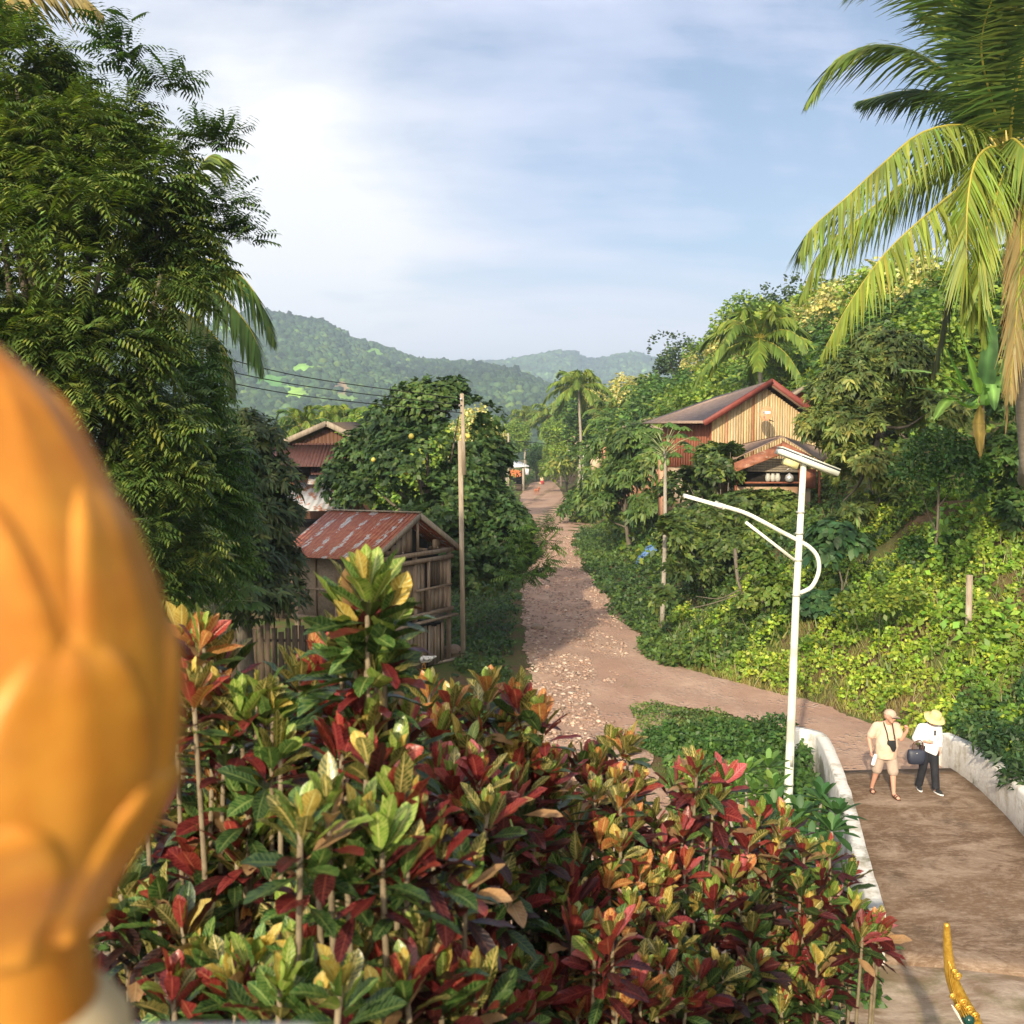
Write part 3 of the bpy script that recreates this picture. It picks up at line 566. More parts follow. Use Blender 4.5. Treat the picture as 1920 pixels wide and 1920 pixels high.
# ---- trees of the right hillside; every one its own label, 6 crown meshes shared
def far_protos():
    out={}
    defs=dict(round=('leaf',6500,.27,.11,G_MID,-.35),lit=('leaf',6500,.26,.11,G_LIT,-.35),dark=('leaf',6500,.25,.10,[(.035,.06,.018),(.05,.085,.022)],-.2),cream=('leaf',6500,.26,.11,G_CRM,-.3),mid=('whorl',1900,.32,.05,G_LIT+G_MID,-.3),airy=('spray',420,.8,.17,G_MID+G_YEL[:1],-.1))
    for i,(k_,(kind,n,L,W_,pal,gap)) in enumerate(defs.items()):
        rng=np.random.default_rng(60+i); lb=auto_lobes((0,0,5.2),3.2,3.2,3.6,11,rng,(.3,.5))
        t=thing('hillside_tree','','tree',(0,0,0),None); limbs((0,0,-1.2),(0,0,3.6),lb,.17,rng,8).build('trunk',M['bark_pale' if k_ in('cream','airy') else 'bark'],t,smooth=True)
        P,d,li=crown_points(lb,n,rng,.45,gap,i,1.0); V,F,col=foliage(kind,P,d,li,rng,L,W_,pal,.2,6); mk('crown',V,F,M['leaf'],t,col=col*1.3); out[k_]=t
    return out
PR=far_protos(); used=set()
def place(kind,px,pytop,y,hgt,label,sx=1.0,base=None,rot=None,group=None,name='hillside_tree'):
    top=pt(px,pytop,y); s=hgt/8.8; z0=top[2]-hgt; x,y_=top[0],top[1]
    rot=rot if rot is not None else (px*.37)%6.28
    if kind in used: r=copy_thing(PR[kind],(x,y_,z0),rot,(s*sx,s*sx,s))
    else: r=PR[kind]; used.add(kind); r.location=(x,y_,z0); r.rotation_euler=(0,0,rot); r.scale=(s*sx,s*sx,s)
    r['label']=label; r['category']='tree'
    return r
HS=[ # kind,px,top,depth,height,label,widening
('dark',1460,478,105,15,'tallest dark tree on the right skyline beside the palm fronds',1.0),
('dark',1425,505,108,12,'dark tree leaning left of the tallest one on the skyline',1.0),
('dark',1300,592,125,13,'dark broad tree where the hillside skyline first steps up from the distant hills',1.2),
('dark',1290,640,122,11,'dark tree below the first dark crown of the skyline',1.2),
('lit',1395,560,100,12,'bright green tree on the skyline left of the tall dark one',1.1),
('cream',1372,580,98,11,'cream flowering tree on the skyline behind the hillside palm',1.0),
('cream',1335,625,104,10,'small cream flowering tree beside the dark skyline trees',.9),
('lit',1330,670,90,11,'light green tree on the slope left of the hillside palm',1.2),
('round',1280,690,95,11,'round green tree above the low far roofs',1.3),
('lit',1500,540,92,13,'yellow green tree behind the drooping palm frond tips',1.1),
('cream',1545,520,90,11,'pale cream topped tree behind the hanging frond tips',1.0),
('cream',1600,500,84,11,'cream flowering tree seen between two big fronds',1.0),
('round',1560,590,78,11,'green tree below the cream crowns and behind the fronds',1.2),
('cream',1640,470,76,12,'tallest cream flowering tree under the big palm crown',1.0),
('lit',1690,480,70,12,'bright yellow green tree left of the hanging fronds',1.2),
('cream',1735,450,68,11,'cream topped tree close behind the palm crown',1.0),
('round',1770,500,64,12,'leafy green tree behind the palm flower stalks',1.3),
('lit',1850,540,58,11,'bright tree behind the banana plant',1.2),
('round',1915,480,60,14,'big green tree at the right edge behind the palm trunk',1.3),
('mid',1650,600,56,10,'glossy leaved tree above the mango on the bank',1.2),
('lit',1720,570,54,9,'light green tree uphill of the banana plant',1.2),
('round',1590,650,66,10,'green tree right behind the gable roof ridge',1.2),
('lit',1490,640,72,9,'vivid green rounded tree just above the gable roof',1.1),
('mid',1420,650,80,11,'tree directly below the hillside palm crown',1.2),
('airy',1390,700,74,10,'thin branched airy tree above the long roof',1.1),
('lit',1340,720,76,9,'light green tree touching the end of the long roof',1.3),
('airy',1270,730,85,10,'airy pale tree with bare limbs above the low far roof',1.1),
('round',1230,700,100,12,'round tree between hillside and the middle palms',1.2),
('cream',1165,690,135,13,'cream flowering round tree standing right of the road trees',1.1),
('cream',1215,694,130,12,'second cream flowering tree right of the road trees',1.0),
('lit',1195,730,118,12,'green tree in front of the two cream crowns',1.2),
('dark',1095,664,150,16,'tall dark tree poking above the far palms',.8),
('round',1110,720,140,13,'broad green tree behind the middle palms',1.3),
('lit',1064,829,147,7,'light bushy tree hiding the wall of the small grey roofed house',1.3),
('mid',1150,760,105,10,'leafy tree behind the low far roofs',1.3),
('lit',1052,790,165,10,'light tree left of the small far lamp',1.2),
('round',1180,800,95,8,'low green tree against the far roof edge',1.3),
('lit',960,790,175,9,'light green tree at the far bend above the stall',1.3),
('round',925,800,160,10,'tree at the far bend behind the pomelo crown',1.2),
('round',1010,830,185,8,'green tree at the end of the road',1.3),
('lit',1045,845,180,6,'low yellow green bush at the end of the road',1.8),
('mid',1132,826,112,7,'bushy tree right of the far lamp',1.1),
('lit',700,770,70,9,'yellow green tree behind the rusty two storey house',1.2),
('lit',770,790,62,9,'bright tree glimpsed behind the pomelo tree',1.2),
('round',600,800,95,9,'soft green tree beyond the house gable at left',1.4),
('airy',500,790,80,9,'pale airy tree between mango tree and house gable',1.2),
('round',540,840,64,7,'low tree left of the brown gable',1.1),
('lit',430,800,100,9,'pale tree showing beyond the dark mango crown',1.2),
('cream',905,745,90,11,'cream topped tree peeping over the pomelo crown',.9),
('round',880,790,110,10,'tree between pomelo crown and the far palms',1.2)]
for a in HS: place(a[0],a[1],a[2],a[3],a[4],a[5],a[6])
# far palms: proto + copies
rng=np.random.default_rng(77); top=A([0,0,9.0])
pt1=thing('coconut_palm','','palm tree',(0,0,0)); palm_mesh(pt1,top,[(0,0,-1.5),(.25,0,3),(.1,0,6.5),(0,0,8.9)],.16,gen_fronds(top,23,3.5,rng),rng,.85,.085,32,G_LIT+G_YEL[:2],.035,segs=18)
rng=np.random.default_rng(78)
pt2=thing('coconut_palm','','palm tree',(0,0,0)); palm_mesh(pt2,top,[(0,0,-1.5),(-.2,0,3),(-.1,0,6.5),(0,0,8.9)],.15,gen_fronds(top,18,3.3,rng),rng,.8,.085,30,G_MID+G_YEL[:2],.035,segs=18)
PL=[(1,1425,636,68,11,1.25,'full coconut palm on the slope straight above the gable house'),
(1,1032,782,196,11,1.65,'tall far palm with pale curved trunk right of the twin'),
(2,985,790,202,10,1.6,'far palm standing left of the pale trunked one'),
(1,1085,725,125,14,1.25,'highest of the far palms in front of the dark tree'),
(2,1140,775,112,9,.9,'small upright palm below the cream flowering trees'),
(2,1215,735,105,11,1.0,'palm half hidden among trees right of the cream crowns'),
(2,565,800,80,9,.9,'palm behind the brown gable, left one'),
(1,628,790,84,9,.85,'palm behind the brown gable, rising over its peak'),
(2,690,800,78,9,.9,'yellowish palm between gable and pomelo tree'),
(1,1760,560,66,11,1.0,'shaded palm on the slope behind the hanging fronds')]
first={1:pt1,2:pt2}; seen=set()
for k_,px,py,y,hh,s,lab in PL:
    c=pt(px,py,y); x,yy,z=c; s2=s
    if k_ in seen: r=copy_thing(first[k_],(0,0,0),0)
    else: r=first[k_]; seen.add(k_)
    r.location=(x,yy,z-9*s2); r.rotation_euler=(0,0,(px*.7)%6.28); r.scale=(s2,s2,s2); r['label']=lab
# ---- bank shrubs and trees, right
def S(px,py,y,rx,rz): return LB(px,py,y,rx,rz)
MG=[(.12,.165,.036),(.16,.20,.042),(.21,.23,.055),(.085,.12,.03)]
tree2('mango_tree','big leafy mango tree with tan tinged leaves right of the gable house',[S(1600,720,38,1.2,1.2),S(1680,680,38.5,1.3,1.2),S(1570,800,37,1.0,1.0),S(1660,800,37,1.4,1.1),S(1750,780,37.5,1.1,1.),S(1610,880,36,1.1,.9),S(1700,890,36,1.2,.9),S(1650,950,35.5,1.,.5),S(1550,740,38,.7,.7),S(1640,640,39,.8,.6),S(1580,950,35.5,.9,.6),S(1520,800,37,.5,.7)],(13.6,37.5,hz(13.6,37.5)),pt(1650,800,37.5),'whorl',4600,.26,.045,MG,31,'leaf_gloss',.2,.45,-.33,1.0,.45,7)
tree2('shrub','dense dark green mounded shrub below the banana plant',[S(1760,850,31,1.0,.75),S(1720,890,31,.8,.6),S(1800,880,31,.9,.7),S(1840,860,31.5,.7,.7)],(13,31.4,hz(13,31.4)),pt(1760,900,31.3),'leaf',5200,.13,.055,[(.045,.10,.018),(.065,.135,.022),(.05,.12,.02)],32,'leaf',.06,.2,-.7,1.,.35,cat='shrub')
tree2('shrub','leafy dark bush beside the banana trunk near the palm trunk',[S(1870,760,33,.8,.7),S(1900,850,31,.9,.9),S(1920,960,30,.8,.7),S(1915,620,34,.7,.7)],(15.5,32,hz(15.5,32)),pt(1900,860,32),'whorl',1300,.22,.05,G_MID,33,'leaf',.06,.3,-.5,1.,.5,cat='shrub')
tree2('papaya_bush','broad leaved dark shrub with pointed leaves behind the lamp arm',[S(1560,1005,31,.75,.5),S(1600,1020,31,.6,.4),S(1540,1040,30.5,.5,.35)],(9.7,31,hz(9.7,31)),pt(1560,1030,31),'whorl',420,.26,.10,[(.035,.085,.03),(.05,.11,.035)],34,'leaf',.04,.4,-.8,1.,.4,5,cat='shrub')
# shaded mango hedge left of papaya trunk, along the road
tree2('mango_tree','rounded mango tree overhanging the green verge by the road bend',[S(1150,850,58,1.5,1.2),S(1190,830,56,1.5,1.2),S(1130,900,58,1.4,1.1),S(1190,900,55,1.6,1.2),S(1150,950,56,1.4,1.0),S(1210,950,54,1.3,1.0),S(1110,930,59,.9,.8),S(1230,860,53,1.2,1.2),S(1178,872,64,1.6,.9),S(1205,848,62,1.6,.9),S(1240,832,62,1.4,.8),S(1160,898,62,1.5,.9),S(1128,915,66,1.0,.8),S(1148,898,66,1.1,.7),S(1104,940,66,.9,.7)],(6.6,56,hz(6.6,56)),pt(1170,900,56),'whorl',4200,.34,.06,[(.065,.115,.028),(.085,.14,.03),(.13,.19,.04)],35,'leaf_gloss',.15,.5,-.35,.9,.45,7)
tree2('mango_tree','dark glossy mango tree in front of the gable house, behind the lamp arm',[S(1290,920,44,1.2,1.0),S(1350,880,43,1.0,.9),S(1320,970,42,1.3,.9),S(1280,1010,41,1.1,.8),S(1400,960,42,1.3,.9),S(1370,1030,40,1.2,.8),S(1450,950,42,1.1,.7),S(1430,1010,41,1.1,.8),S(1330,860,44,.6,.7),S(1370,850,43,.5,.5),S(1480,990,41,.7,.7),S(1310,1070,39,.8,.5),S(1262,1000,36,.6,.7),S(1270,1060,35.5,.6,.5),S(1250,1090,35,.5,.3),S(1236,1060,35,.5,.6),S(1246,1120,34,.45,.45),S(1240,1010,36,.4,.5)],(8.4,42,hz(8.4,42)),pt(1360,960,42),'whorl',5600,.24,.055,[(.07,.11,.024),(.10,.145,.03),(.145,.20,.04),(.05,.08,.02)],36,'leaf_gloss',.16,.2,-.33,1.0,.4,7)
tree2('shrub','loose yellow green shrub with thin bare twigs below the lamp arm',[S(1420,1060,33,.55,.7),S(1450,1110,32,.6,.6),S(1400,1130,32,.4,.4),S(1440,1180,31,.6,.4),S(1410,1000,34,.35,.5)],(7.6,32,hz(7.6,32)),pt(1430,1120,32),'whorl',1000,.15,.05,[(.13,.19,.03),(.17,.22,.04),(.08,.13,.02)],37,'leaf',.05,.15,-.1,1.3,.6,5,cat='shrub')
tree2('shrub','small scrubby bush spilling onto the road edge by the far pull-out',[S(1090,935,92,1.4,1.),S(1075,950,90,1.,.8),S(1110,960,88,1.3,.8),S(1060,960,88,.7,.5)],(6.2,90,hz(6.2,90)),pt(1090,960,90),'leaf',1500,.4,.13,G_MID+G_YEL[:1],38,'leaf',.05,.3,-.5,.7,.5,cat='shrub')
def low_bush(label,blobs,n,L,Wl,pal,seed,kind='leaf',mat='leaf',name='bush'):
    y=blobs[0][2]; c=pt(*blobs[0][:3]); lb=[S(*b) for b in blobs]
    return tree2(name,label,lb,(c[0],c[1],float(hz(c[0],c[1]))),(c[0],c[1],float(hz(c[0],c[1]))+.3),kind,n,L,Wl,pal,seed,mat,.03,.25,-.9,1.,.4,5,cat='bush')
low_bush('clipped looking leafy bush between road and bridge, left of the lamp pole',[(1290,1400,23,1.0,.42),(1240,1395,23.2,.55,.38),(1350,1390,23,.9,.45),(1410,1385,23,.75,.45),(1460,1370,23.3,.45,.4)],9000,.10,.035,[(.035,.085,.018),(.05,.11,.022),(.065,.13,.028)],41)
low_bush('leafy weed clump at the corner where the path meets the bridge parapet',[(1490,1400,22.4,.35,.5),(1480,1450,21.8,.4,.4)],1200,.10,.035,G_MID,42)
low_bush('bright leafy clump on the bank above the woman hat',[(1650,1130,27.5,.5,.3),(1700,1115,28,.5,.3),(1590,1130,28,.35,.25)],1300,.14,.055,G_LIT,43)
low_bush('dark fern like clump outside the right bridge parapet',[(1900,1400,19.5,.6,.35),(1850,1370,20.5,.5,.35),(1930,1460,18.5,.5,.4)],1500,.16,.035,[(.03,.07,.02),(.05,.10,.03)],44)
low_bush('yellow green bush behind the far lamp foot',[(1060,870,140,2.2,1.5),(1040,885,145,2.2,1.2),(1080,850,140,2.2,2.0)],1500,.55,.18,G_LIT+G_YEL,45)
# plumeria: rosettes of long plain green leaves
def rosette_plant(name,label,heads,base,L,Wl,pal,seed,k=16,cat='shrub',mat='leaf_gloss'):
    rng=np.random.default_rng(seed); t=thing(name,label,cat,base); st=MB(); VV=[]
    for hp in heads:
        hp=A(hp); b=A(base)+A([rng.normal()*.15,rng.normal()*.1,0]); st.tube(spline([b,(b+hp)/2+A([rng.normal()*.1,0,-.1]),hp],7),np.linspace(.035,.02,7),6)
        i=np.arange(k); a=i*2.4+rng.uniform(0,6); e=np.interp(i/k,[0,.4,1],[1.2,.6,-.25])+rng.normal(0,.1,k)
        D=np.stack([np.cos(a)*np.cos(e),np.sin(a)*np.cos(e),np.sin(e)],-1); U=np.tile(A([0,0,1.0]),(k,1))+D*-.3
        V,F,uv,q=strips(np.tile(hp,(k,1))+D*.03,D,U,L*rng.uniform(.75,1.15,k),Wl*rng.uniform(.85,1.15,k),[(0,.12),(.2,.45),(.45,.9),(.7,1),(.88,.65),(1,.05)],.18,fold=.25,mid=True)
        pc=A(pal)[rng.integers(0,len(pal),k)]; pc=pc*np.interp(i/k,[0,.25,1],[1.5,1.1,.8])[:,None]; VV.append((V,F,np.repeat(jitcol(pc,k,rng,.12,.06),q,0)))
    st.build('stems',M['bark_pale'],t,smooth=True); V,F,c=merge(VV); mk('foliage',V,F,M[mat],t,col=c); return t
rr=np.random.default_rng(4)
rosette_plant('plumeria','dark green plumeria with long smooth leaves leaning on the left parapet',[pt(x,y,d) for x,y,d in ((1500,1530,13.5),(1540,1500,14),(1475,1560,13),(1560,1560,13.2),(1520,1590,12.8),(1450,1520,14),(1490,1620,12.5),(1545,1630,12.6),(1570,1530,13.6))],(3.9,13.6,float(hz(3.9,13.6))),.36,.052,[(.03,.085,.025),(.04,.10,.03),(.055,.12,.03)],51,18)
rosette_plant('plumeria','light green young plumeria just left of the lamp pole foot',[pt(x,y,d) for x,y,d in ((1400,1450,15),(1440,1440,15.2),(1415,1490,14.6),(1380,1480,15),(1450,1480,14.5),(1360,1500,14.5))],(3.6,14.8,float(hz(3.6,14.8))),.34,.048,[(.09,.17,.035),(.12,.20,.04),(.07,.14,.03)],52,18)
# banana
def banana(label,base,leaves_,seed):
    rng=np.random.default_rng(seed); t=thing('banana_plant',label,'banana plant',base); b=A(base); top=b+A([0,0,1.5])
    m=MB(); m.tube([b-A([0,0,.4]),b+A([0,0,.7]),top],[.16,.13,.08],10); m.build('stem',M['banana_stem'],t,smooth=True)
    for (P,Wd,cc) in leaves_:
        Q=spline([top]+[A(p) for p in P],26); T=nrm(np.gradient(Q,axis=0)); sd=nrm(np.cross(T,A([0,-.25,1]))); up=np.cross(sd,T); n=26;V=[];F=[];s=np.linspace(0,1,n)
        w=Wd*np.interp(s,[0,.14,.2,.45,.8,.95,1],[.03,.05,.55,1,.8,.35,.02]); w=w*(1+.05*np.sin(s*60))
        ks=(-1,-.5,0,.5,1)
        for i in range(n):
            for q in ks: V.append(Q[i]+sd[i]*w[i]*q+up[i]*(.20*w[i]*abs(q))-A([0,0,1])*.12*w[i]*q*q+(rng.normal(0,.008,3)))
        for i in range(n-1):
            for q in range(4):
                if (q in (0,3)) and rng.uniform()<.16: continue
                F.append((i*5+q,i*5+q+1,(i+1)*5+q+1,(i+1)*5+q))
        F=A(F).astype(int); col=np.tile(A(cc),(len(V),1)); col[2::5]=col[2::5]*1.9
        mk('leaf',V,F,M['banana_leaf'],t,col=col,smooth=True)
    return t
flat('banana_stem',(.22,.17,.08),.7); leafmat('banana_leaf',.6,.35,.25)
bb=pt(1838,800,31); bb[2]=pt(1838,830,31)[2]
def bp(*a): return [pt(x,y,31+d) for x,y,d in a]
gl=(.28,.44,.09); gd=(.13,.25,.06)
banana('banana plant with big pale green leaves high on the bank beside the palm trunk',bb,[(bp((1835,740,0),(1815,670,-.3),(1792,600,-.4)),.34,gl),(bp((1845,730,0),(1855,650,.1),(1852,575,.1)),.28,(.08,.17,.05)),(bp((1820,735,-.2),(1770,705,-.5),(1700,695,-.8),(1690,700,-.8)),.28,gl),(bp((1815,735,-.2),(1790,690,-.4),(1768,640,-.5)),.24,gd),(bp((1815,760,-.3),(1760,735,-.6),(1705,725,-.8)),.2,gd),(bp((1820,765,-.3),(1780,750,-.6),(1750,790,-.8)),.24,gl),(bp((1860,740,.2),(1890,690,.3),(1905,640,.3)),.26,gd),(bp((1850,760,-.3),(1860,720,-.7),(1865,770,-1.)),.24,gd),(bp((1835,790,-.4),(1835,800,-.6),(1838,860,-.7)),.2,(.35,.24,.06))],61)
# papaya
def papaya(label,top,base,seed,R=1.15):
    rng=np.random.default_rng(seed); t=thing('papaya_tree',label,'papaya tree',base); m=MB(); m.tube(spline([base,(A(base)+A(top))/2+A([.05,0,0]),top],10),np.linspace(.10,.06,10),8); m.build('trunk',M['bark_pale'],t,smooth=True)
    sm=MB(); VV=[]; n=26
    for i in range(n):
        a=i*2.4; e=np.interp(i/n,[0,1],[1.1,-.25]); d=A([math.cos(a)*math.cos(e),math.sin(a)*math.cos(e),math.sin(e)]); q=top+d*R*rng.uniform(.75,1.05); sm.tube([top-A([0,0,i*.012]),top+d*R*.5+A([0,0,.04]),q],[.018,.014,.01],5,cap=False)
        k=9; aa=np.linspace(-2.5,2.5,k); o=nrm(A([d[0],d[1],0])+1e-6); sdv=np.cross(A([0,0,1.]),o); D=np.stack([o*math.cos(x)+sdv*math.sin(x)-A([0,0,.35]) for x in aa]); ll=.36*np.cos(aa*.38)
        V,F,uv,qq=strips(np.tile(q,(k,1)),D,np.tile(A([0,0,1.]),(k,1)),ll,.075,[(0,.3),(.3,.7),(.5,1.2),(.62,.6),(.8,.8),(1,.05)],.25); VV.append((V,F,np.repeat(jitcol(np.tile(A([.10,.175,.035]),(k,1)),k,rng,.15),qq,0)))
    sm.build('leaf_stalks',flat('stalk',(.30,.34,.16),.5),t); V,F,c=merge(VV); mk('foliage',V,F,M['leaf'],t,col=c)
    fb=MB()
    for i in range(6): a=i*1.9; fb.lathe(A(top)+A([math.cos(a)*.12,math.sin(a)*.12,-.22-.09*i]),[(.02,.14),(.07,.06),(.085,-.03),(.05,-.12),(.01,-.15)],8)
    fb.build('papaya_fruit',flat('papaya_green',(.12,.19,.05),.5),t,smooth=True)
tb=pt(1243,1010,38); tb[2]=hz(tb[0],tb[1])
papaya('tall papaya tree with a thin pale trunk and star shaped leaves by the road',pt(1247,842,38),tb,71)
tb=pt(430,1190,22); tb[2]=0
papaya('low dark papaya plant in the shade left of the granary',pt(400,1130,22),tb,72,1.0)
# ---- ground cover (stuff)
def cover(name,label,n,region,L,Wl,pal,seed,hh=.3,kind='leaf',mat='leaf',mound=.35,mask=None,droop=.2,upb=.5,fr=2.0):
    rng=np.random.default_rng(seed); P=region(n,rng)
    ok=(np.abs(P[:,0])<P[:,1]*.53+1); P=P[ok]
    if mask is not None: P=P[mask(P[:,0],P[:,1])]
    nz=np.abs(vnoise(np.c_[P[:,:2],P[:,0]*0],fr,seed)); z=hz(P[:,0],P[:,1])
    P3=np.c_[P[:,:2],z+nz*mound+rng.uniform(0,hh,len(P))*(.4+nz)]
    m=len(P3); cl=(vnoise(np.c_[P[:,:2],P[:,0]*0],.9,seed+5)+1)*.5; pal=A(pal); pi=np.clip((cl*len(pal)+rng.normal(0,.6,m)).astype(int),0,len(pal)-1); base=pal[pi]
    d=np.tile(A([0,0,1.]),(m,1))
    if kind=='leaf':
        D=nrm(rnd(m,rng)+A([0,0,.25])); U=nrm(rnd(m,rng)*.6+A([-.2,-.3,.9])); V,F,uv,q=strips(P3,D,U,L*rng.uniform(.6,1.35,m),Wl*rng.uniform(.7,1.3,m),LEAF3,droop); col=np.repeat(jitcol(base,m,rng,.22,.1),q,0)
    else:
        D=nrm(rnd(m,rng)*.45+A([0,0,1.])); V,F,uv,q=strips(P3-A([0,0,.05]),D,rnd(m,rng),L*rng.uniform(.6,1.4,m),Wl,[(0,.8),(.5,.7),(1,.05)],droop); col=np.repeat(jitcol(base,m,rng,.2,.08),q,0)
    return tag(mk(name,V,F,M[mat],col=col),label,kind='stuff')
def box_reg(x0,x1,y0,y1,p=1.0):
    return lambda n,r: np.c_[r.uniform(x0,x1,n),y0+(y1-y0)*r.uniform(0,1,n)**p]
def dfoot(x,y): return x-np.interp(y,FX[:,0],FX[:,1])
bank=lambda a,b: (lambda x,y:(dfoot(x,y)>a+.35*np.sin(x*1.3+y*.9))&(dfoot(x,y)<b))
notdry=lambda f:(lambda x,y: f(x,y)&(vnoise(np.c_[x,y,x*0],.75,3)<.58))
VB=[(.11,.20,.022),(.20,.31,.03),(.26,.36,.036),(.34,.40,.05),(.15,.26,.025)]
cover('vine_leaves','bright creeping vine leaves blanketing the sunlit right bank',120000,box_reg(5,22,18.5,37),.125,.052,VB,81,.25,mask=notdry(bank(.15,14)),mound=.45)
cover('vine_leaves','broad lighter vine leaves trailing over the upper right bank',9000,box_reg(9,20,22,38),.22,.095,[(.17,.30,.035),(.21,.33,.05)],82,.3,mask=lambda x,y:bank(2.5,12)(x,y)&(vnoise(np.c_[x,y,x*0],.8,9)>.25),mound=.6)
cover('dry_grass','yellowish dry grass patches on the bank above the path',60000,box_reg(5,20,20,38),.30,.007,[(.30,.25,.08),(.22,.24,.06),(.17,.23,.045)],83,.05,'blade','dry',mask=lambda x,y:bank(-.4,9)(x,y)&((vnoise(np.c_[x,y,x*0],.75,3)>.38)|(dfoot(x,y)<.7)),mound=.1)
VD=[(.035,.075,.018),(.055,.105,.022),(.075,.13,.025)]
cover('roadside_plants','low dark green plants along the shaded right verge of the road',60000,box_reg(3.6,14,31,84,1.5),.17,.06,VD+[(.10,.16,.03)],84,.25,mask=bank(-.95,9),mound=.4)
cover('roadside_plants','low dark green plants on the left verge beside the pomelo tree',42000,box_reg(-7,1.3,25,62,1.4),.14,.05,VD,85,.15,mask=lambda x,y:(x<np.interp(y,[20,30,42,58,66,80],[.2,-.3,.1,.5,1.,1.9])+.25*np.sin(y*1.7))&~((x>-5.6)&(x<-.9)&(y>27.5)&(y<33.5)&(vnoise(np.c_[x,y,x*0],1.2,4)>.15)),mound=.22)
cover('roadside_plants','leafy undergrowth in the gully left of the bridge',52000,box_reg(.5,6.3,12.2,23.5),.13,.048,[(.045,.10,.02),(.07,.14,.025),(.10,.18,.03)],86,.25,mask=lambda x,y:(x<np.interp(y,[12,13.5,17.2,21.2,24],[4.6,4.85,5.65,6.4,5.8])-.02)&(x>np.interp(y,[12,16,20,24],[3.0,3.2,3.2,3.5])),mound=.35)
cover('roadside_plants','low plants in the shade between forecourt and granary',40000,box_reg(-13,.6,10.5,28),.13,.045,VD,87,.15,mask=lambda x,y:(x<np.interp(y,[10,14,19,24,30],[-1.8,-.9,-.1,.2,.2])+.2*np.sin(y*2))&(vnoise(np.c_[x,y,x*0],.6,4)>-.55),mound=.25)
cover('roadside_plants','tangled green plants outside the right parapet of the bridge',30000,box_reg(9.2,14,13.5,24),.15,.05,[(.035,.085,.022),(.055,.12,.028),(.10,.18,.03)],88,.35,mask=lambda x,y:x>np.interp(y,[12,14.6,17,19.4,21.4,24],[8.9,9.15,9.6,9.95,10.1,10.1]),mound=.4)
cover('grass','short worn grass between the path, the road and the leafy bush',34000,box_reg(3.2,9.5,23,31),.10,.007,[(.10,.13,.035),(.15,.16,.05),(.08,.12,.03)],89,.0,'blade','dry',mask=lambda x,y:(vnoise(np.c_[x,y,x*0],1.0,6)>.1)|((y<np.interp(x,[3.3,4.2,5.4,6.2,6.8],[27.3,26.6,25.8,24.9,23.4])+.1)&(x<6.9)),mound=.04)
cover('roadside_plants','small weeds in the corner between road, path and leafy bush',7000,box_reg(3.1,6.8,23.6,27.4),.07,.028,[(.06,.11,.025),(.09,.15,.03),(.13,.18,.04)],97,.05,mask=lambda x,y:(y<np.interp(x,[3.1,3.4,4.2,5.4,6.2,6.8],[27.0,27.2,26.6,25.85,24.9,23.4])+.12*np.sin(x*5)+.1),mound=.1)
cover('dry_stems','thin dead stalks and straw standing up through the bank vines',4200,box_reg(5,21,20,38),.65,.006,[(.34,.27,.14),(.26,.20,.10),(.42,.36,.22)],93,.1,'blade','dry',mask=bank(-.2,13),mound=.3)
cover('weed_sprays','taller olive weeds scattered over the right bank',9000,box_reg(5,21,20,38),.30,.03,[(.10,.16,.03),(.16,.20,.05),(.22,.22,.06)],94,.3,'blade','leaf',mask=lambda x,y:bank(0,13)(x,y)&(vnoise(np.c_[x,y,x*0],1.6,12)>.25),mound=.45)
cover('grass','grassy fringe along both edges of the stony road',9000,lambda n,r:(lambda y:np.c_[np.where(r.uniform(size=n)<.5,np.interp(y,[19,23.3,30,42,58,80],[.3,.74,.64,.5,.75,2.1])+r.normal(0,.18,n),np.interp(y,[19,23.3,30,42,58,80],[3.0,3.3,5.2,4.4,4.25,5.2])+r.normal(0,.18,n)),y])(r.uniform(19,80,n)),.13,.008,[(.07,.12,.025),(.10,.14,.03)],90,.0,'blade','leaf',mound=.02)
cover('hillside_undergrowth','dense undergrowth between the trees of the right hillside',110000,box_reg(6,62,45,175,.9),.32,.13,G_MID+G_LIT,91,.9,mask=bank(1.0,60),mound=1.1)
cover('hillside_undergrowth','green scrub on the flat land beyond the road and the rusty house',42000,box_reg(-75,12,66,215,.8),.42,.16,G_MID+G_LIT[:1],92,1.0,mask=lambda x,y:(x<np.interp(y,[60,80,104,135,158,180,205],[.3,1.0,.3,.2,1.3,2.6,8]))|(y>204),mound=1.4)
# ---- stones on the road (stuff)
rng=np.random.default_rng(95); n=19000; y=19+61*rng.uniform(0,1,n)**1.3; xl=np.interp(y,[19,23.3,30,42,58,80],[.2,.6,.5,.4,.7,2.0]); xr=np.interp(y,[19,26,30,34,42,58,80],[2.2,2.6,3.1,3.9,4.4,4.2,4.8]); u=rng.uniform(0,1,n)**1.15; x=xl+(xr-xl)*u
k=vnoise(np.c_[x,y,x*0],.9,8)>-.55+1.0*smooth01((u-.55)/.3)*(y<33); x,y=x[k],y[k]; n=len(x)
bm=bmesh.new(); bmesh.ops.create_icosphere(bm,subdivisions=1,radius=1); iv=A([v.co[:] for v in bm.verts]); fi=A([[q.index for q in f.verts] for f in bm.faces]).astype(int); bm.free()
s=.010+.056*rng.uniform(0,1,n)**3.5; sc3=s[:,None]*np.c_[rng.uniform(.8,1.8,n),rng.uniform(.7,1.4,n),rng.uniform(.35,.8,n)]
V=iv[None]*(1+rng.normal(0,.16,(n,len(iv),1)))*sc3[:,None,:]; a=rng.uniform(0,6.28,n); ca,sa=np.cos(a)[:,None],np.sin(a)[:,None]
V=np.stack([V[...,0]*ca-V[...,1]*sa,V[...,0]*sa+V[...,1]*ca,V[...,2]],-1)+np.c_[x,y,hz(x,y)+.035+sc3[:,2]*.3][:,None,:]
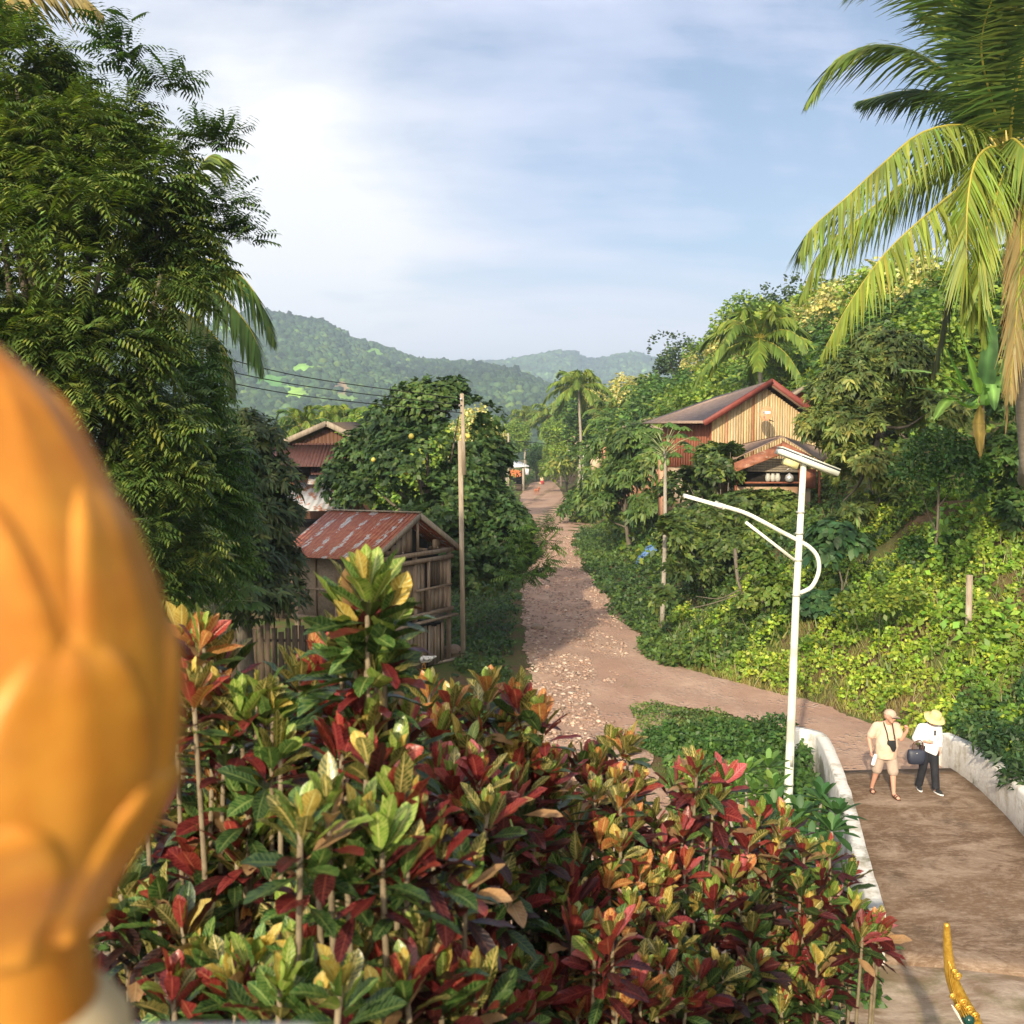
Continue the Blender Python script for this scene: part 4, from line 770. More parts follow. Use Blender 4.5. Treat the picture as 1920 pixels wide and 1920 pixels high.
F=(fi[None]+(np.arange(n)*len(iv))[:,None,None]).reshape(-1,3); base=A([[.36,.255,.20],[.27,.185,.145],[.44,.345,.28],[.32,.21,.155],[.22,.15,.12]])[rng.integers(0,5,n)]
m,nt,out=newmat('stone'); g=NG(nt); principled(g,out,g.attr('col'),.85,spec=.2); M['stone']=m
tag(mk('stones',V.reshape(-1,3),F,m,col=np.repeat(jitcol(base,n,rng,.15,.04),len(iv),0)),'loose stones and rubble strewn over the road',kind='stuff')
# ================= buildings and street things =================
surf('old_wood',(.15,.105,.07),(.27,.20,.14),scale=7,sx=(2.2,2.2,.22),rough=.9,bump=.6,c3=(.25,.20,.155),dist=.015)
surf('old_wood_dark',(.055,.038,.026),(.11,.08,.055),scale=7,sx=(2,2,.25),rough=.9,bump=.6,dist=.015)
surf('grey_wood',(.17,.135,.10),(.30,.25,.19),scale=8,sx=(2,2,.25),rough=.9,bump=.5,dist=.01)
surf('red_plank',(.18,.055,.03),(.30,.11,.06),scale=5,sx=(2,2,.25),rough=.8,bump=.4)
surf('barge_red',(.15,.035,.028),(.22,.055,.04),scale=3,rough=.6,bump=.2)
surf('plaster',(.40,.30,.20),(.52,.42,.30),scale=1.5,rough=.9,bump=.3,c3=(.30,.17,.10))
surf('brick_wall',(.42,.20,.12),(.50,.28,.18),scale=3,rough=.9,bump=.4)
surf('shade_fill',(.010,.008,.006),(.02,.016,.012),rough=.95)  # near-black colour standing in for the shade inside rooms and openings
surf('lamp_paint',(.60,.62,.52),(.70,.70,.60),scale=3,rough=.45,bump=.1,spec=.5,c3=(.48,.47,.38))
surf('bamboo_mat',(.16,.12,.08),(.26,.20,.14),scale=16,rough=.9,bump=.8,dist=.02)
def rusty(name,rust1,rust2,zinc,axis,freq,cover,bs=.6,stretch=(1,1,1),rough=.55,streak=0):
    """corrugated sheet: ribs across 'axis' (unit vector), rust with pale zinc or paint left in streaks"""
    m,nt,out=newmat(name); g=NG(nt); pos=g.n('ShaderNodeNewGeometry').outputs['Position']
    t=g.n('ShaderNodeVectorMath',operation='DOT_PRODUCT',ins={0:pos,1:tuple(axis)}).outputs['Value']
    rib=g.math('SINE',g.math('MULTIPLY',t,freq*2*PI)); n=g.noise(1.6,6,.7,sx=stretch); n2=g.noise(6,5,.7)
    c=g.mix(g.ramp(n2,[(.35,0.0),(.65,1.0)]),rust1,rust2)
    sv=g.math('SINE',g.math('MULTIPLY',t,streak*2*PI)) if streak else 0.0
    v=g.math('ADD',g.math('ADD',n,g.math('MULTIPLY',n2,.35)),g.math('MULTIPLY',sv,.13)) if streak else g.math('ADD',n,g.math('MULTIPLY',n2,.35))
    c=g.mix(g.ramp(v,[(cover,0.0),(cover+.03,1.0)]),c,zinc)
    h=g.math('ADD',g.math('MULTIPLY',rib,1.0),g.math('MULTIPLY',n2,.2))
    principled(g,out,c,rough,.0,.4,g.bump(h,bs,.03)); M[name]=m
def wall_planks(mb,a,b,z0,ztop,w,th,rng,gap=.012,nrmv=None,jit=.01):
    """vertical boards between ground points a,b ; ztop function of fraction"""
    a,b=A(a),A(b); L=np.linalg.norm(b-a); n=max(1,int(L/w)); d=(b-a)/L; nv=np.cross(d,A([0,0,1.])) if nrmv is None else nrmv
    for i in range(n):
        f=(i+.5)/n; c=a+(b-a)*f; zt=ztop(f)+rng.uniform(-.01,.01); zb=z0+rng.uniform(0,.03); 
        if zt-zb<.05: continue
        mb.box([c[0],c[1],(zb+zt)/2]+nv*rng.uniform(0,jit),(L/n-gap,th,zt-zb),[d,nv,A([0,0,1.])])
def gable_roof(t,name,ridge_a,ridge_b,el_a,el_b,er_a,er_b,mat,th=.03,mat2=None):
    """two sloping sheets: left and right of the ridge, real thickness"""
    for (e0,e1),mm in (((el_a,el_b),mat),((er_a,er_b),mat2 or mat)):
        q=[A(ridge_a),A(ridge_b),A(e1),A(e0)]; nv=nrm(np.cross(q[1]-q[0],q[3]-q[0])); nv=nv if nv[2]>0 else -nv
        m=MB(); m.prism(q,-nv*th); m.build(name,M[mm],t)
rng=np.random.default_rng(201)
# ---- granary
u=nrm([.52,.855,0]); w=nrm([-.855,.52,0]); Z=A([0,0,1.]); O=A([-2.94,31,0.0])
def hp(a,b,z): return O+u*a+w*b+Z*z
rusty('granary_roof',(.26,.06,.032),(.38,.14,.07),(.46,.43,.41),tuple(w),6.5,.80,.7,(2.2,2.2,1.0),.6,1.55)
t=thing('granary','small raised wooden granary with a rusty red and grey tin roof beside the pole','granary',O)
gable_roof(t,'roof',hp(0,-.15,4.87),hp(0,3.45,4.83),hp(-2.3,-.15,3.66),hp(-2.35,3.5,3.60),hp(2.3,-.15,3.56),hp(2.3,3.45,3.6),'granary_roof')
m=MB()
for s_,z in ((-2.3,3.62),(2.3,3.52)): m.beam(hp(0,-.2,4.80),hp(s_,-.2,z),.04,.16)
m.beam(hp(0,-.2,4.90),hp(0,3.5,4.86),.10,.04); m.build('barge_board',M['grey_wood'],t)
x0,x1=-1.75,1.75
fr=MB()
for a in (x0,-.05,x1): fr.beam(hp(a,.0,0),hp(a,.0,3.66),.15,.15)
for a in (x0,x1): fr.beam(hp(a,3.2,0),hp(a,3.2,3.6),.15,.15); fr.beam(hp(a,1.6,0),hp(a,1.6,3.6),.13,.13)
for z in (3.62,3.40,1.72): fr.beam(hp(x0-.1,-.09,z),hp(x1+.1,-.09,z),.10,.13)
fr.beam(hp(x0-.2,-.16,1.52),hp(x1+.2,-.16,1.52),.2,.07); fr.beam(hp(x0-.09,-.1,3.6),hp(x0-.09,3.3,3.6),.1,.12); fr.beam(hp(x1+.09,-.1,3.6),hp(x1+.09,3.3,3.6),.1,.12); fr.beam(hp(x0-.09,-.1,1.7),hp(x0-.09,3.3,1.7),.1,.14)
fr.beam(hp(.0,-.09,3.7),hp(0,-.09,4.7),.10,.08); fr.beam(hp(.55,-.09,1.75),hp(.55,-.09,3.4),.08,.09); fr.beam(hp(-.1,-.10,2.5),hp(x1,-.10,2.5),.06,.07)
for a in (-1.2,-.6,.6,1.2): fr.beam(hp(a,0,3.7),hp(a,3.2,3.7),.06,.08)
fr.build('frame',M['old_wood'],t)
m=MB(); wall_planks(m,hp(x0,.03,0),hp(-.05,.03,0),1.75,lambda f:3.42,.36,.03,rng,.006); wall_planks(m,hp(.1,.03,0),hp(.52,.03,0),1.75,lambda f:3.4,.2,.03,rng); wall_planks(m,hp(1.25,.03,0),hp(x1,.03,0),2.5,lambda f:3.4,.2,.03,rng); wall_planks(m,hp(.55,.03,0),hp(x1,.03,0),1.75,lambda f:2.48,.2,.03,rng)
wall_planks(m,hp(x0*.8,.05,0),hp(-.1,.05,0),3.68,lambda f:3.75+f*.75,.25,.025,rng); wall_planks(m,hp(.95,.05,0),hp(1.35,.05,0),3.68,lambda f:4.1-f*.25,.2,.025,rng)
wall_planks(m,hp(x0,.0,0),hp(x1-.3,.0,0),.06,lambda f:1.3+.05*math.sin(f*20),.17,.03,rng,.03,jit=.05)
m.build('wall',M['old_wood'],t)
m=MB(); m.box(hp(0,1.7,2.6),(3.1,2.9,1.7),[u,w,Z]); m.box(hp(0,1.6,.65),(3.3,2.9,1.25),[u,w,Z]); m.prism([hp(-1.6,.35,3.5),hp(1.6,.35,3.5),hp(0,.35,4.6)],w*.04); m.build('interior',M['shade_fill'],t)  # solid boxes coloured as the shade inside the granary
m=MB(); m.box(hp(x0-.03,1.6,2.65),(.03,3.1,1.75),[u,w,Z]); m.build('side_wall',M['bamboo_mat'],t)
m=MB(); wall_planks(m,hp(x0-.02,.1,0),hp(x0-.02,3.1,0),.05,lambda f:1.2,.2,.03,rng,.04,jit=.06)
for b in (.8,2.4): m.beam(hp(x0-.06,b,1.75),hp(x0-.06,b,3.5),.09,.06)
m.beam(hp(x0-.07,.05,2.6),hp(x0-.07,3.1,2.6),.06,.06); m.build('side_planks',M['old_wood'],t)
m=MB(); m.box(hp(.93,-.03,2.95),(.55,.02,.85),[u,w,Z]); m.build('window_opening',M['shade_fill'],t)  # dark panel painted as the shade in the window
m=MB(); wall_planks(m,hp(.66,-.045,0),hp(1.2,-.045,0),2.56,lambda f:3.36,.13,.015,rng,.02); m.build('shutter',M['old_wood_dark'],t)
# ---- house behind, left
def HB(px,py,y=43): return pt(px,py,y)
surf('brown_plank',(.09,.042,.028),(.15,.075,.045),scale=5,sx=(2,2,.25),rough=.85,bump=.5)
rusty('red_sheet',(.055,.022,.018),(.09,.036,.028),(.42,.36,.32),(1,0,0),7,1.08,.8,(2.5,1,.3))
rusty('pale_sheet',(.20,.085,.05),(.28,.13,.08),(.33,.33,.33),(1,0,0),4,.62,.5,(1.6,1,.5))
pk=HB(612,792); zb=pk[2]
t=thing('wooden_house','tall brown wooden house with layered rusty tin roofs behind the granary','house',(pk[0],43,0))
eL=HB(512,836); eR=HB(716,842); bk=A([.3,6,.15])
gable_roof(t,'roof',pk,pk+bk,eL,eL+bk,eR,eR+bk,'old_wood_dark',.05)
m=MB(); m.beam(pk+A([0,-.05,-.04]),eL+A([0,-.05,-.04]),.05,.22); m.beam(pk+A([0,-.05,-.04]),eR+A([0,-.05,-.04]),.05,.22); m.build('barge_board',M['grey_wood'],t)
m=MB(); a=HB(530,838,43.3); b=HB(700,838,43.3); wall_planks(m,(a[0],43.4,0),(b[0],43.4,0),5.2,lambda f:pk[2]-.25-abs(f-.5)*1.9,.16,.04,rng,.01,nrmv=A([0,1.,0])); m.build('gable_wall',M['brown_plank'],t)
m=MB(); m.prism([HB(506,833,43.2),HB(700,833,43.2),HB(690,874,41.6),HB(518,874,41.6)],(0,0,-.03)); m.build('apron_roof',M['red_sheet'],t)
m=MB(); m.beam(HB(504,833,43.2),HB(702,833,43.2),.10,.10); m.build('ridge_cap',M['red_sheet'],t)
m=MB(); a=HB(540,880,43); b=HB(690,880,43); m.box([(a[0]+b[0])/2,43.4,4.6],(b[0]-a[0],.1,1.8)); m.build('upper_wall',M['brown_plank'],t)
m=MB(); a=HB(545,880,42.4); b=HB(580,884,42.4); m.box([(a[0]+b[0])/2,43.2,a[2]-.1],(.9,.08,.45)); m.build('window_opening',M['shade_fill'],t)
m=MB(); m.prism([HB(582,876,42.6),HB(655,876,42.6),HB(650,891,42),HB(583,889,42)],(0,0,-.03)); m.build('small_awning',M['red_sheet'],t)
m=MB(); m.prism([HB(556,905,42.6),HB(640,905,42.6),HB(655,957,39.5),HB(498,957,39.5)],(0,0,-.03)); m.prism([HB(580,892,42.9),HB(632,892,42.9),HB(630,907,42.4),HB(576,907,42.4)],(0,0,-.03)); m.build('lean_to_roof',M['pale_sheet'],t)
m=MB(); a=HB(515,960,41); b=HB(640,960,41); m.box([(a[0]+b[0])/2,42,1.9],(b[0]-a[0],2,3.8)); m.build('lower_room',M['shade_fill'],t)  # solid block, shade under the lean-to put into its colour
m=MB(); wall_planks(m,(a[0],40.6,0),(b[0],40.6,0),0,lambda f:2.9,.2,.04,rng,.03,nrmv=A([0,1.,0]))
m.beam(HB(508,968,39.6),HB(508,1150,39.6)*[1,1,0],.12,.12); m.beam(HB(640,965,39.6),HB(640,1150,39.6)*[1,1,0],.12,.12); m.beam(HB(505,985,39.6),HB(560,990,39.6),.1,.1); m.beam(HB(512,990,39.5),HB(555,1000,39.4),.3,.05); m.build('lower_wall',M['old_wood_dark'],t)
# ---- big gable house, right
g_=nrm([.87,.5,0]); b_=nrm([-.5,.87,0]); P0=A([12.0,48.0,0])
def gp2(a,b,z): return P0+g_*a+b_*b+Z*z
zg=float(hz(12,48))-.3
rusty('grey_roof',(.19,.125,.09),(.29,.20,.15),(.34,.28,.23),tuple(b_),5,.95,.5)
m,nt,out=newmat('warm_planks'); g=NG(nt); pc=g.attr('col'); n=g.noise(9,6,.7,sx=(1.5,1.5,.12)); k=g.ramp(n,[(.32,.62),(.62,1.15)]); principled(g,out,g.mix(1.0,pc,k,'MULTIPLY'),.85,spec=.2,normal=g.bump(n,.4,.01)); M['warm_planks']=m
t=thing('gable_house','large timber plank house with red barge boards and an orange dish on the slope','house',(12,48,zg))
gable_roof(t,'roof',gp2(0,-.1,9.9),gp2(0,4.0,9.25),gp2(-4.05,-.1,7.9),gp2(-4.2,4.2,7.95),gp2(4.6,-.1,7.6),gp2(4.6,4.0,7.5),'grey_roof',.05)
m=MB(); m.beam(gp2(.05,-.15,9.86),gp2(-4.05,-.15,7.86),.05,.26); m.beam(gp2(-.05,-.15,9.86),gp2(4.6,-.15,7.56),.05,.26); m.build('barge_board',M['barge_red'],t)
V=[];F=[];col=[]; a0=-3.15; a1=4.3; n=46; pal=A([[.47,.33,.17],[.53,.40,.23],[.42,.22,.12],[.49,.36,.20],[.36,.17,.09],[.55,.43,.27]])
mb=MB(); cc=[]
for i in range(n):
    a=a0+(a1-a0)*(i+.5)/n; zt=9.62-abs(a)*.5; wd=(a1-a0)/n-.012; q=len(mb.V); mb.box(gp2(a,.35+rng.uniform(0,.02),(zg+1.2+zt)/2),(wd,.03,zt-zg-1.2),[g_,b_,Z]); cc+= [pal[rng.choice(6,p=[.3,.25,.12,.2,.05,.08])]*rng.uniform(.85,1.12)]*8
mk('gable_wall',mb.V,mb.F,M['warm_planks'],t,col=A(cc))
m=MB(); wall_planks(m,gp2(-3.15,.36,0),gp2(-3.15,3.9,0),zg+2.3,lambda f:8.0,.18,.03,rng,.008); m.box(gp2(0.6,2.2,7.0),(7.2,3.4,2.0),[g_,b_,Z]); m.build('side_wall',M['red_plank'],t)
m=MB(); m.box(gp2(.55,2.15,zg+1.1),(7.3,3.5,2.6),[g_,b_,Z]); m.build('base_wall',M['plaster'],t)
m=MB()
for i,(a,b2) in enumerate(((-3.3,.3),(-3.3,3.7))): m.box(gp2(a,b2,zg+1.3),(.3,.3,2.7),[g_,b_,Z])
m.build('pillar',M['brick_wall'],t)
# lean-to shed in front
LX=lambda px,py,y=44: pt(px,py,y)
rusty('rust_planks',(.20,.07,.04),(.30,.12,.06),(.34,.28,.21),(.2,.1,1),3,.80,.5,(1,1,3))
t2=thing('shed','low rust and grey tin shed with a shaded shelf against the timber house','shed',(11.4,44,zg))
pkf=LX(1467,818,42.5); pkb=LX(1462,816,46.2); lf=LX(1374,861,42.5)+A([0,0,0]); lb=LX(1365,838,46.2); rf=LX(1545,866,42.5); rb=LX(1560,846,46.2)
gable_roof(t2,'roof',pkf,pkb,lf,lb,rf,rb,'grey_roof',.04)
m=MB(); f2=A([0,-.35,0]); m.prism([LX(1467,830,42.3),LX(1376,868,42.3),LX(1378,885,42.0),LX(1467,851,42.0)],(0,.04,-.03)); m.prism([LX(1467,826,42.3),LX(1545,868,42.3),LX(1538,880,42.0),LX(1467,849,42.0)],(0,.04,-.03)); m.build('awning',M['rust_planks'],t2)
m=MB()
for i in range(6): m.beam(LX(1392+i*3,882-i*4.5,42.9),LX(1500,884-i*4.0,42.9),.04,.09)
m.build('slat_wall',M['grey_wood'],t2)
m=MB(); m.box((LX(1378,895,44)+LX(1500,895,44))/2+A([0,.2,0]),(2.7,2.2,.75)); m.build('shelf_space',M['shade_fill'],t2)  # dark box in place of the shade behind the shelf
m=MB(); m.beam(LX(1380,905,42.7),LX(1505,905,42.7),.12,.07); m.box((LX(1498,893,42.7)+A([.35,0,-.1])),(.7,.1,.8)); m.beam(LX(1379,880,42.8),LX(1379,960,42.8),.1,.1); m.beam(LX(1536,875,42.8),LX(1536,960,42.8),.1,.1); m.build('shelf_frame',M['red_plank'],t2)
m=MB(); c=(LX(1378,935,43)+LX(1520,935,43))/2; m.box([c[0],43.7,(zg+c[2]+.5)/2],(3.1,1.6,c[2]+.5-zg)); m.build('shed_wall',M['plaster'],t2)
flat('pot',(.42,.40,.36),.5)
for i,(px,r) in enumerate(((1440,.12),(1449,.11),(1458,.12))):
    m=MB(); m.lathe(LX(px,896,42.75),[(r*.5,-.16),(r*.9,-.1),(r,0),(r*.85,.1),(r*.6,.15),(r*.7,.18)],14); o=m.build('clay_jar',M['pot'],None,smooth=True); tag(o,['squat pale jar at the left on the shed shelf','middle pale jar on the shed shelf','right pale jar on the shed shelf beside the kettle'][i],'jar')
m=MB(); m.lathe(LX(1480,896,42.6),[(.05,-.17),(.16,-.13),(.18,0),(.15,.11),(.05,.16),(.03,.2)],16); m.tube([LX(1471,884,42.6),LX(1480,878,42.6),LX(1489,884,42.6)],.012,5); tag(m.build('kettle',flat('kettle',(.62,.62,.62),.3,.6),None,smooth=True),'shiny metal kettle on the shed shelf','kettle')
# dish
dc=LX(1437,775,47.0); t=thing('satellite_dish','round orange satellite dish with a white patch on the plank gable','satellite dish',dc)
nd=nrm([-.45,-.85,.30]); sx=nrm(np.cross(nd,Z)); sy=np.cross(sx,nd); V=[];F=[];K=22
for j in range(6):
    r=.34*j/5
    for i in range(K): a=2*PI*i/K; V.append(dc+(sx*math.cos(a)*.92+sy*math.sin(a))*r+nd*(r*r*.5-.06))
F=[(j*K+i,j*K+(i+1)%K,(j+1)*K+(i+1)%K,(j+1)*K+i) for j in range(5) for i in range(K)]
o=mk('dish',V,F,flat('dish_orange',(.62,.20,.09),.5),t,smooth=True); so_=o.modifiers.new('thick','SOLIDIFY'); so_.thickness=.015
m=MB(); m.box(dc+sy*.05-sx*.02+nd*-.045,(.30,.12,.012),[sx,sy,nd]); m.build('white_patch',flat('patch',(.8,.78,.74),.6),t)
m=MB(); e=LX(1440,800,46.4); m.tube([dc-sy*.3,e,dc+nd*.45-sy*.1],.012,5); m.tube([dc-nd*.05,dc-nd*.25-sy*.2,LX(1450,790,47.6)],.025,6); m.box(dc+nd*.45-sy*.1,(.07,.07,.09)); m.build('feed_arm',flat('dish_metal',(.35,.33,.3),.5,.3),t)
# ---- lower far houses
def far_house(label,pix,y,ln,wallmat,zfoot,roofm='grey_roof',sk=.12):
    (lx,ly),(kx,ky),(rx,ry)=pix; k_=pt(kx,ky,y); l_=pt(lx,ly,y); r_=pt(rx,ry,y); bk=A([sk*ln,ln,0]); t=thing('wooden_house',label,'house',(k_[0],y,zfoot))
    gable_roof(t,'roof',k_,k_+bk,l_,l_+bk,r_,r_+bk,roofm,.08)
    m=MB(); m.beam(k_,l_,.08,.2); m.beam(k_,r_,.08,.2); m.build('barge_board',M['grey_wood'],t)
    m=MB(); w0,w1=l_[0]*.9+k_[0]*.1,r_[0]; m.prism([(w0,y+.5,zfoot),(w1,y+.5,zfoot),(w1,y+.5,r_[2]-.1),(k_[0],y+.5,k_[2]-.15),(w0,y+.5,l_[2]-.1)],(sk*(ln-.6),ln-1,0)); m.build('wall',M[wallmat],t)
    return t
tH=far_house('long low house with orange walls and grey roof beyond the papaya',((1100,838),(1213,796),(1262,815)),72,9,'brick_wall',2.6)
m=MB(); w0=pt(1108,850,71.8); m.box(w0+A([.35,0,-.6]),(.75,.25,1.8)); m.build('pillar',M['plaster'],tH)
m=MB(); c=pt(1122,842,71.9); m.box(c,(.35,.1,.5)); m.build('window_opening',M['shade_fill'],tH)
far_house('roof and orange gable showing just above the long low house',((1167,801),(1224,783),(1255,798)),92,9,'brick_wall',4.0)
far_house('small grey roof half hidden by trees behind the far lamp',((1057,818),(1100,802),(1150,812)),152,8,'plaster',1.0)
far_house('grey roof corner showing behind the timber gable at its right',((1470,752),(1515,722),(1570,745)),58,6,'red_plank',6)
# roadside stall far
YS=150; t=thing('market_stall','small open stall with a white metal roof at the end of the road','stall',pt(970,905,YS)*[1,1,0])
rusty('white_sheet',(.5,.45,.4),(.6,.58,.55),(.68,.70,.72),(1,0,0),3,.45,.3)
m=MB(); m.prism([pt(944,862,YS+2),pt(966,861,YS+2),pt(993,874,YS-1.5),pt(950,876,YS-1.5)],(0,0,-.1)); m.build('roof',M['white_sheet'],t)
for i,px in enumerate((981,950)):
    a=pt(px,876,YS-1); m=MB(); m.tube([a,[a[0]+.05,a[1],0]],.2,8); m.build('post',M['bark_pale'],t)
m=MB(); a=pt(962,890,YS+1.5); m.box([a[0],YS+2,1.4],(3.6,.2,2.8)); m.build('back_wall',M['shade_fill'],t)
m=MB(); a=pt(962,897,YS-1); m.box([a[0],YS-.8,.9],(2.8,.8,.12)); m.box([a[0],YS-.8,.4],(2.6,.6,.8)); m.build('counter',M['old_wood_dark'],t)
rg=np.random.default_rng(7); cl=MB()
for i in range(60): cl.lathe(pt(952+rg.uniform(0,24),881+rg.uniform(0,13),YS-1.0),[(.03,.14),(.14,0),(.03,-.14)],6)
tag(cl.build('fruit_display',flat('orange_goods',(.50,.17,.06),.6),None,smooth=True),'reddish orange goods heaped and hung under the stall roof','goods')
m=MB(); a=pt(988,884,YS-1.2); m.prism([a+A([-.25,0,.45]),a+A([.3,0,.4]),a+A([.25,0,-.5]),a+A([-.2,0,-.45])],(0,.06,0)); tag(m.build('cloth',flat('white_cloth',(.6,.6,.65),.9)),'white shirt hanging at the right of the stall','cloth')
# ---- poles and wires
YP2=32.7
t=thing('utility_pole','tall square wooden pole of two lapped timbers carrying wires','utility pole',pt(869,1235,YP2)*[1,1,0])
surf('pole_wood',(.22,.17,.12),(.34,.28,.21),scale=8,sx=(2,2,.25),rough=.85,bump=.5,dist=.01,c3=(.40,.33,.25))
m=MB(); m.beam([pt(869,1235,YP2)[0],YP2,-.3],pt(863,826,YP2),.15,.15,up=(0,1,0)); m.build('lower_timber',M['pole_wood'],t)
m=MB(); m.beam(pt(870.5,890,YP2-.14),pt(866,738,YP2-.14),.115,.12,up=(0,1,0)); m.build('upper_timber',M['pole_wood'],t)
m=MB(); m.tube([pt(864,748,YP2-.3),pt(864,748,YP2)],.03,6); m.tube([pt(860,760,YP2-.1),pt(870,760,YP2-.1)],.035,6); m.build('insulator',flat('ceramic',(.6,.6,.6),.3),t)
flat('cable',(.012,.012,.012),.6)
for (a,mid,b),lab in zip((((300,638),(560,705),(866,748)),((300,668),(560,722),(866,760)),((300,690),(560,741),(866,774))),('upper black cable running left from the wooden pole','middle black cable running left from the wooden pole','lowest black cable running left from the wooden pole')):
    m=MB(); m.tube(spline([pt(a[0]-160,a[1]-28,24.5),pt(a[0],a[1],26),pt(mid[0],mid[1],29.2),pt(b[0],b[1],YP2-.22)],40),.014,5,cap=False); tag(m.build('cable',M['cable']),lab,'cable')
t=thing('utility_pole','thin pale wooden pole far behind, left of the far palms','utility pole',pt(953,900,110)*[1,1,0]); m=MB(); m.beam([pt(953,900,110)[0],110,-.2],pt(953,812,110),.2,.2,up=(0,1,0)); m.build('timber',M['pole_wood'],t)
m=MB(); m.tube([pt(953,826,110),pt(990,829,112),pt(1052,834,118)],.03,4); tag(m.build('cable',M['cable']),'thin pale wire from the far wooden pole toward the far palms','cable')
# ---- solar street lamp (near) ; far one is the same design built smaller parts
def lamp(label,K,base):
    """K maps photo pixel -> world (lamp plane)"""
    t=thing('street_lamp',label,'street lamp',base)
    wpx=lambda s: np.linalg.norm(K(100+s,100)-K(100,100))
    m=MB(); P=[A(base)-Z*.2,K(1478,1490),K(1493,1115),K(1507,866)]; m.tube(P,[wpx(9.3),wpx(8.8),wpx(7),wpx(5.6)],14); m.tube([A(base)-Z*.02,A(base)+Z*.1],wpx(18),12); m.build('pole',M['lamp_paint'],t,smooth=True)
    m=MB(); m.tube(spline([K(1500,1112),K(1522,1100),K(1535,1072),K(1533,1045),K(1518,1026),K(1496,1013),K(1465,997),K(1430,978),K(1395,961),K(1345,946)],40),wpx(4.2),10); m.build('arm',M['lamp_paint'],t,smooth=True)
    m=MB(); m.beam(K(1492,1052),K(1398,979),wpx(5.5),wpx(5.5),up=(0,1,0)); m.build('brace',M['lamp_paint'],t)
    a,b=K(1352,949),K(1282,929); d=nrm(b-a); m=MB(); ax=[nrm(np.cross(d,A([0,1,0]))),d,A([0,1.,0])]; m.box((a+b)/2,(wpx(7.5),np.linalg.norm(b-a),wpx(24)),ax); m.tube([a-d*wpx(8),a+d*wpx(14)],wpx(6),10); m.build('lamp_head',M['lamp_paint'],t,bevel=.012)
    a,b=K(1459,846),K(1567,888); d=nrm(b-a); n_=nrm(np.cross(d,A([0,1,0]))); n_=n_ if n_[2]>0 else -n_; yv=A([0,1.,0]); L=np.linalg.norm(b-a)
    m=MB(); m.box((a+b)/2,(L,wpx(42),wpx(9)),[d,yv,n_]); m.build('panel_frame',M['lamp_paint'],t)
    m=MB(); m.box((a+b)/2+n_*wpx(6.0),(L*.97,wpx(40),wpx(2.0)),[d,yv,n_]); m.build('solar_cells',flat('solar',(.02,.03,.07),.15,0,.6),t)
    m=MB(); m.box((a+b)/2+n_*wpx(8.6),(L*1.0,wpx(42),wpx(2.2)),[d,yv,n_]); m.build('panel_top',M['lamp_paint'],t)
    m=MB()
    mf=flat('lamp_fittings',(.42,.42,.37),.5,.3)
    for (x_,y_) in ((1479,1470),(1496,1050),(1493,1116),(1501,960),(1499,1000)): m=MB(); m.tube([K(x_,y_-1.5),K(x_-.1,y_+1.5)],wpx(9.6 if y_>1400 else 8.6),14); m.build('clamp_band',mf,t)
    m=MB(); m.box(K(1482,1425)-A([0,wpx(8.5),0]),(wpx(6),wpx(1.5),wpx(22))); m.build('access_hatch',mf,t)
    m=MB(); m.tube([K(1340,945),K(1346,947)],wpx(7),10); m.build('joint_sleeve',mf,t)
    for (x_,y_) in ((1486,1300),(1503,925),(1306,936),(1330,943)): m=MB(); m.tube([K(x_,y_)-A([0,wpx(9),0]),K(x_,y_)-A([0,wpx(4),0])],wpx(1.1),6); m.build('bolt',mf,t)
    c=K(1482,868); m=MB(); m.box(c-n_*wpx(1),(wpx(27),wpx(24),wpx(12)),[d,yv,n_]); m.build('battery_box',flat('battery',(.66,.60,.28),.5),t)
YL2=18.8; bs=pt(1474,1560,YL2); bs[2]=float(hz(bs[0],YL2)); lamp('white solar street lamp with curved arm standing between crotons and bridge',lambda x,y:pt(x,y,YL2),bs)
f0=pt(1092,892,138); sfac=(7*1920)/(1*1.0)
def K2(x,y): # same lamp, standing far up the road
    q=pt(x,y,YL2)-pt(1478,1500,YL2); return A([f0[0],138,.2])+q*A([1.05,1,1.02])
lamp('small identical solar lamp far up the road beside the orange house',K2,(f0[0],138,0))
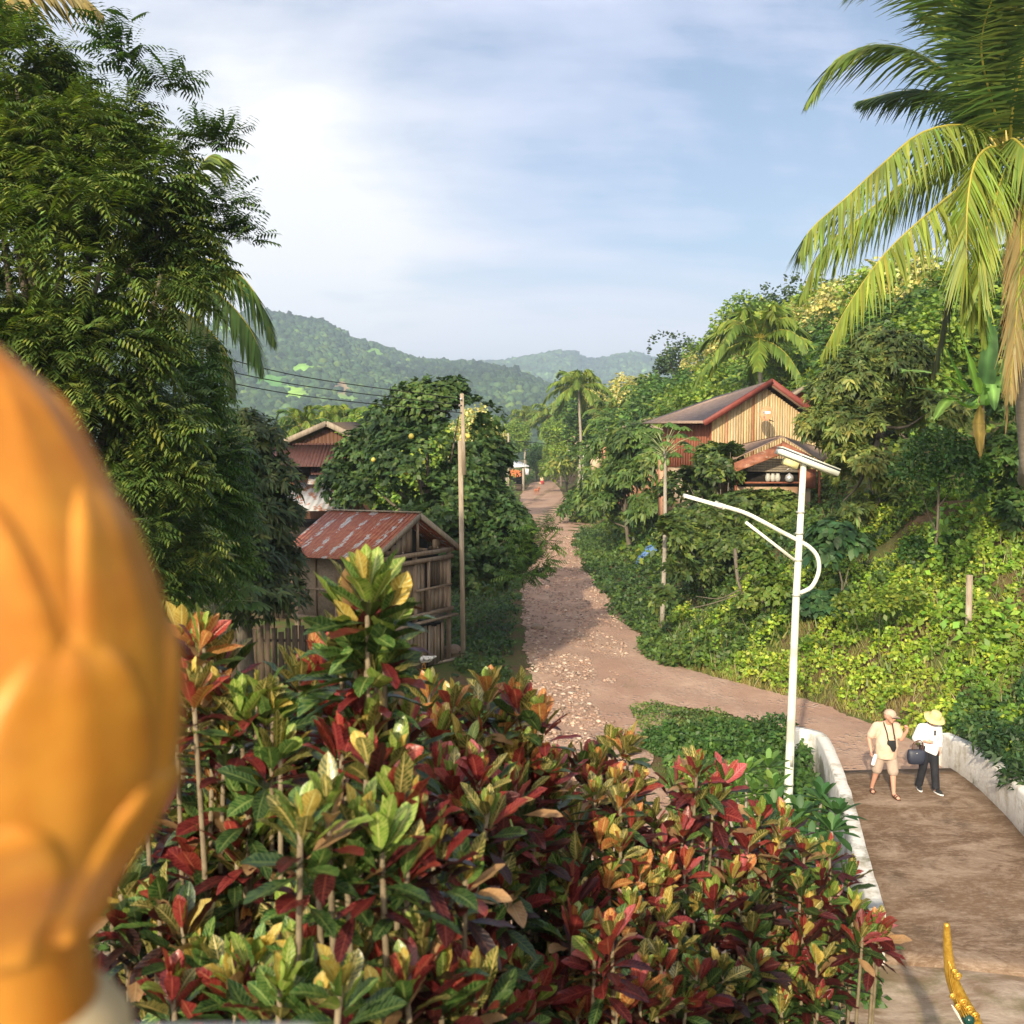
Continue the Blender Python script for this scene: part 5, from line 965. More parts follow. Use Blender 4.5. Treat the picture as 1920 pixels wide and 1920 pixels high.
# ---- bridge parapets
m,nt,out=newmat('whitewash'); g=NG(nt)
n=g.noise(2.2,7,.7,sx=(1,1,.6)); n2=g.noise(.9,4,.6); n3=g.noise(14,5,.7)
c=g.mix(g.ramp(n3,[(.4,0.0),(.7,1.0)]),(.72,.70,.66),(.60,.57,.52)); c=g.mix(g.ramp(n,[(.52,0.0),(.66,.75)]),c,(.36,.30,.20)); c=g.mix(g.ramp(g.math('ADD',n2,g.math('MULTIPLY',n3,.2)),[(.64,0.0),(.74,.8)]),c,(.14,.13,.07))
principled(g,out,c,.85,spec=.3,normal=g.bump(g.noise(7,8,.75),.6,.03)); M['whitewash']=m
def parapet(label,inner,side,zt,zb,th=.22,nseg=40,capw=.0):
    P=spline(np.c_[A(inner),np.zeros(len(inner))],nseg)[:,:2]; T=nrm(np.gradient(P,axis=0)); N=np.stack([T[:,1],-T[:,0]],-1)*side
    rg=np.random.default_rng(int(abs(side*5+7))); w=rg.normal(0,.006,(nseg,2)); s=np.linspace(0,1,nseg); zz_=zt(s); V=[];F=[]
    for i in range(nseg):
        a=P[i]+w[i]; b=P[i]+N[i]*th+w[i]
        prof=[(a,zb),(a,zz_[i]-.06),(a+N[i]*.015,zz_[i]),(b-N[i]*.015,zz_[i]),(b,zz_[i]-.06),(b,zb)]
        for q,z in prof: V.append((q[0],q[1],z+rg.normal(0,.004)))
    k=6
    for i in range(nseg-1):
        for j in range(k): F.append((i*k+j,i*k+(j+1)%k,(i+1)*k+(j+1)%k,(i+1)*k+j))
    F.append(tuple(range(k))); F.append(tuple((nseg-1)*k+j for j in range(k))[::-1])
    return tag(mk('parapet_wall',V,F,M['whitewash']),label,'wall')
parapet('whitewashed left parapet of the bridge, curving away at its far end',[(4.98,13.25),(5.42,15.2),(5.9,17.2),(6.35,19.3),(6.66,21.0),(6.66,21.6),(6.45,21.95),(6.15,22.1)],-1,lambda s:.80+.0*s,-.9,.23)
parapet('whitewashed right parapet of the bridge, stained and arched, behind the woman',[(8.1,12.4),(8.45,14.6),(8.9,17.0),(9.25,19.2),(9.36,20.8),(9.3,21.9)],1,lambda s:.80-.1*s+.08*np.sin(s*PI),-.9,.24)
# ---- small things along the road
m=MB(); c=pt(1817,1115,27); gz=float(hz(c[0],27)); m.tube([[c[0],27,gz-.2],[c[0]+.01,27,gz+.3],[c[0],27,pt(1817,1078,27)[2]]],[.095,.09,.085],8); tag(m.build('wooden_stump',M['pole_wood']),'short square cut wooden stump standing on the right bank','stump')
c=gp(1213,1082); V=[];F=[];K=14
rg=np.random.default_rng(3)
for j in range(10):
    for i in range(K): u_=i/(K-1)*2-1; v_=j/9*2-1; h_=.42*max(0,1-u_*u_-v_*v_*.8)**.6+rg.normal(0,.03); V.append((c[0]+u_*.62+.1*v_,c[1]+v_*.55,float(hz(c[0]+u_*.6,c[1]+v_*.5))+h_+.12))
F=[(j*K+i,j*K+i+1,(j+1)*K+i+1,(j+1)*K+i) for j in range(9) for i in range(K-1)]
o=mk('tarpaulin',V,F,flat('tarp_blue',(.10,.20,.42),.5),smooth=True); o.modifiers.new('thick','SOLIDIFY').thickness=.02; tag(o,'faded blue plastic sheet draped over a heap beside the road','tarpaulin')
for i,(a,b) in enumerate((((1152,1072),(1168,1092)),((1188,1062),(1200,1096)))):
    m=MB(); p,q=gp(*a),gp(*b); m.tube(spline([p+Z*(.5 if i else .35),(p+q)/2+Z*.15+A([-.1,0,0]),q+Z*.05],8),.035,6); tag(m.build('branch',M['bark_pale']),['curved pale branch lying left of the blue sheet','straight grey branch leaning on the blue sheet'][i],'branch')
t=thing('fallen_branch','bare brown branch with twigs hanging down the bank below the glossy mango','branch',pt(1390,1150,33.5)); m=MB()
m.tube(spline([pt(1378,1030,35),pt(1383,1085,34.2),pt(1392,1115,33.8),pt(1398,1160,33.4),pt(1396,1215,33)],14),np.linspace(.07,.02,14),7)
for q in (((1388,1105),(1350,1122),(1305,1118)),((1392,1112),(1425,1128),(1445,1122)),((1395,1130),(1380,1160),(1382,1195)),((1392,1112),(1340,1130),(1290,1142)),((1397,1150),(1412,1180),(1408,1205)),((1384,1088),(1400,1075),(1420,1080)),((1396,1170),(1385,1200),(1388,1225))):
    m.tube(spline([pt(x,y,33.9-.1*i) for i,(x,y) in enumerate(q)],8),np.linspace(.028,.008,8),5)
m.build('limbs',M['bark'],t,smooth=True)
# palisade fence left behind the crotons
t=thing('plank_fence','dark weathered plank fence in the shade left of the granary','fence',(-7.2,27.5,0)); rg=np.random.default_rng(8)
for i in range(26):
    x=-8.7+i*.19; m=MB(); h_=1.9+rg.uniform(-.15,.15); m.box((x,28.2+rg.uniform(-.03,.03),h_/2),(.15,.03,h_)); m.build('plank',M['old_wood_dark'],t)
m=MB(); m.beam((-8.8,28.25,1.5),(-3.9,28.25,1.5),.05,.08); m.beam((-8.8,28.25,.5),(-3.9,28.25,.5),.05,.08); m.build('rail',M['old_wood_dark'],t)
# log pile near it
rg=np.random.default_rng(12)
for i in range(7):
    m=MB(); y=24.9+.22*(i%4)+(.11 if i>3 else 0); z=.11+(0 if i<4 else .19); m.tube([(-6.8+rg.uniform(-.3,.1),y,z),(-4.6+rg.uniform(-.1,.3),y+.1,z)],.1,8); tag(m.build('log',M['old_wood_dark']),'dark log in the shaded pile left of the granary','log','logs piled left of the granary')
# rocks beside granary
for i,(px,py,s_,lab) in enumerate(((848,1225,.28,'rounded brown rock at the foot of the granary corner'),(822,1238,.16,'small grey rock between granary corner and pole'),(1008,1180,.2,'loose rock on the left edge of the stony road'))):
    c=gp(px,py); bm=bmesh.new(); bmesh.ops.create_icosphere(bm,subdivisions=2,radius=1); rg=np.random.default_rng(i); V=[A(v.co[:])*(1+rg.normal(0,.06))*A([1.3,1,.75])*s_+c+Z*s_*.35 for v in bm.verts]; F=[tuple(q.index for q in f.verts) for f in bm.faces]; bm.free(); tag(mk('rock',V,F,M['stone_plain'] if 'stone_plain' in M else surf('stone_plain',(.20,.14,.10),(.30,.23,.18),scale=5,bump=.5),smooth=True),lab,'rock')
m=MB(); a,b=gp(812,1247),gp(858,1238); m.beam(a+Z*.06,b+Z*.06,.12,.08); tag(m.build('board',M['grey_wood']),'pale board lying on the ground behind the duck','board')
# ================= foreground: terrace, finial, crotons, naga, people =================
surf('ledge_white',(.62,.58,.50),(.74,.70,.62),scale=20,rough=.7,bump=.15)
t=thing('terrace','pale masonry terrace with a corner pillar carrying the golden lotus finial','terrace',(0,-1,0))
m=MB(); m.box((0,-2.0,2.65),(9,4.6,5.3)); m.build('floor_block',M['ledge_white'],t)
m=MB(); m.box((-.345,.43,5.978),(.33,.27,1.30)); m.build('pillar',M['ledge_white'],t,bevel=.02)
m=MB(); m.box((-.345,.43,6.641),(.47,.33,.03)); m.build('cap',M['ledge_white'],t,bevel=.012)
# golden lotus bud
YF=.46; SC=YF/1920
gm,nt,out=newmat('gold_paint'); g=NG(nt); n=g.noise(22,4,.6); c=g.mix(g.ramp(n,[(.35,0.0),(.65,1.0)]),(.42,.145,.012),(.52,.225,.025)); c=g.mix(g.ramp(g.noise(9,6,.7),[(.56,0.0),(.72,.5)]),c,(.34,.13,.02)); principled(g,out,c,.5,.12,.4,g.bump(g.noise(60,4),.2,.002),coat=.06); M['gold_paint']=gm
axx=-48; ax0=pt(axx,1300,YF)
t=thing('lotus_finial','large golden lotus bud ornament with raised petals, blurred close at the left','finial',A([ax0[0],YF,pt(0,1890,YF)[2]]))
prof_px=[(565,2),(590,26),(640,62),(700,135),(760,188),(820,228),(900,272),(1000,318),(1100,355),(1200,382),(1300,396),(1400,392),(1480,375),(1560,335),(1620,285),(1680,235),(1720,222),(1790,218),(1850,222),(1890,230),(1960,235)]
zc=lambda py: pt(0,py,YF)[2]
PR_=A([(r*SC*.90,zc(p)) for p,r in prof_px]); m=MB(); m.lathe((ax0[0],YF,0),[(r,z) for r,z in PR_[::-1]],48); m.build('bud',M['gold_paint'],t,smooth=True)
def rad(z): return np.interp(z,PR_[::-1,1],PR_[::-1,0])
rows=[(1725,1420,6,.45,.0085),(1650,1150,6,.92,.0062),(1450,885,6,.40,.0040),(1150,690,5,.95,.0020)]
for ri,(pb,ptp,np_,off,lift) in enumerate(rows):
    zb_,zt_=zc(pb),zc(ptp)
    for q in range(np_):
        th0=-PI/2+off+2*PI*q/np_; n1_,n2_=34,25; V=[]
        for j in range(n1_):
            b=math.sin(j/(n1_-1)*PI/2); z=zb_+(zt_-zb_)*b; w_=1.0 if b<.35 else math.sqrt(max(0,1-((b-.35)/.65)**2)); hw=(PI/np_)*1.10*max(w_,.02)*(.80+.2*min(1,b/.35))
            for i in range(n2_):
                a=-1+2*i/(n2_-1); e_=(1-abs(a)**7)*(1-b**16); r=rad(z)+lift*e_+.0016*math.exp(-((abs(a)-.80)/.13)**2)*e_+.0016*math.exp(-((b-.86)/.10)**2)*e_-.0008+.0006*math.cos(a*9)*(1-abs(a))
                V.append((ax0[0]+r*math.cos(th0+a*hw),YF+r*math.sin(th0+a*hw),z))
        F=[(j*n2_+i,j*n2_+i+1,(j+1)*n2_+i+1,(j+1)*n2_+i) for j in range(n1_-1) for i in range(n2_-1)]
        mk('petal',V,F,M['gold_paint'],t,smooth=True)
m=MB(); m.lathe((ax0[0],YF,0),[(.042,zc(1860)),(.050,zc(1885)),(.058,zc(1915)),(.064,zc(1950)),(.066,6.656)],40); m.build('foot',surf('foot_beige',(.48,.37,.20),(.58,.46,.28),scale=15,bump=.1),t,smooth=True)
# ---- crotons
m,nt,out=newmat('croton'); g=NG(nt); base=g.attr('col'); vein=g.attr('vein')
uvn=g.n('ShaderNodeUVMap',uv_map='uv').outputs[0]; sp_=g.n('ShaderNodeSeparateXYZ',ins={0:uvn}).outputs; uu=g.math('ABSOLUTE',g.math('SUBTRACT',g.math('MULTIPLY',sp_[0],2.0),1.0))
ph=g.math('SUBTRACT',g.math('MULTIPLY',sp_[1],11.0),g.math('MULTIPLY',uu,1.7)); wv=g.math('ABSOLUTE',g.math('SINE',g.math('MULTIPLY',ph,PI)))
side=g.ramp(wv,[(.14,1.0),(.38,0.0)]); midr=g.ramp(uu,[(.05,1.0),(.13,0.0)]); net=g.ramp(g.noise(60,3,.6),[(.46,0.0),(.62,.35)])
vf=g.math('MAXIMUM',g.math('MAXIMUM',g.math('MULTIPLY',side,.8),midr),net)
bl=g.ramp(g.noise(26,4,.6),[(.35,.8),(.65,1.3)]); c=g.mix(g.math('MULTIPLY',vf,.9),g.mix(1.0,base,bl,'MULTIPLY'),vein)
principled(g,out,c,.30,spec=.5,normal=g.bump(g.math('ADD',side,midr),.35,.004),trans=.28,transcol=g.mix(1.0,c,(1.3,1.2,.6),'MULTIPLY')); M['croton']=m
LIME=((.12,.22,.012),(.52,.54,.11)); GRN=((.022,.085,.012),(.30,.40,.07)); DGR=((.010,.038,.010),(.14,.20,.04)); YEL=((.40,.26,.02),(.72,.62,.15)); ORG_=((.36,.085,.015),(.72,.46,.09)); OLV=((.055,.075,.010),(.68,.52,.12)); RED=((.21,.010,.010),(.52,.12,.05)); CRM=((.11,.006,.010),(.36,.05,.03)); MAR=((.040,.005,.008),(.18,.03,.02)); DRK=((.016,.006,.007),(.09,.03,.015)); PNK=((.42,.05,.06),(.6,.2,.2))
STY={'green':([LIME,LIME,OLV,YEL],[GRN,OLV,GRN,LIME],[DGR,MAR,GRN,CRM,DGR]),
 'fire':([YEL,ORG_,OLV,LIME],[OLV,ORG_,RED,OLV],[CRM,DGR,MAR,DGR]),
 'red':([RED,ORG_,OLV,LIME,PNK],[CRM,RED,OLV,GRN,PNK],[MAR,CRM,DGR,MAR]),
 'dark':([OLV,LIME,RED,YEL],[GRN,MAR,OLV,CRM,DGR],[DGR,MAR,DGR,DRK]),
 'mix':([LIME,OLV,YEL,RED],[OLV,GRN,CRM,RED],[MAR,DGR,DRK,DGR])}
def croton(label,top,stems,base,style,seed,L=.165,k=22):
    """stems: list of (rosette centre). builds stems, each leaf rosette in one foliage mesh"""
    rng=np.random.default_rng(seed); t=thing('croton_shrub',label,'shrub',base); base=A(base); st=MB(); VV=[];vn=[];UV=[]
    hub=base+(A(top)-base)*.45+A([rng.normal()*.05,rng.normal()*.05,0]); st.tube(spline([base-Z*.2,(base+hub)/2+rng.normal(0,.13,3)*A([1,1,.2]),hub],10),np.linspace(.020,.015,10),7)
    off=0
    for si,c in enumerate(stems):
        c=A(c); s0=hub if rng.uniform()<.6 else base+(hub-base)*rng.uniform(.4,.9); mid=(s0+c)/2+A([(c-s0)[0]*.25,(c-s0)[1]*.25,-.08])+rng.normal(0,.03,3); st.tube(spline([s0,mid,c],8),np.linspace(.014,.008,8),6)
        ax=nrm(nrm(c-mid)*.6+A([rng.normal()*.25,rng.normal()*.25,1])); kk=int(k*rng.uniform(.8,1.2)); i=np.arange(kk); f=i/kk
        e=np.interp(f,[0,.3,.65,1],[1.4,1.08,.55,-.35])+rng.normal(0,.13,kk); a=i*2.3999+rng.uniform(0,6.3)
        xx=nrm(np.cross(ax,A([0,1,.2]))); yy=np.cross(ax,xx)
        D=xx*(np.cos(a)*np.cos(e))[:,None]+yy*(np.sin(a)*np.cos(e))[:,None]+ax*np.sin(e)[:,None]
        U=nrm(np.tile(ax,(kk,1))-D*np.sum(D*ax,1,keepdims=True)*.9+rng.normal(0,.18,(kk,3)))
        P=c-ax*(f*.16)[:,None]+D*.012; Ls=L*np.interp(f,[0,.2,.6,1],[.55,.95,1.1,.95])*rng.uniform(.8,1.15,kk)
        V,F,uv,q=strips(P,D,U,Ls,Ls*.155*rng.uniform(.8,1.2,kk),[(0,.06),(.10,.12),(.20,.48),(.34,.82),(.50,1.02),(.66,1.06),(.80,.90),(.92,.48),(1.0,.02)],rng.uniform(-.05,.38,kk),fold=.30,mid=True,wav=.12)
        cs=[];vs=[]
        for ff in f:
            tier=STY[style][0 if ff<.26 else (1 if ff<.58 else 2)]; b_,v_=tier[rng.integers(0,len(tier))]; kq=rng.uniform(.75,1.2); b_,v_=(A(b_)*.88+A(b_).mean()*.12,A(v_)*.85+A(v_).mean()*.18); dead=ff>.3 and rng.uniform()<.05; cs.append(A([.30,.17,.08])*kq if dead else b_*kq); vs.append(A([.4,.27,.14])*kq if dead else v_*kq)
        VV.append((V,F+off,np.repeat(A(cs),q,0))); vn.append(np.repeat(A(vs),q,0)); UV.append(uv); off+=len(V)
    st.build('stems',surf('croton_bark',(.12,.09,.055),(.24,.19,.12),scale=25,bump=.5,dist=.003) if 'croton_bark' not in M else M['croton_bark'],t,smooth=True)
    mk('foliage',np.vstack([v[0] for v in VV]),np.vstack([v[1] for v in VV]),M['croton'],t,smooth=True,uv=np.vstack(UV),col=np.vstack([v[2] for v in VV]),col2=np.vstack(vn)); return t
def gz(x,y): return float(hz(x,y))
# name, top rosette px,py, depth, spread(px), how far down the rosettes reach (px), n, style
CR=[('tall croton with big green and dark red leaves rising in front of the granary',[(685,1115,3.3),(650,1150,3.35),(715,1160,3.3),(680,1200,3.25),(640,1235,3.4),(715,1240,3.35)],'green',.20,1),
('croton with orange veined leaves beside the golden finial',[(375,1190,3.6),(340,1180,3.7),(400,1230,3.55),(360,1290,3.5),(330,1380,3.5),(400,1310,3.6)],'fire',.17,2),
('yellow leaved croton with one pure yellow leaf left of the tall one',[(480,1290,3.5),(510,1330,3.45),(450,1330,3.55),(420,1400,3.4),(520,1420,3.4),(470,1480,3.4)],'green',.17,3),
('croton with long crimson leaves between the yellow and the tall one',[(560,1270,3.9),(610,1250,4.0),(580,1320,3.9),(620,1350,3.8),(650,1420,3.7)],'red',.19,4),
('blurred pale green croton nearest the camera with two bare tan stems',[(610,1520,2.6),(560,1540,2.6),(670,1555,2.6),(590,1600,2.6),(650,1610,2.65),(720,1570,2.6)],'green',.155,5),
('croton with a broad crimson leaf standing upright over a green tuft',[(740,1500,2.75),(780,1540,2.7),(700,1430,2.9),(760,1610,2.7),(815,1590,2.8)],'mix',.16,6),
('croton with speckled green tips in the middle left of the planting',[(700,1370,3.4),(760,1350,3.5),(650,1400,3.3),(740,1430,3.3),(680,1320,3.6)],'mix',.165,7),
('fiery orange and yellow croton in front of the stony road',[(850,1320,4.4),(890,1345,4.4),(820,1370,4.4),(870,1400,4.3),(800,1310,4.6),(920,1290,4.6)],'fire',.17,8),
('orange croton with yellow tips right of the fiery one',[(970,1310,4.6),(1000,1340,4.6),(940,1370,4.5),(990,1400,4.5),(960,1420,4.5)],'fire',.17,9),
('dark red croton with olive tips below the orange pair',[(850,1470,3.9),(900,1450,4.0),(930,1500,3.9),(870,1530,3.8),(960,1480,4.1),(820,1430,4.0)],'red',.165,10),
('croton with bright lime leaf pair at the centre',[(905,1440,4.3),(980,1470,4.4),(1010,1450,4.5),(950,1540,4.2),(1000,1560,4.2)],'mix',.16,11),
('small red tipped croton at the edge of the road view',[(1060,1430,5.4),(1090,1420,5.5),(1030,1440,5.4),(1110,1460,5.3),(1060,1500,5.2)],'red',.16,12),
('red and gold croton with tall thin tops right of centre',[(1150,1390,5.6),(1180,1400,5.6),(1120,1430,5.5),(1150,1470,5.3),(1190,1480,5.3)],'fire',.165,13),
('olive gold rosettes croton below the thin topped one',[(1120,1490,5.0),(1160,1500,5.0),(1080,1530,4.9),(1130,1560,4.8),(1190,1540,5.0),(1160,1590,4.8)],'fire',.155,14),
('deep red upright croton in front of the leafy bush',[(1310,1450,5.6),(1350,1460,5.6),(1270,1460,5.7),(1300,1490,5.5),(1340,1500,5.5)],'red',.18,15),
('croton with scarlet and orange leaves on thin crossed stems',[(1285,1560,5.3),(1250,1570,5.3),(1320,1580,5.4),(1220,1530,5.4),(1290,1620,5.2)],'red',.155,16),
('dark croton at the foot of the white lamp pole',[(1420,1530,5.8),(1460,1560,5.8),(1400,1570,5.7),(1440,1600,5.7),(1500,1600,5.9),(1480,1540,6.0)],'mix',.175,17),
('croton with striped yellow leaf fans right of the lamp pole foot',[(1450,1640,5.6),(1500,1660,5.6),(1540,1640,5.8),(1420,1680,5.5),(1520,1700,5.6),(1560,1680,5.7)],'dark',.165,18),
('isolated croton tuft hanging over the end of the left parapet',[(1640,1730,5.6),(1660,1750,5.6),(1620,1750,5.5)],'red',.165,19),
('croton with gold veined cluster in the lower middle',[(1200,1640,4.8),(1170,1660,4.7),(1230,1670,4.8),(1180,1710,4.6),(1250,1640,4.9),(1140,1640,4.7)],'fire',.155,20),
('croton with vivid scarlet leaf pair at lower centre',[(1110,1760,3.9),(1080,1740,4.0),(1150,1760,3.9),(1110,1800,3.8)],'red',.17,21),
('croton with a lone long lime leaf in the lower middle',[(1015,1640,4.2),(990,1680,4.1),(1040,1700,4.1),(1060,1660,4.3),(960,1640,4.2)],'dark',.165,22),
('dim green and maroon croton below the pomelo view',[(900,1620,3.7),(860,1660,3.6),(930,1680,3.7),(890,1740,3.5),(940,1600,3.8),(840,1600,3.7)],'dark',.17,23),
('small lime tipped croton tuft above the scarlet pair',[(1240,1720,4.6),(1210,1750,4.5),(1270,1760,4.6),(1240,1800,4.4)],'mix',.15,24),
('crimson pink croton at the bottom edge right of centre',[(1260,1850,4.3),(1290,1880,4.3),(1230,1890,4.2),(1310,1830,4.4),(1200,1860,4.2)],'red',.17,25),
('croton with long dark striped leaves at the lower right',[(1350,1820,4.8),(1390,1850,4.8),(1320,1870,4.7),(1370,1900,4.7),(1420,1810,4.9)],'dark',.165,26),
('dark maroon croton filling the right end of the planting',[(1450,1760,5.4),(1490,1790,5.4),(1420,1790,5.3),(1460,1840,5.2),(1510,1750,5.5),(1530,1810,5.4)],'dark',.17,27),
('low maroon croton beside the forecourt crack',[(1500,1860,5.3),(1540,1880,5.3),(1470,1890,5.2),(1550,1840,5.5),(1580,1800,5.6)],'dark',.165,28),
('crimson croton with a long drooping pink leaf at the bottom',[(960,1850,3.9),(1000,1870,3.9),(930,1880,3.8),(970,1910,3.8),(1030,1830,4.0)],'red',.17,29),
('gold speckled croton at the bottom centre',[(1110,1880,3.9),(1150,1890,3.9),(1080,1900,3.8),(1060,1850,4.0)],'fire',.16,30),
('salmon and gold croton at the bottom left of centre',[(720,1840,2.9),(780,1860,2.9),(690,1880,2.85),(830,1850,3.0),(800,1900,2.9)],'fire',.16,31),
('croton with dark green ribbed leaves hanging under the blurred one',[(620,1760,3.2),(570,1790,3.2),(540,1720,3.3),(680,1720,3.2),(600,1840,3.1)],'dark',.18,32),
('shady green croton with crimson lower leaves beside the finial stem',[(300,1700,3.2),(340,1740,3.2),(250,1730,3.3),(230,1640,3.4),(290,1780,3.2),(210,1700,3.4)],'dark',.17,33),
('small croton with orange and yellow leaves low at the left',[(430,1690,3.6),(400,1720,3.6),(460,1720,3.6),(430,1760,3.5)],'fire',.15,34),
('wide green leaved croton above the white ledge',[(480,1800,3.0),(420,1820,3.0),(530,1830,3.0),(370,1800,3.1),(460,1870,2.9)],'green',.165,35),
('leafy croton behind the finial waist',[(400,1540,3.6),(350,1560,3.6),(440,1570,3.5),(380,1620,3.5),(320,1500,3.7),(460,1620,3.5)],'mix',.17,36),
('maroon croton between the dim green one and the lime leaf',[(820,1720,3.5),(780,1690,3.5),(850,1790,3.4),(800,1780,3.4)],'dark',.165,37),
('olive and maroon croton under the lamp side rosettes',[(1370,1650,5.3),(1340,1690,5.2),(1390,1700,5.3),(1330,1740,5.1),(1410,1740,5.2),(1300,1700,5.1)],'dark',.17,38),
('dark leaved croton over the small parapet tuft',[(1560,1600,5.9),(1590,1640,5.9),(1540,1760,5.7),(1600,1700,5.8)],'dark',.165,39),
('lime and maroon croton low at the left beside the ledge',[(380,1880,2.8),(440,1850,2.8),(500,1890,2.7),(330,1850,2.9),(560,1860,2.8)],'mix',.155,41),
('dark ribbed croton at the bottom under the two bare stems',[(740,1740,3.3),(700,1800,3.4),(650,1860,3.5),(770,1800,3.2),(620,1900,3.5)],'dark',.165,42),
('green and crimson croton filling the bottom left of centre',[(880,1880,3.3),(850,1830,3.3),(920,1900,3.3),(900,1820,3.4)],'mix',.165,43),
('olive leaved croton low behind the gold speckled one',[(1100,1840,4.4),(1160,1830,4.4),(1130,1780,4.5),(1200,1820,4.4)],'fire',.15,44),
('leafy mixed croton low in front of the tan stems',[(560,1800,2.5),(640,1850,2.45),(720,1880,2.45),(600,1890,2.4),(520,1850,2.5),(680,1800,2.6)],'green',.14,45),
('dark croton low right of the tan stems',[(790,1760,2.7),(760,1850,2.6),(830,1830,2.7),(860,1890,2.7),(900,1850,2.8)],'mix',.15,46),
('dusky croton deep in the middle of the planting',[(1040,1600,4.8),(1080,1620,4.8),(1010,1770,4.4),(1050,1790,4.3),(1100,1690,4.5)],'dark',.165,40)]
rg=np.random.default_rng(55)
for lab,st_,sty,L,sd in CR:
    tp=pt(*st_[0]); ros=[pt(a+rg.normal()*4,b+rg.normal()*4,d+rg.normal()*.06) for a,b,d in st_]
    c=np.mean(ros,0); extra=[]
    for r in ros[:5]: extra.append(A(r)+A([rg.normal()*.14,abs(rg.normal())*.14,-rg.uniform(.16,.55)]))
    bx,by=c[0]+rg.normal()*.08,c[1]+.15
    croton(lab,c,ros+([] if sd in (19,5,1) else extra),(bx,by,gz(bx,by)),sty,sd+300,L*1.0,27)
# ---- naga crest
t=thing('naga_crest','golden serpent head crest with a tall tapering horn at the bottom right','statue',pt(1850,1960,8.2)*[1,1,0]+A([0,0,gz(3.8,8.2)])); YN=8.2
NP=lambda x,y,d=0: pt(x,y,YN+d)
gm,nt,out=newmat('naga_gold'); g=NG(nt); n=g.noise(30,4,.6); c=g.mix(g.ramp(n,[(.35,0.0),(.7,1.0)]),(.50,.26,.03),(.72,.47,.09)); principled(g,out,c,.32,.55,.5,g.bump(n,.2,.004)); M['naga_gold']=gm
m=MB(); m.tube(spline([NP(1775,1731),NP(1776,1760),NP(1779,1800),NP(1785,1835),NP(1800,1872),NP(1826,1925),NP(1838,1980),NP(1830,2060)],40),np.interp(np.linspace(0,1,40),[0,.1,.35,.6,.8,1],[.022,.030,.045,.065,.09,.12]),12); m.build('horn',M['naga_gold'],t,smooth=True)
m=MB()
for k_ in range(5): m.tube(spline([NP(1779+k_*2,1800+k_*5,-.05),NP(1782+k_*4,1840+k_*4,-.075),NP(1795+k_*5,1878+k_*3,-.10),NP(1812+k_*6,1915,-.11)],16),[.006]*16,5)
for (x,y,r) in ((1795,1831,.030),(1789,1822,.020),(1806,1880,.03),(1817,1893,.034),(1796,1888,.026),(1828,1905,.03),(1786,1868,.022)):
    a=np.linspace(0,4.6*PI/2*1.6,22); m.tube([NP(x,y,-.10)+A([math.cos(q)*r*(1-i/26),-.02*i/22,math.sin(q)*r*(1-i/26)]) for i,q in enumerate(a)],np.linspace(.012,.007,22),6)
m.build('scrolls',M['naga_gold'],t,smooth=True)
m=MB()
for k_ in range(4): m.tube(spline([NP(1784+k_*2,1884+k_*4,-.12),NP(1796+k_*2,1900+k_*5,-.14),NP(1806+k_*3,1925+k_*4,-.13)],12),[.005]*12,5)
m.build('brow_lines',flat('naga_white',(.7,.68,.6),.4),t,smooth=True)
m=MB(); m.lathe(NP(1816,1912,-.10),[(.005,.05),(.04,.03),(.05,0),(.04,-.03),(.005,-.05)],14); m.build('eye',flat('naga_green',(.01,.05,.04),.2),t,smooth=True)
m=MB(); q=NP(1830,2060); m.tube(spline([q,q+A([.05,.1,-.4]),q+A([.1,.25,-1.0]),A([q[0]+.1,q[1]+.3,gz(q[0],q[1])-.1])],14),np.linspace(.13,.22,14),14); m.build('neck',flat('naga_body',(.10,.26,.16),.4),t,smooth=True)
# ---- lamp-foot marker stone / pale stump end
# ================= people =================
def blob(name,prims,mat,parent,voxel=.014,smooth=6,cut=None):
    """prims: (p0,p1,r0,r1[,flat]) tapered capsules merged into one continuous skin"""
    bm=bmesh.new()
    for p in prims:
        p0,p1,r0,r1=A(p[0]),A(p[1]),p[2],p[3]; sq=p[4] if len(p)>4 else (1,1,1)
        n=5
        for i in range(n+1):
            f=i/n; c=p0+(p1-p0)*f; r=r0+(r1-r0)*f; mt=Matrix.Translation(Vector(c))@Matrix.Diagonal((r*sq[0],r*sq[1],r*sq[2],1)); bmesh.ops.create_icosphere(bm,subdivisions=2,radius=1,matrix=mt)
        d=p1-p0; L=np.linalg.norm(d)
        if L>1e-4:
            rot=Vector(d).to_track_quat('Z','Y').to_matrix().to_4x4(); mt=Matrix.Translation(Vector((p0+p1)/2))@Matrix.Diagonal((sq[0],sq[1],1,1))@rot; bmesh.ops.create_cone(bm,cap_ends=True,segments=14,radius1=r0*.985,radius2=r1*.985,depth=L,matrix=mt)
    me=bpy.data.meshes.new(name+'_src'); bm.to_mesh(me); bm.free(); o=bpy.data.objects.new(name,me); C.objects.link(o)
    r=o.modifiers.new('r','REMESH'); r.mode='VOXEL'; r.voxel_size=voxel; s=o.modifiers.new('s','SMOOTH'); s.iterations=smooth; s.factor=.5
    dg=bpy.context.evaluated_depsgraph_get(); m2=bpy.data.meshes.new_from_object(o.evaluated_get(dg)); o.modifiers.clear(); o.data=m2; bpy.data.meshes.remove(me)
    if cut is not None:
        b2=bmesh.new(); b2.from_mesh(m2)
        for co_,no_ in cut: bmesh.ops.bisect_plane(b2,geom=b2.verts[:]+b2.edges[:]+b2.faces[:],plane_co=Vector(co_),plane_no=Vector(no_),clear_outer=True)
        b2.to_mesh(m2); b2.free()
    m2.polygons.foreach_set('use_smooth',[True]*len(m2.polygons)); m2.materials.clear(); m2.materials.append(mat); o.parent=parent; return o
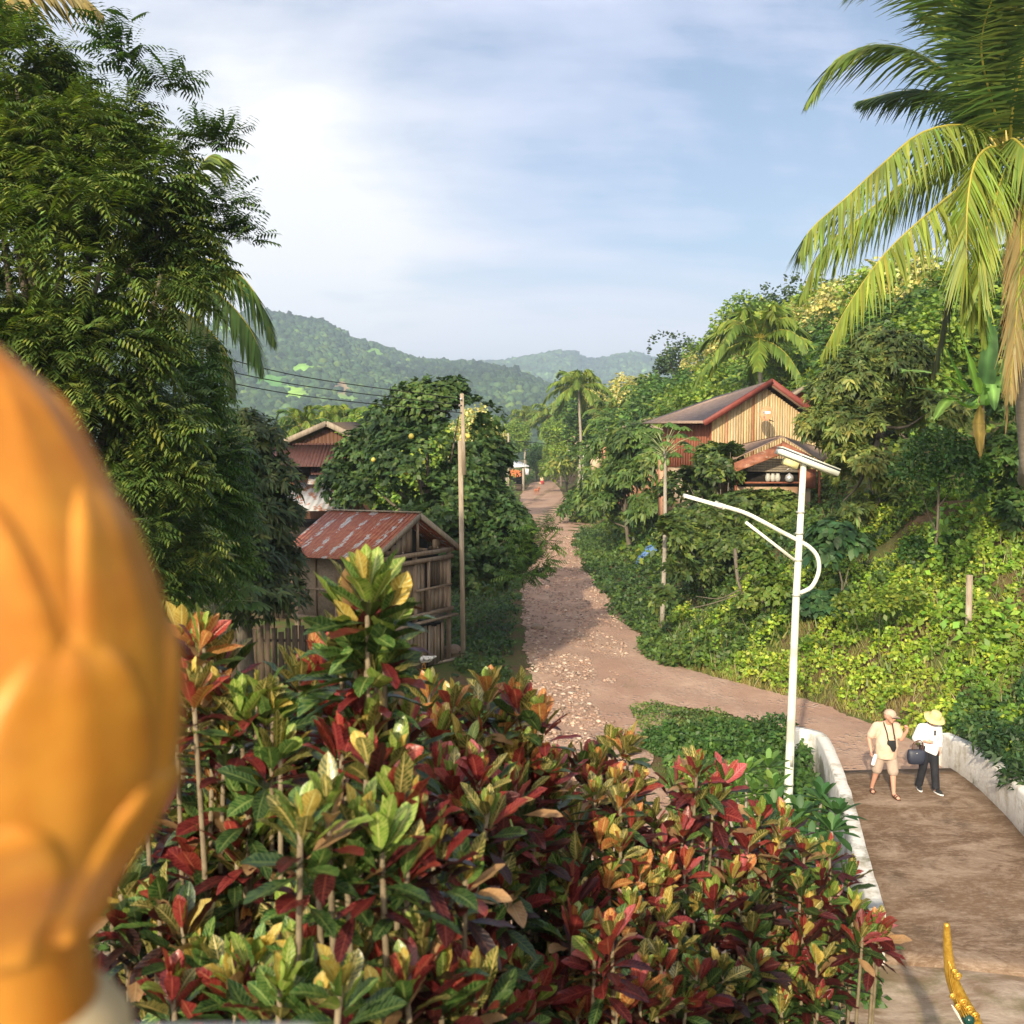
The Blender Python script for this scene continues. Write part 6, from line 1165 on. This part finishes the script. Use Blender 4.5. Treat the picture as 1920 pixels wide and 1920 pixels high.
def small(name,fn,mat,parent,smooth=True):
    m=MB(); fn(m); n0=len(m.V); me_o=mk(name,m.V,m.F,mat,None,smooth); 
    if parent is not None: me_o.parent=parent
    return me_o
skin=flat('skin',(.52,.27,.19),.55); skin2=flat('skin_woman',(.50,.28,.20),.55)
def hand(prims,wr,dirv,palm,curl=.8,s=1.0,side=1):
    """adds palm, five bent fingers"""
    wr=A(wr);d=nrm(dirv);n=nrm(palm);x=nrm(np.cross(d,n)); c=wr+d*.05*s; prims.append((wr,c+d*.02*s,.024*s,.028*s))
    for i,(o,l) in enumerate(((-.030,.062),(-.010,.072),(.010,.068),(.029,.054))):
        b=wr+d*.082*s+x*o*s; k1=b+(d*math.cos(curl*.6)+n*math.sin(curl*.6))*l*.5*s; k2=k1+(d*math.cos(curl*1.7)+n*math.sin(curl*1.7))*l*.5*s; prims.append((wr+d*.04*s+x*o*.8*s,b,.012*s,.0105*s)); prims.append((b,k1,.0105*s,.0095*s)); prims.append((k1,k2,.0095*s,.008*s))
    tb_=wr+d*.025*s+x*.026*side*s; t1=tb_+(x*.8*side+d*.6+n*.3)*.036*s; t2=t1+(x*.2*side+d*.75+n*.6)*.032*s; prims.append((tb_,t1,.014*s,.012*s)); prims.append((t1,t2,.012*s,.009*s))
def head(prims,c,look,s=1.0):
    """c centre of skull; look = facing direction"""
    c=A(c);l=nrm(look);x=nrm(np.cross(l,Z)); up=np.cross(x,l)
    prims+= [(c+up*.02*s,c+up*.02*s-l*.02*s,.088*s,.09*s),(c-up*.05*s+l*.02*s,c-up*.075*s+l*.045*s,.062*s,.045*s),(c+l*.075*s+up*.0*s,c+l*.105*s-up*.028*s,.012*s,.018*s),(c+x*.085*s-l*.005*s,c+x*.085*s-l*.01*s-up*.03*s,.016*s,.012*s),(c-x*.085*s-l*.005*s,c-x*.085*s-l*.01*s-up*.03*s,.016*s,.012*s),(c+l*.062*s-up*.055*s-x*.02*s,c+l*.062*s-up*.055*s+x*.02*s,.017*s,.017*s)]
    return l,x,up
def facebits(root,c,l,x,up,s,lipc,name='person'):
    c=A(c)
    def f(m):
        for sg in (-1,1): m.lathe(c+l*.082*s+x*.032*sg*s+up*.012*s,[(.002,.010),(.011,.005),(.011,-.005),(.002,-.010)],8)
    small('eyes',f,flat('eye_dark',(.03,.02,.015),.3),root)
    small('mouth',lambda m:m.box(c+l*.082*s-up*.056*s,(.040*s,.012*s,.010*s),[x,l,up]),flat('lips',lipc,.5),root)
# man (facing camera, origin between the feet)
man=thing('person','man in a peach shirt and beige shorts with a cap, black pouch round his neck','person',(0,0,0)); ORG[man.name]=A([0,0,0])
lk=nrm([.80,-.55,-.12]); hc=A([.03,-.10,1.60])
pr=[((-.0,-.02,1.42),hc-A([0,0,.06]),.075,.062)]
l,x,up=head(pr,hc,lk,1.05)
pr+=[((0,-.02,1.0),(0,-.02,1.30),.15,.17,(1.05,.8,1)),((-.17,0,1.40),(.17,0,1.40),.07,.07),((0,-.02,.92),(0,-.0,.85),.17,.15,(1.05,.8,1))]
pr+=[((-.205,0,1.40),(-.33,.02,1.13),.062,.048),((-.33,.02,1.13),(-.315,-.10,.915),.046,.030)]
hand(pr,(-.315,-.10,.915),(.02,-.12,-1),(.9,-.3,0),.9,1.05,1)
pr+=[((.205,0,1.40),(.27,-.10,1.155),.06,.047),((.27,-.10,1.155),(.345,-.20,1.355),.046,.03)]
hand(pr,(.345,-.20,1.355),(-.1,-.1,1),(-.7,-.4,0),1.35,1.05,-1)
pr+=[((-.10,.02,.85),(-.16,.03,.47),.10,.066),((-.16,.03,.47),(-.20,.18,.09),.062,.036),((.10,0,.85),(.12,-.10,.47),.10,.066),((.12,-.10,.47),(.125,-.16,.09),.064,.037)]
pr+=[((-.20,.20,.055),(-.215,.06,.035),.036,.034,(1,1,.8)),((.125,-.15,.06),(.165,-.31,.038),.036,.034,(1,1,.8))]
for fx,fy,dx in ((-.215,.06,0),(.165,-.31,.25)):
    for q in range(5): pr.append(((fx-.028+.014*q,fy,.03),(fx-.032+.016*q+dx*.04,fy-.05+.006*q,.022),.011,.009))
blob('body',pr,skin,man,.011,3)
shirt=surf('peach_shirt',(.54,.33,.25),(.60,.40,.31),scale=3,rough=.9,bump=.7,bscale=9,dist=.04,c3=(.62,.46,.34)); 
blob('shirt',[((0,-.03,.80),(0,-.05,1.02),.205,.225,(1.02,.86,1)),((0,-.05,1.02),(0,-.03,1.30),.225,.175,(1.02,.80,1)),((-.17,0,1.39),(.17,0,1.39),.088,.088),((-.19,0,1.38),(-.285,.012,1.20),.092,.088),((.19,0,1.38),(.245,-.06,1.22),.092,.088),((0,-.01,1.36),(0,-.03,1.47),.11,.078)],shirt,man,.013,5,[((0,0,.76),(0,0,-1)),((0,0,1.50),(0,0,1))])
blob('shorts',[((-.09,.01,.86),(-.155,.03,.50),.125,.105),((.09,.0,.86),(.125,-.09,.50),.128,.11),((-.08,0,.90),(.08,0,.90),.15,.15)],surf('khaki',(.33,.25,.20),(.42,.33,.27),scale=6,rough=.9,bump=.5,dist=.02),man,.013,4,[((-.155,0,.43),(0,0,-1))])
def cap(m):
    cc=hc+up*.055; 
    for j in range(0,1): pass
    m.add(*capmesh(cc,l,x,up,.112,.10)); m.add(*brim(cc,l,x,up,.10,.11))
def capmesh(c,l,x,up,r,h):
    V=[];F=[];K=20;J=7
    for j in range(J):
        a=j/(J-1)*PI/2
        for i in range(K): b=2*PI*i/K; V.append(c+(l*math.cos(b)*1.08+x*math.sin(b))*r*math.cos(a)+up*h*math.sin(a))
    F=[(j*K+i,j*K+(i+1)%K,(j+1)*K+(i+1)%K,(j+1)*K+i) for j in range(J-1) for i in range(K)]; return V,F
def brim(c,l,x,up,r,ext):
    V=[];F=[];K=13
    for dz in (0,-.008):
        for i in range(K):
            b=-1.1+2.2*i/(K-1); V.append(c+(l*math.cos(b)+x*math.sin(b))*r+up*dz); V.append(c+(l*(math.cos(b)*(r+ext*math.cos(b*.9)))+x*math.sin(b)*r*1.02)+up*(dz-.03))
    for s in (0,2*K):
        F+=[(s+2*i,s+2*i+1,s+2*i+3,s+2*i+2) for i in range(K-1)]
    F+=[(2*i+1,2*i+3,2*K+2*i+3,2*K+2*i+1) for i in range(K-1)]; return V,F
small('cap',cap,surf('cap_tan',(.40,.28,.21),(.50,.38,.30),scale=20,bump=.3),man)
facebits(man,hc,l,x,up,1.05,(.35,.12,.10))
small('glasses',lambda m:[m.tube([hc+l*.098+x*(.034*sg+.022*math.cos(a))+up*(.014+.018*math.sin(a)) for a in np.linspace(0,2*PI,13)],.004,5) for sg in (-1,1)]+[m.tube([hc+l*.09+x*.055*sg+up*.018,hc-l*.01+x*.098*sg+up*.018],.004,5) for sg in (-1,1)],flat('black_plastic',(.02,.02,.02),.4),man)
blob('beard',[(hc-up*.085*1+l*.05,hc-up*.075+l*.03,.045,.05),(hc-up*.07+l*.02+x*.05,hc-up*.03+x*.075,.03,.018),(hc-up*.07+l*.02-x*.05,hc-up*.03-x*.075,.03,.018)],flat('beard_hair',(.30,.17,.11),.9),man,.01,3)
sand=flat('sandal',(.09,.045,.03),.6)
def sandal(m,c,d):
    d=nrm(d); s_=np.cross(Z,d); c=A(c); P=[]; 
    for i in range(16): a=2*PI*i/16; P.append(c+d*math.cos(a)*.145+s_*math.sin(a)*(.05 if math.cos(a)>0 else .04))
    m.prism(P,(0,0,.024)); 
    for o in (-.01,.05): m.tube([c+d*o+s_*.05+Z*.02,c+d*(o+.01)+s_*.03+Z*.07,c+d*(o+.01)-s_*.03+Z*.07,c+d*o-s_*.05+Z*.02],.013,6)
small('sandal',lambda m:sandal(m,(-.208,.11,.0),(-.1,-1,0)),sand,man); small('sandal',lambda m:sandal(m,(.15,-.25,.0),(.25,-1,0)),sand,man)
def at_person(o,base,rot,sc_=1): o.location=base; o.rotation_euler=(0,0,rot); o.scale=(sc_,)*3
mb_=A([7.34,19.75,.092]); mrot=-.06; at_person(man,tuple(mb_),mrot,.985)
def wpos(p,b,rot,s=1.0): p=A(p)*s; return A([b[0]+p[0]*math.cos(rot)-p[1]*math.sin(rot),b[1]+p[0]*math.sin(rot)+p[1]*math.cos(rot),b[2]+p[2]])
fm=lambda p: wpos(p,mb_,mrot,.985)
pc_=thing('neck_pouch','black pouch hanging on a strap on the man belly','pouch',fm((.06,-.26,1.05)))
blk=flat('black_cloth',(.012,.012,.013),.8)
m=MB(); m.prism([fm(p) for p in ((-.045,-.275,1.17),(.115,-.265,1.165),(.125,-.27,1.02),(.10,-.28,.955),(.05,-.285,.95),(.0,-.285,1.05),(-.055,-.28,1.10))],A([0,.035,0])); m.build('bag',blk,pc_,bevel=.01)
m=MB(); m.tube([fm(p) for p in ((-.035,-.27,1.17),(-.06,-.25,1.32),(-.085,-.12,1.47),(-.03,.08,1.50),(.06,.06,1.49),(.085,-.10,1.46),(.075,-.24,1.32),(.10,-.265,1.17))],.011,6); m.build('strap',blk,pc_)
c=fm((-.30,-.12,.80)); m=MB(); m.lathe(A([0,0,0]),[(.02,.11),(.033,.085),(.036,0),(.036,-.10),(.03,-.115)],12); R_=Matrix.Rotation(.25,3,'Y'); Vv=[tuple(A(R_@Vector(v))+c+A([.045,0,-.06])) for v in m.V]; tag(mk('paper_roll',Vv,m.F,flat('white_paper',(.8,.8,.82),.6),smooth=True),'white bottle shaped roll carried low in the man right hand','roll')
# woman
wo_=thing('person','woman in a white shirt and black trousers with a yellow sun hat looking down','person',(0,0,0)); ORG[wo_.name]=A([0,0,0])
lk=nrm([.35,-.8,-.45]); hc=A([.055,-.09,1.50]); pr=[((.01,0,1.34),hc-A([0,0,.05]),.055,.05)]; l,x,up=head(pr,hc,lk,.98)
pr+=[((0,0,.95),(0,0,1.25),.12,.13,(1.05,.78,1)),((-.15,0,1.32),(.15,0,1.32),.055,.055),((-.17,0,1.31),(-.25,.03,1.06),.05,.04),((-.25,.03,1.06),(-.09,-.17,1.05),.038,.026)]
hand(pr,(-.09,-.17,1.05),(.95,-.2,.05),(.1,.8,-.3),.9,.92,1)
pr+=[((.17,0,1.31),(.22,.06,1.07),.05,.038),((.22,.06,1.07),(.21,.0,.85),.036,.025)]
hand(pr,(.21,.0,.85),(0,-.1,-1),(-.8,-.2,0),.5,.92,-1)
pr+=[((-.08,0,.86),(-.10,.02,.46),.09,.055),((-.10,.02,.46),(-.14,.12,.07),.05,.032),((.08,0,.86),(.10,-.06,.46),.09,.055),((.10,-.06,.46),(.12,-.10,.07),.05,.032),((-.14,.12,.05),(-.15,-.02,.035),.03,.028),((.12,-.10,.05),(.17,-.23,.035),.03,.028)]
blob('body',pr,skin2,wo_,.011,3)
wsh=surf('white_shirt',(.66,.66,.68),(.80,.79,.80),scale=4,rough=.85,bump=.7,bscale=8,dist=.03)
blob('shirt',[((0,0,.88),(.0,0,1.10),.165,.165,(1.1,.85,1)),((0,0,1.10),(0,0,1.24),.165,.15,(1.12,.82,1)),((.06,-.03,.80),(.06,-.03,.95),.11,.14),((-.15,0,1.31),(.15,0,1.31),.078,.078),((-.165,0,1.30),(-.255,.03,1.07),.085,.078),((-.255,.03,1.05),(-.17,-.07,1.05),.068,.055),((.165,0,1.30),(.225,.05,1.08),.082,.07),((.225,.05,1.08),(.22,.02,.93),.062,.05),((0,0,1.30),(.01,-.01,1.39),.09,.062)],wsh,wo_,.013,5,[((-.0,0,.80),(-.42,0,-1)),((0,0,1.41),(0,-.5,1))])
blob('trousers',[((-.08,0,.90),(-.10,.02,.47),.115,.083),((-.10,.02,.47),(-.14,.11,.10),.080,.076),((.08,0,.90),(.105,-.06,.47),.115,.083),((.105,-.06,.47),(.125,-.09,.10),.080,.078),((-.06,0,.93),(.06,0,.93),.125,.125)],surf('black_denim',(.010,.011,.016),(.022,.023,.03),scale=8,bump=.4),wo_,.013,4,[((0,0,.075),(0,0,-1))])
def whrap(m):
    cc=hc+up*.05; m.add(*capmesh(cc,l,x,up,.108,.02)); K=24;V=[];F=[]
    prof=[(.115,0),(.110,.03),(.104,.08),(.09,.115),(.05,.128),(.005,.13)]
    for r,z in prof:
        for i in range(K): b=2*PI*i/K; V.append(cc+(l*math.cos(b)*1.06+x*math.sin(b))*r+up*z)
    F=[(j*K+i,j*K+(i+1)%K,(j+1)*K+(i+1)%K,(j+1)*K+i) for j in range(5) for i in range(K)]; m.add(V,F)
    V=[]
    for dz in (0,-.006):
        for r in (.112,.165,.215):
            for i in range(K): b=2*PI*i/K; V.append(cc+(l*math.cos(b)+x*math.sin(b))*r+up*(dz-.25*(r-.112)+.014*math.sin(3*b+1)*(r-.11)*9))
    F=[(o+j*K+i,o+j*K+(i+1)%K,o+(j+1)*K+(i+1)%K,o+(j+1)*K+i) for o in (0,3*K) for j in range(2) for i in range(K)]+[(2*K+i,2*K+(i+1)%K,5*K+(i+1)%K,5*K+i) for i in range(K)]; m.add(V,F)
small('sun_hat',whrap,surf('straw',(.62,.47,.20),(.74,.58,.28),scale=30,bump=.6),wo_)
blob('hair',[(hc-l*.03+up*.0,hc-l*.06-up*.07,.092,.06)],flat('hair',(.16,.09,.05),.7),wo_,.012,3)
facebits(wo_,hc,l,x,up,.98,(.42,.14,.12))
def shoe(m,c,d):
    d=nrm(d); s_=np.cross(Z,d); c=A(c); V=[];F=[];K=18
    for (z,sc_) in ((0,1),(.03,1.02),(.032,.93),(.06,.85),(.085,.6)):
        for i in range(K): a=2*PI*i/K; ca=math.cos(a); V.append(c+d*(ca*.135*sc_-(1-sc_)*.06)+s_*math.sin(a)*(.047 if ca>0 else .04)*sc_+Z*z)
    F=[(j*K+i,j*K+(i+1)%K,(j+1)*K+(i+1)%K,(j+1)*K+i) for j in range(4) for i in range(K)]+[tuple(range(K))[::-1],tuple(4*K+i for i in range(K))]; m.add(V,F)
def sole(m,c,d):
    d=nrm(d); s_=np.cross(Z,d); c=A(c); m.prism([c+d*math.cos(a)*.142+s_*math.sin(a)*(.051 if math.cos(a)>0 else .044)-Z*.002 for a in np.linspace(0,2*PI,19)[:-1]],(0,0,.028))
for cc,dd in (((-.147,.05,.0),(-.08,-1,0)),((.15,-.17,.0),(.35,-1,0))):
    o=small('shoe',lambda m:shoe(m,cc,dd),flat('shoe_black',(.02,.02,.022),.6),wo_); o2=small('sole',lambda m:sole(m,cc,dd),flat('sole_white',(.7,.7,.7),.6),o)
wb=A([8.27,19.95,.092]); wrot=-.05; at_person(wo_,tuple(wb),wrot,.985); fw=lambda p: wpos(p,wb,wrot,.985)
o=small('sunglasses',lambda m:[m.box((.055,-.155,1.24-.05*i),(.03,.012,.045)) for i in (0,1)],blk,None); 
o.location=tuple(wb); o.rotation_euler=(0,0,wrot); tag(o,'dark sunglasses hooked in the neckline of the woman shirt','sunglasses')
t=thing('handbag','navy handbag hanging from the woman bent forearm','handbag',fw((-.27,-.14,.75)))
m=MB(); cB=fw((-.29,-.13,.76)); V=[];F=[];K=20
for (z,wx,wy) in ((-.165,.10,.05),(-.155,.155,.075),(-.05,.18,.085),(.05,.175,.07),(.115,.165,.045),(.12,.16,.035)):
    for i in range(K): a=2*PI*i/K; c_=abs(math.cos(a))**.6*np.sign(math.cos(a)); s_=abs(math.sin(a))**.8*np.sign(math.sin(a)); V.append(cB+A([c_*wx,s_*wy,z]))
F=[(j*K+i,j*K+(i+1)%K,(j+1)*K+(i+1)%K,(j+1)*K+i) for j in range(5) for i in range(K)]+[tuple(range(K))[::-1],tuple(5*K+i for i in range(K))]; m.add(V,F); m.build('bag_body',flat('navy',(.025,.03,.05),.5),t,smooth=True)
for sg in (-1,1):
    m=MB(); m.tube(spline([cB+A([-.07,.04*sg,.11]),cB+A([-.05,.03*sg,.24]),cB+A([.06,.01*sg,.31]),cB+A([.12,.03*sg,.24]),cB+A([.10,.04*sg,.11])],16),.008,6); m.build('handle',flat('bag_leather',(.12,.06,.04),.5),t)
m=MB(); m.box(cB+A([-.02,-.088,.07]),(.02,.012,.02)); m.build('clasp',flat('clasp',(.7,.7,.7),.3,.8),t)
# far person, dog, duck
fpz=pt(1016,903,172); t=thing('person','tiny far figure in red sitting at the end of the road','person',(0,0,0)); ORG[t.name]=A([0,0,0])
blob('body',[((0,0,.35),(0,0,.75),.17,.16),((0,-.02,.78),(0,-.03,.98),.06,.10),((-.08,0,.35),(-.1,-.4,.38),.09,.07),((.08,0,.35),(.1,-.4,.38),.09,.07),((-.1,-.4,.38),(-.1,-.42,.06),.06,.045),((.1,-.4,.38),(.1,-.42,.06),.06,.045),((-.18,0,.75),(-.2,-.2,.5),.05,.04),((.18,0,.75),(.2,-.2,.5),.05,.04)],skin,t,.03,2)
blob('shirt',[((0,0,.34),(0,0,.74),.20,.185),((-.16,0,.74),(.16,0,.74),.08,.08)],flat('cream_shirt',(.6,.5,.3),.8),t,.03,2); blob('skirt',[((-.08,0,.33),(-.1,-.38,.34),.13,.12),((.08,0,.33),(.1,-.38,.34),.13,.12),((0,-.42,.3),(0,-.42,.1),.13,.13)],flat('red_cloth',(.45,.03,.04),.8),t,.03,2)
blob('hair',[((0,0,1.0),(0,.03,.98),.11,.10)],flat('hair_black',(.015,.012,.01),.7),t,.025,2)
t.location=(fpz[0],172,.05); t.scale=(1.35,)*3
m=MB(); m.box((fpz[0]-.1,172.3,.2),(1.1,.6,.36)); tag(m.build('stone_seat',M['plaster']),'low pale block under the far red figure','block')
dz_=gp(1006,928); t=thing('dog','reddish brown dog standing on the far stretch of road','dog',(0,0,0)); ORG[t.name]=A([0,0,0])
blob('body',[((0,-.3,.52),(0,.32,.5),.15,.12),((0,-.3,.55),(0,-.5,.72),.10,.075),((0,-.52,.75),(0,-.68,.70),.085,.04),((-.05,-.5,.82),(-.06,-.5,.88),.03,.012),((.05,-.5,.82),(.06,-.5,.88),.03,.012),((-.08,-.28,.45),(-.085,-.28,.24),.055,.035),((-.085,-.28,.24),(-.085,-.30,.03),.03,.03),((.08,-.28,.45),(.085,-.26,.24),.055,.035),((.085,-.26,.24),(.085,-.30,.03),.03,.03),((-.08,.28,.46),(-.09,.22,.30),.08,.045),((-.09,.22,.30),(-.09,.38,.2),.035,.028),((-.09,.38,.2),(-.09,.36,.03),.026,.03),((.08,.28,.46),(.09,.22,.30),.08,.045),((.09,.22,.30),(.09,.36,.2),.035,.028),((.09,.36,.2),(.09,.34,.03),.026,.03),((0,.38,.55),(0,.58,.68),.03,.015)],flat('dog_fur',(.34,.13,.07),.9),t,.02,3)
t.location=(dz_[0],dz_[1],.04); t.rotation_euler=(0,0,.5); t.scale=(1.3,)*3
dk=gp(794,1256); t=thing('duck','white duck with dark flecks walking in front of the granary','duck',(0,0,0)); ORG[t.name]=A([0,0,0])
blob('body',[((-.10,0,.20),(.12,0,.20),.085,.07,(1,.8,.85)),((.12,0,.21),(.26,0,.25),.06,.018),((-.13,0,.23),(-.16,0,.38),.04,.027),((-.165,0,.40),(-.175,0,.405),.036,.033),((-.05,.05,.21),(.16,.05,.22),.05,.02),((-.05,-.05,.21),(.16,-.05,.22),.05,.02)],surf('duck_white',(.70,.68,.64),(.78,.76,.72),scale=12,c3=(.12,.10,.09),bump=.2),t,.009,3)
def legs(m):
    m.box((-.215,0,.395),(.055,.022,.014))
    for s_ in (-1,1): m.tube([(0.02,.035*s_,.15),(0.0+.03*s_,.035*s_,.07),(.01+.04*s_,.035*s_,.01)],.009,6); m.box((-.015+.04*s_,.035*s_,.006),(.07,.05,.008))
small('beak_and_legs',legs,flat('duck_orange',(.6,.28,.05),.5),t); t.location=(dk[0],dk[1],.03); t.rotation_euler=(0,0,.2); t.scale=(1.5,)*3
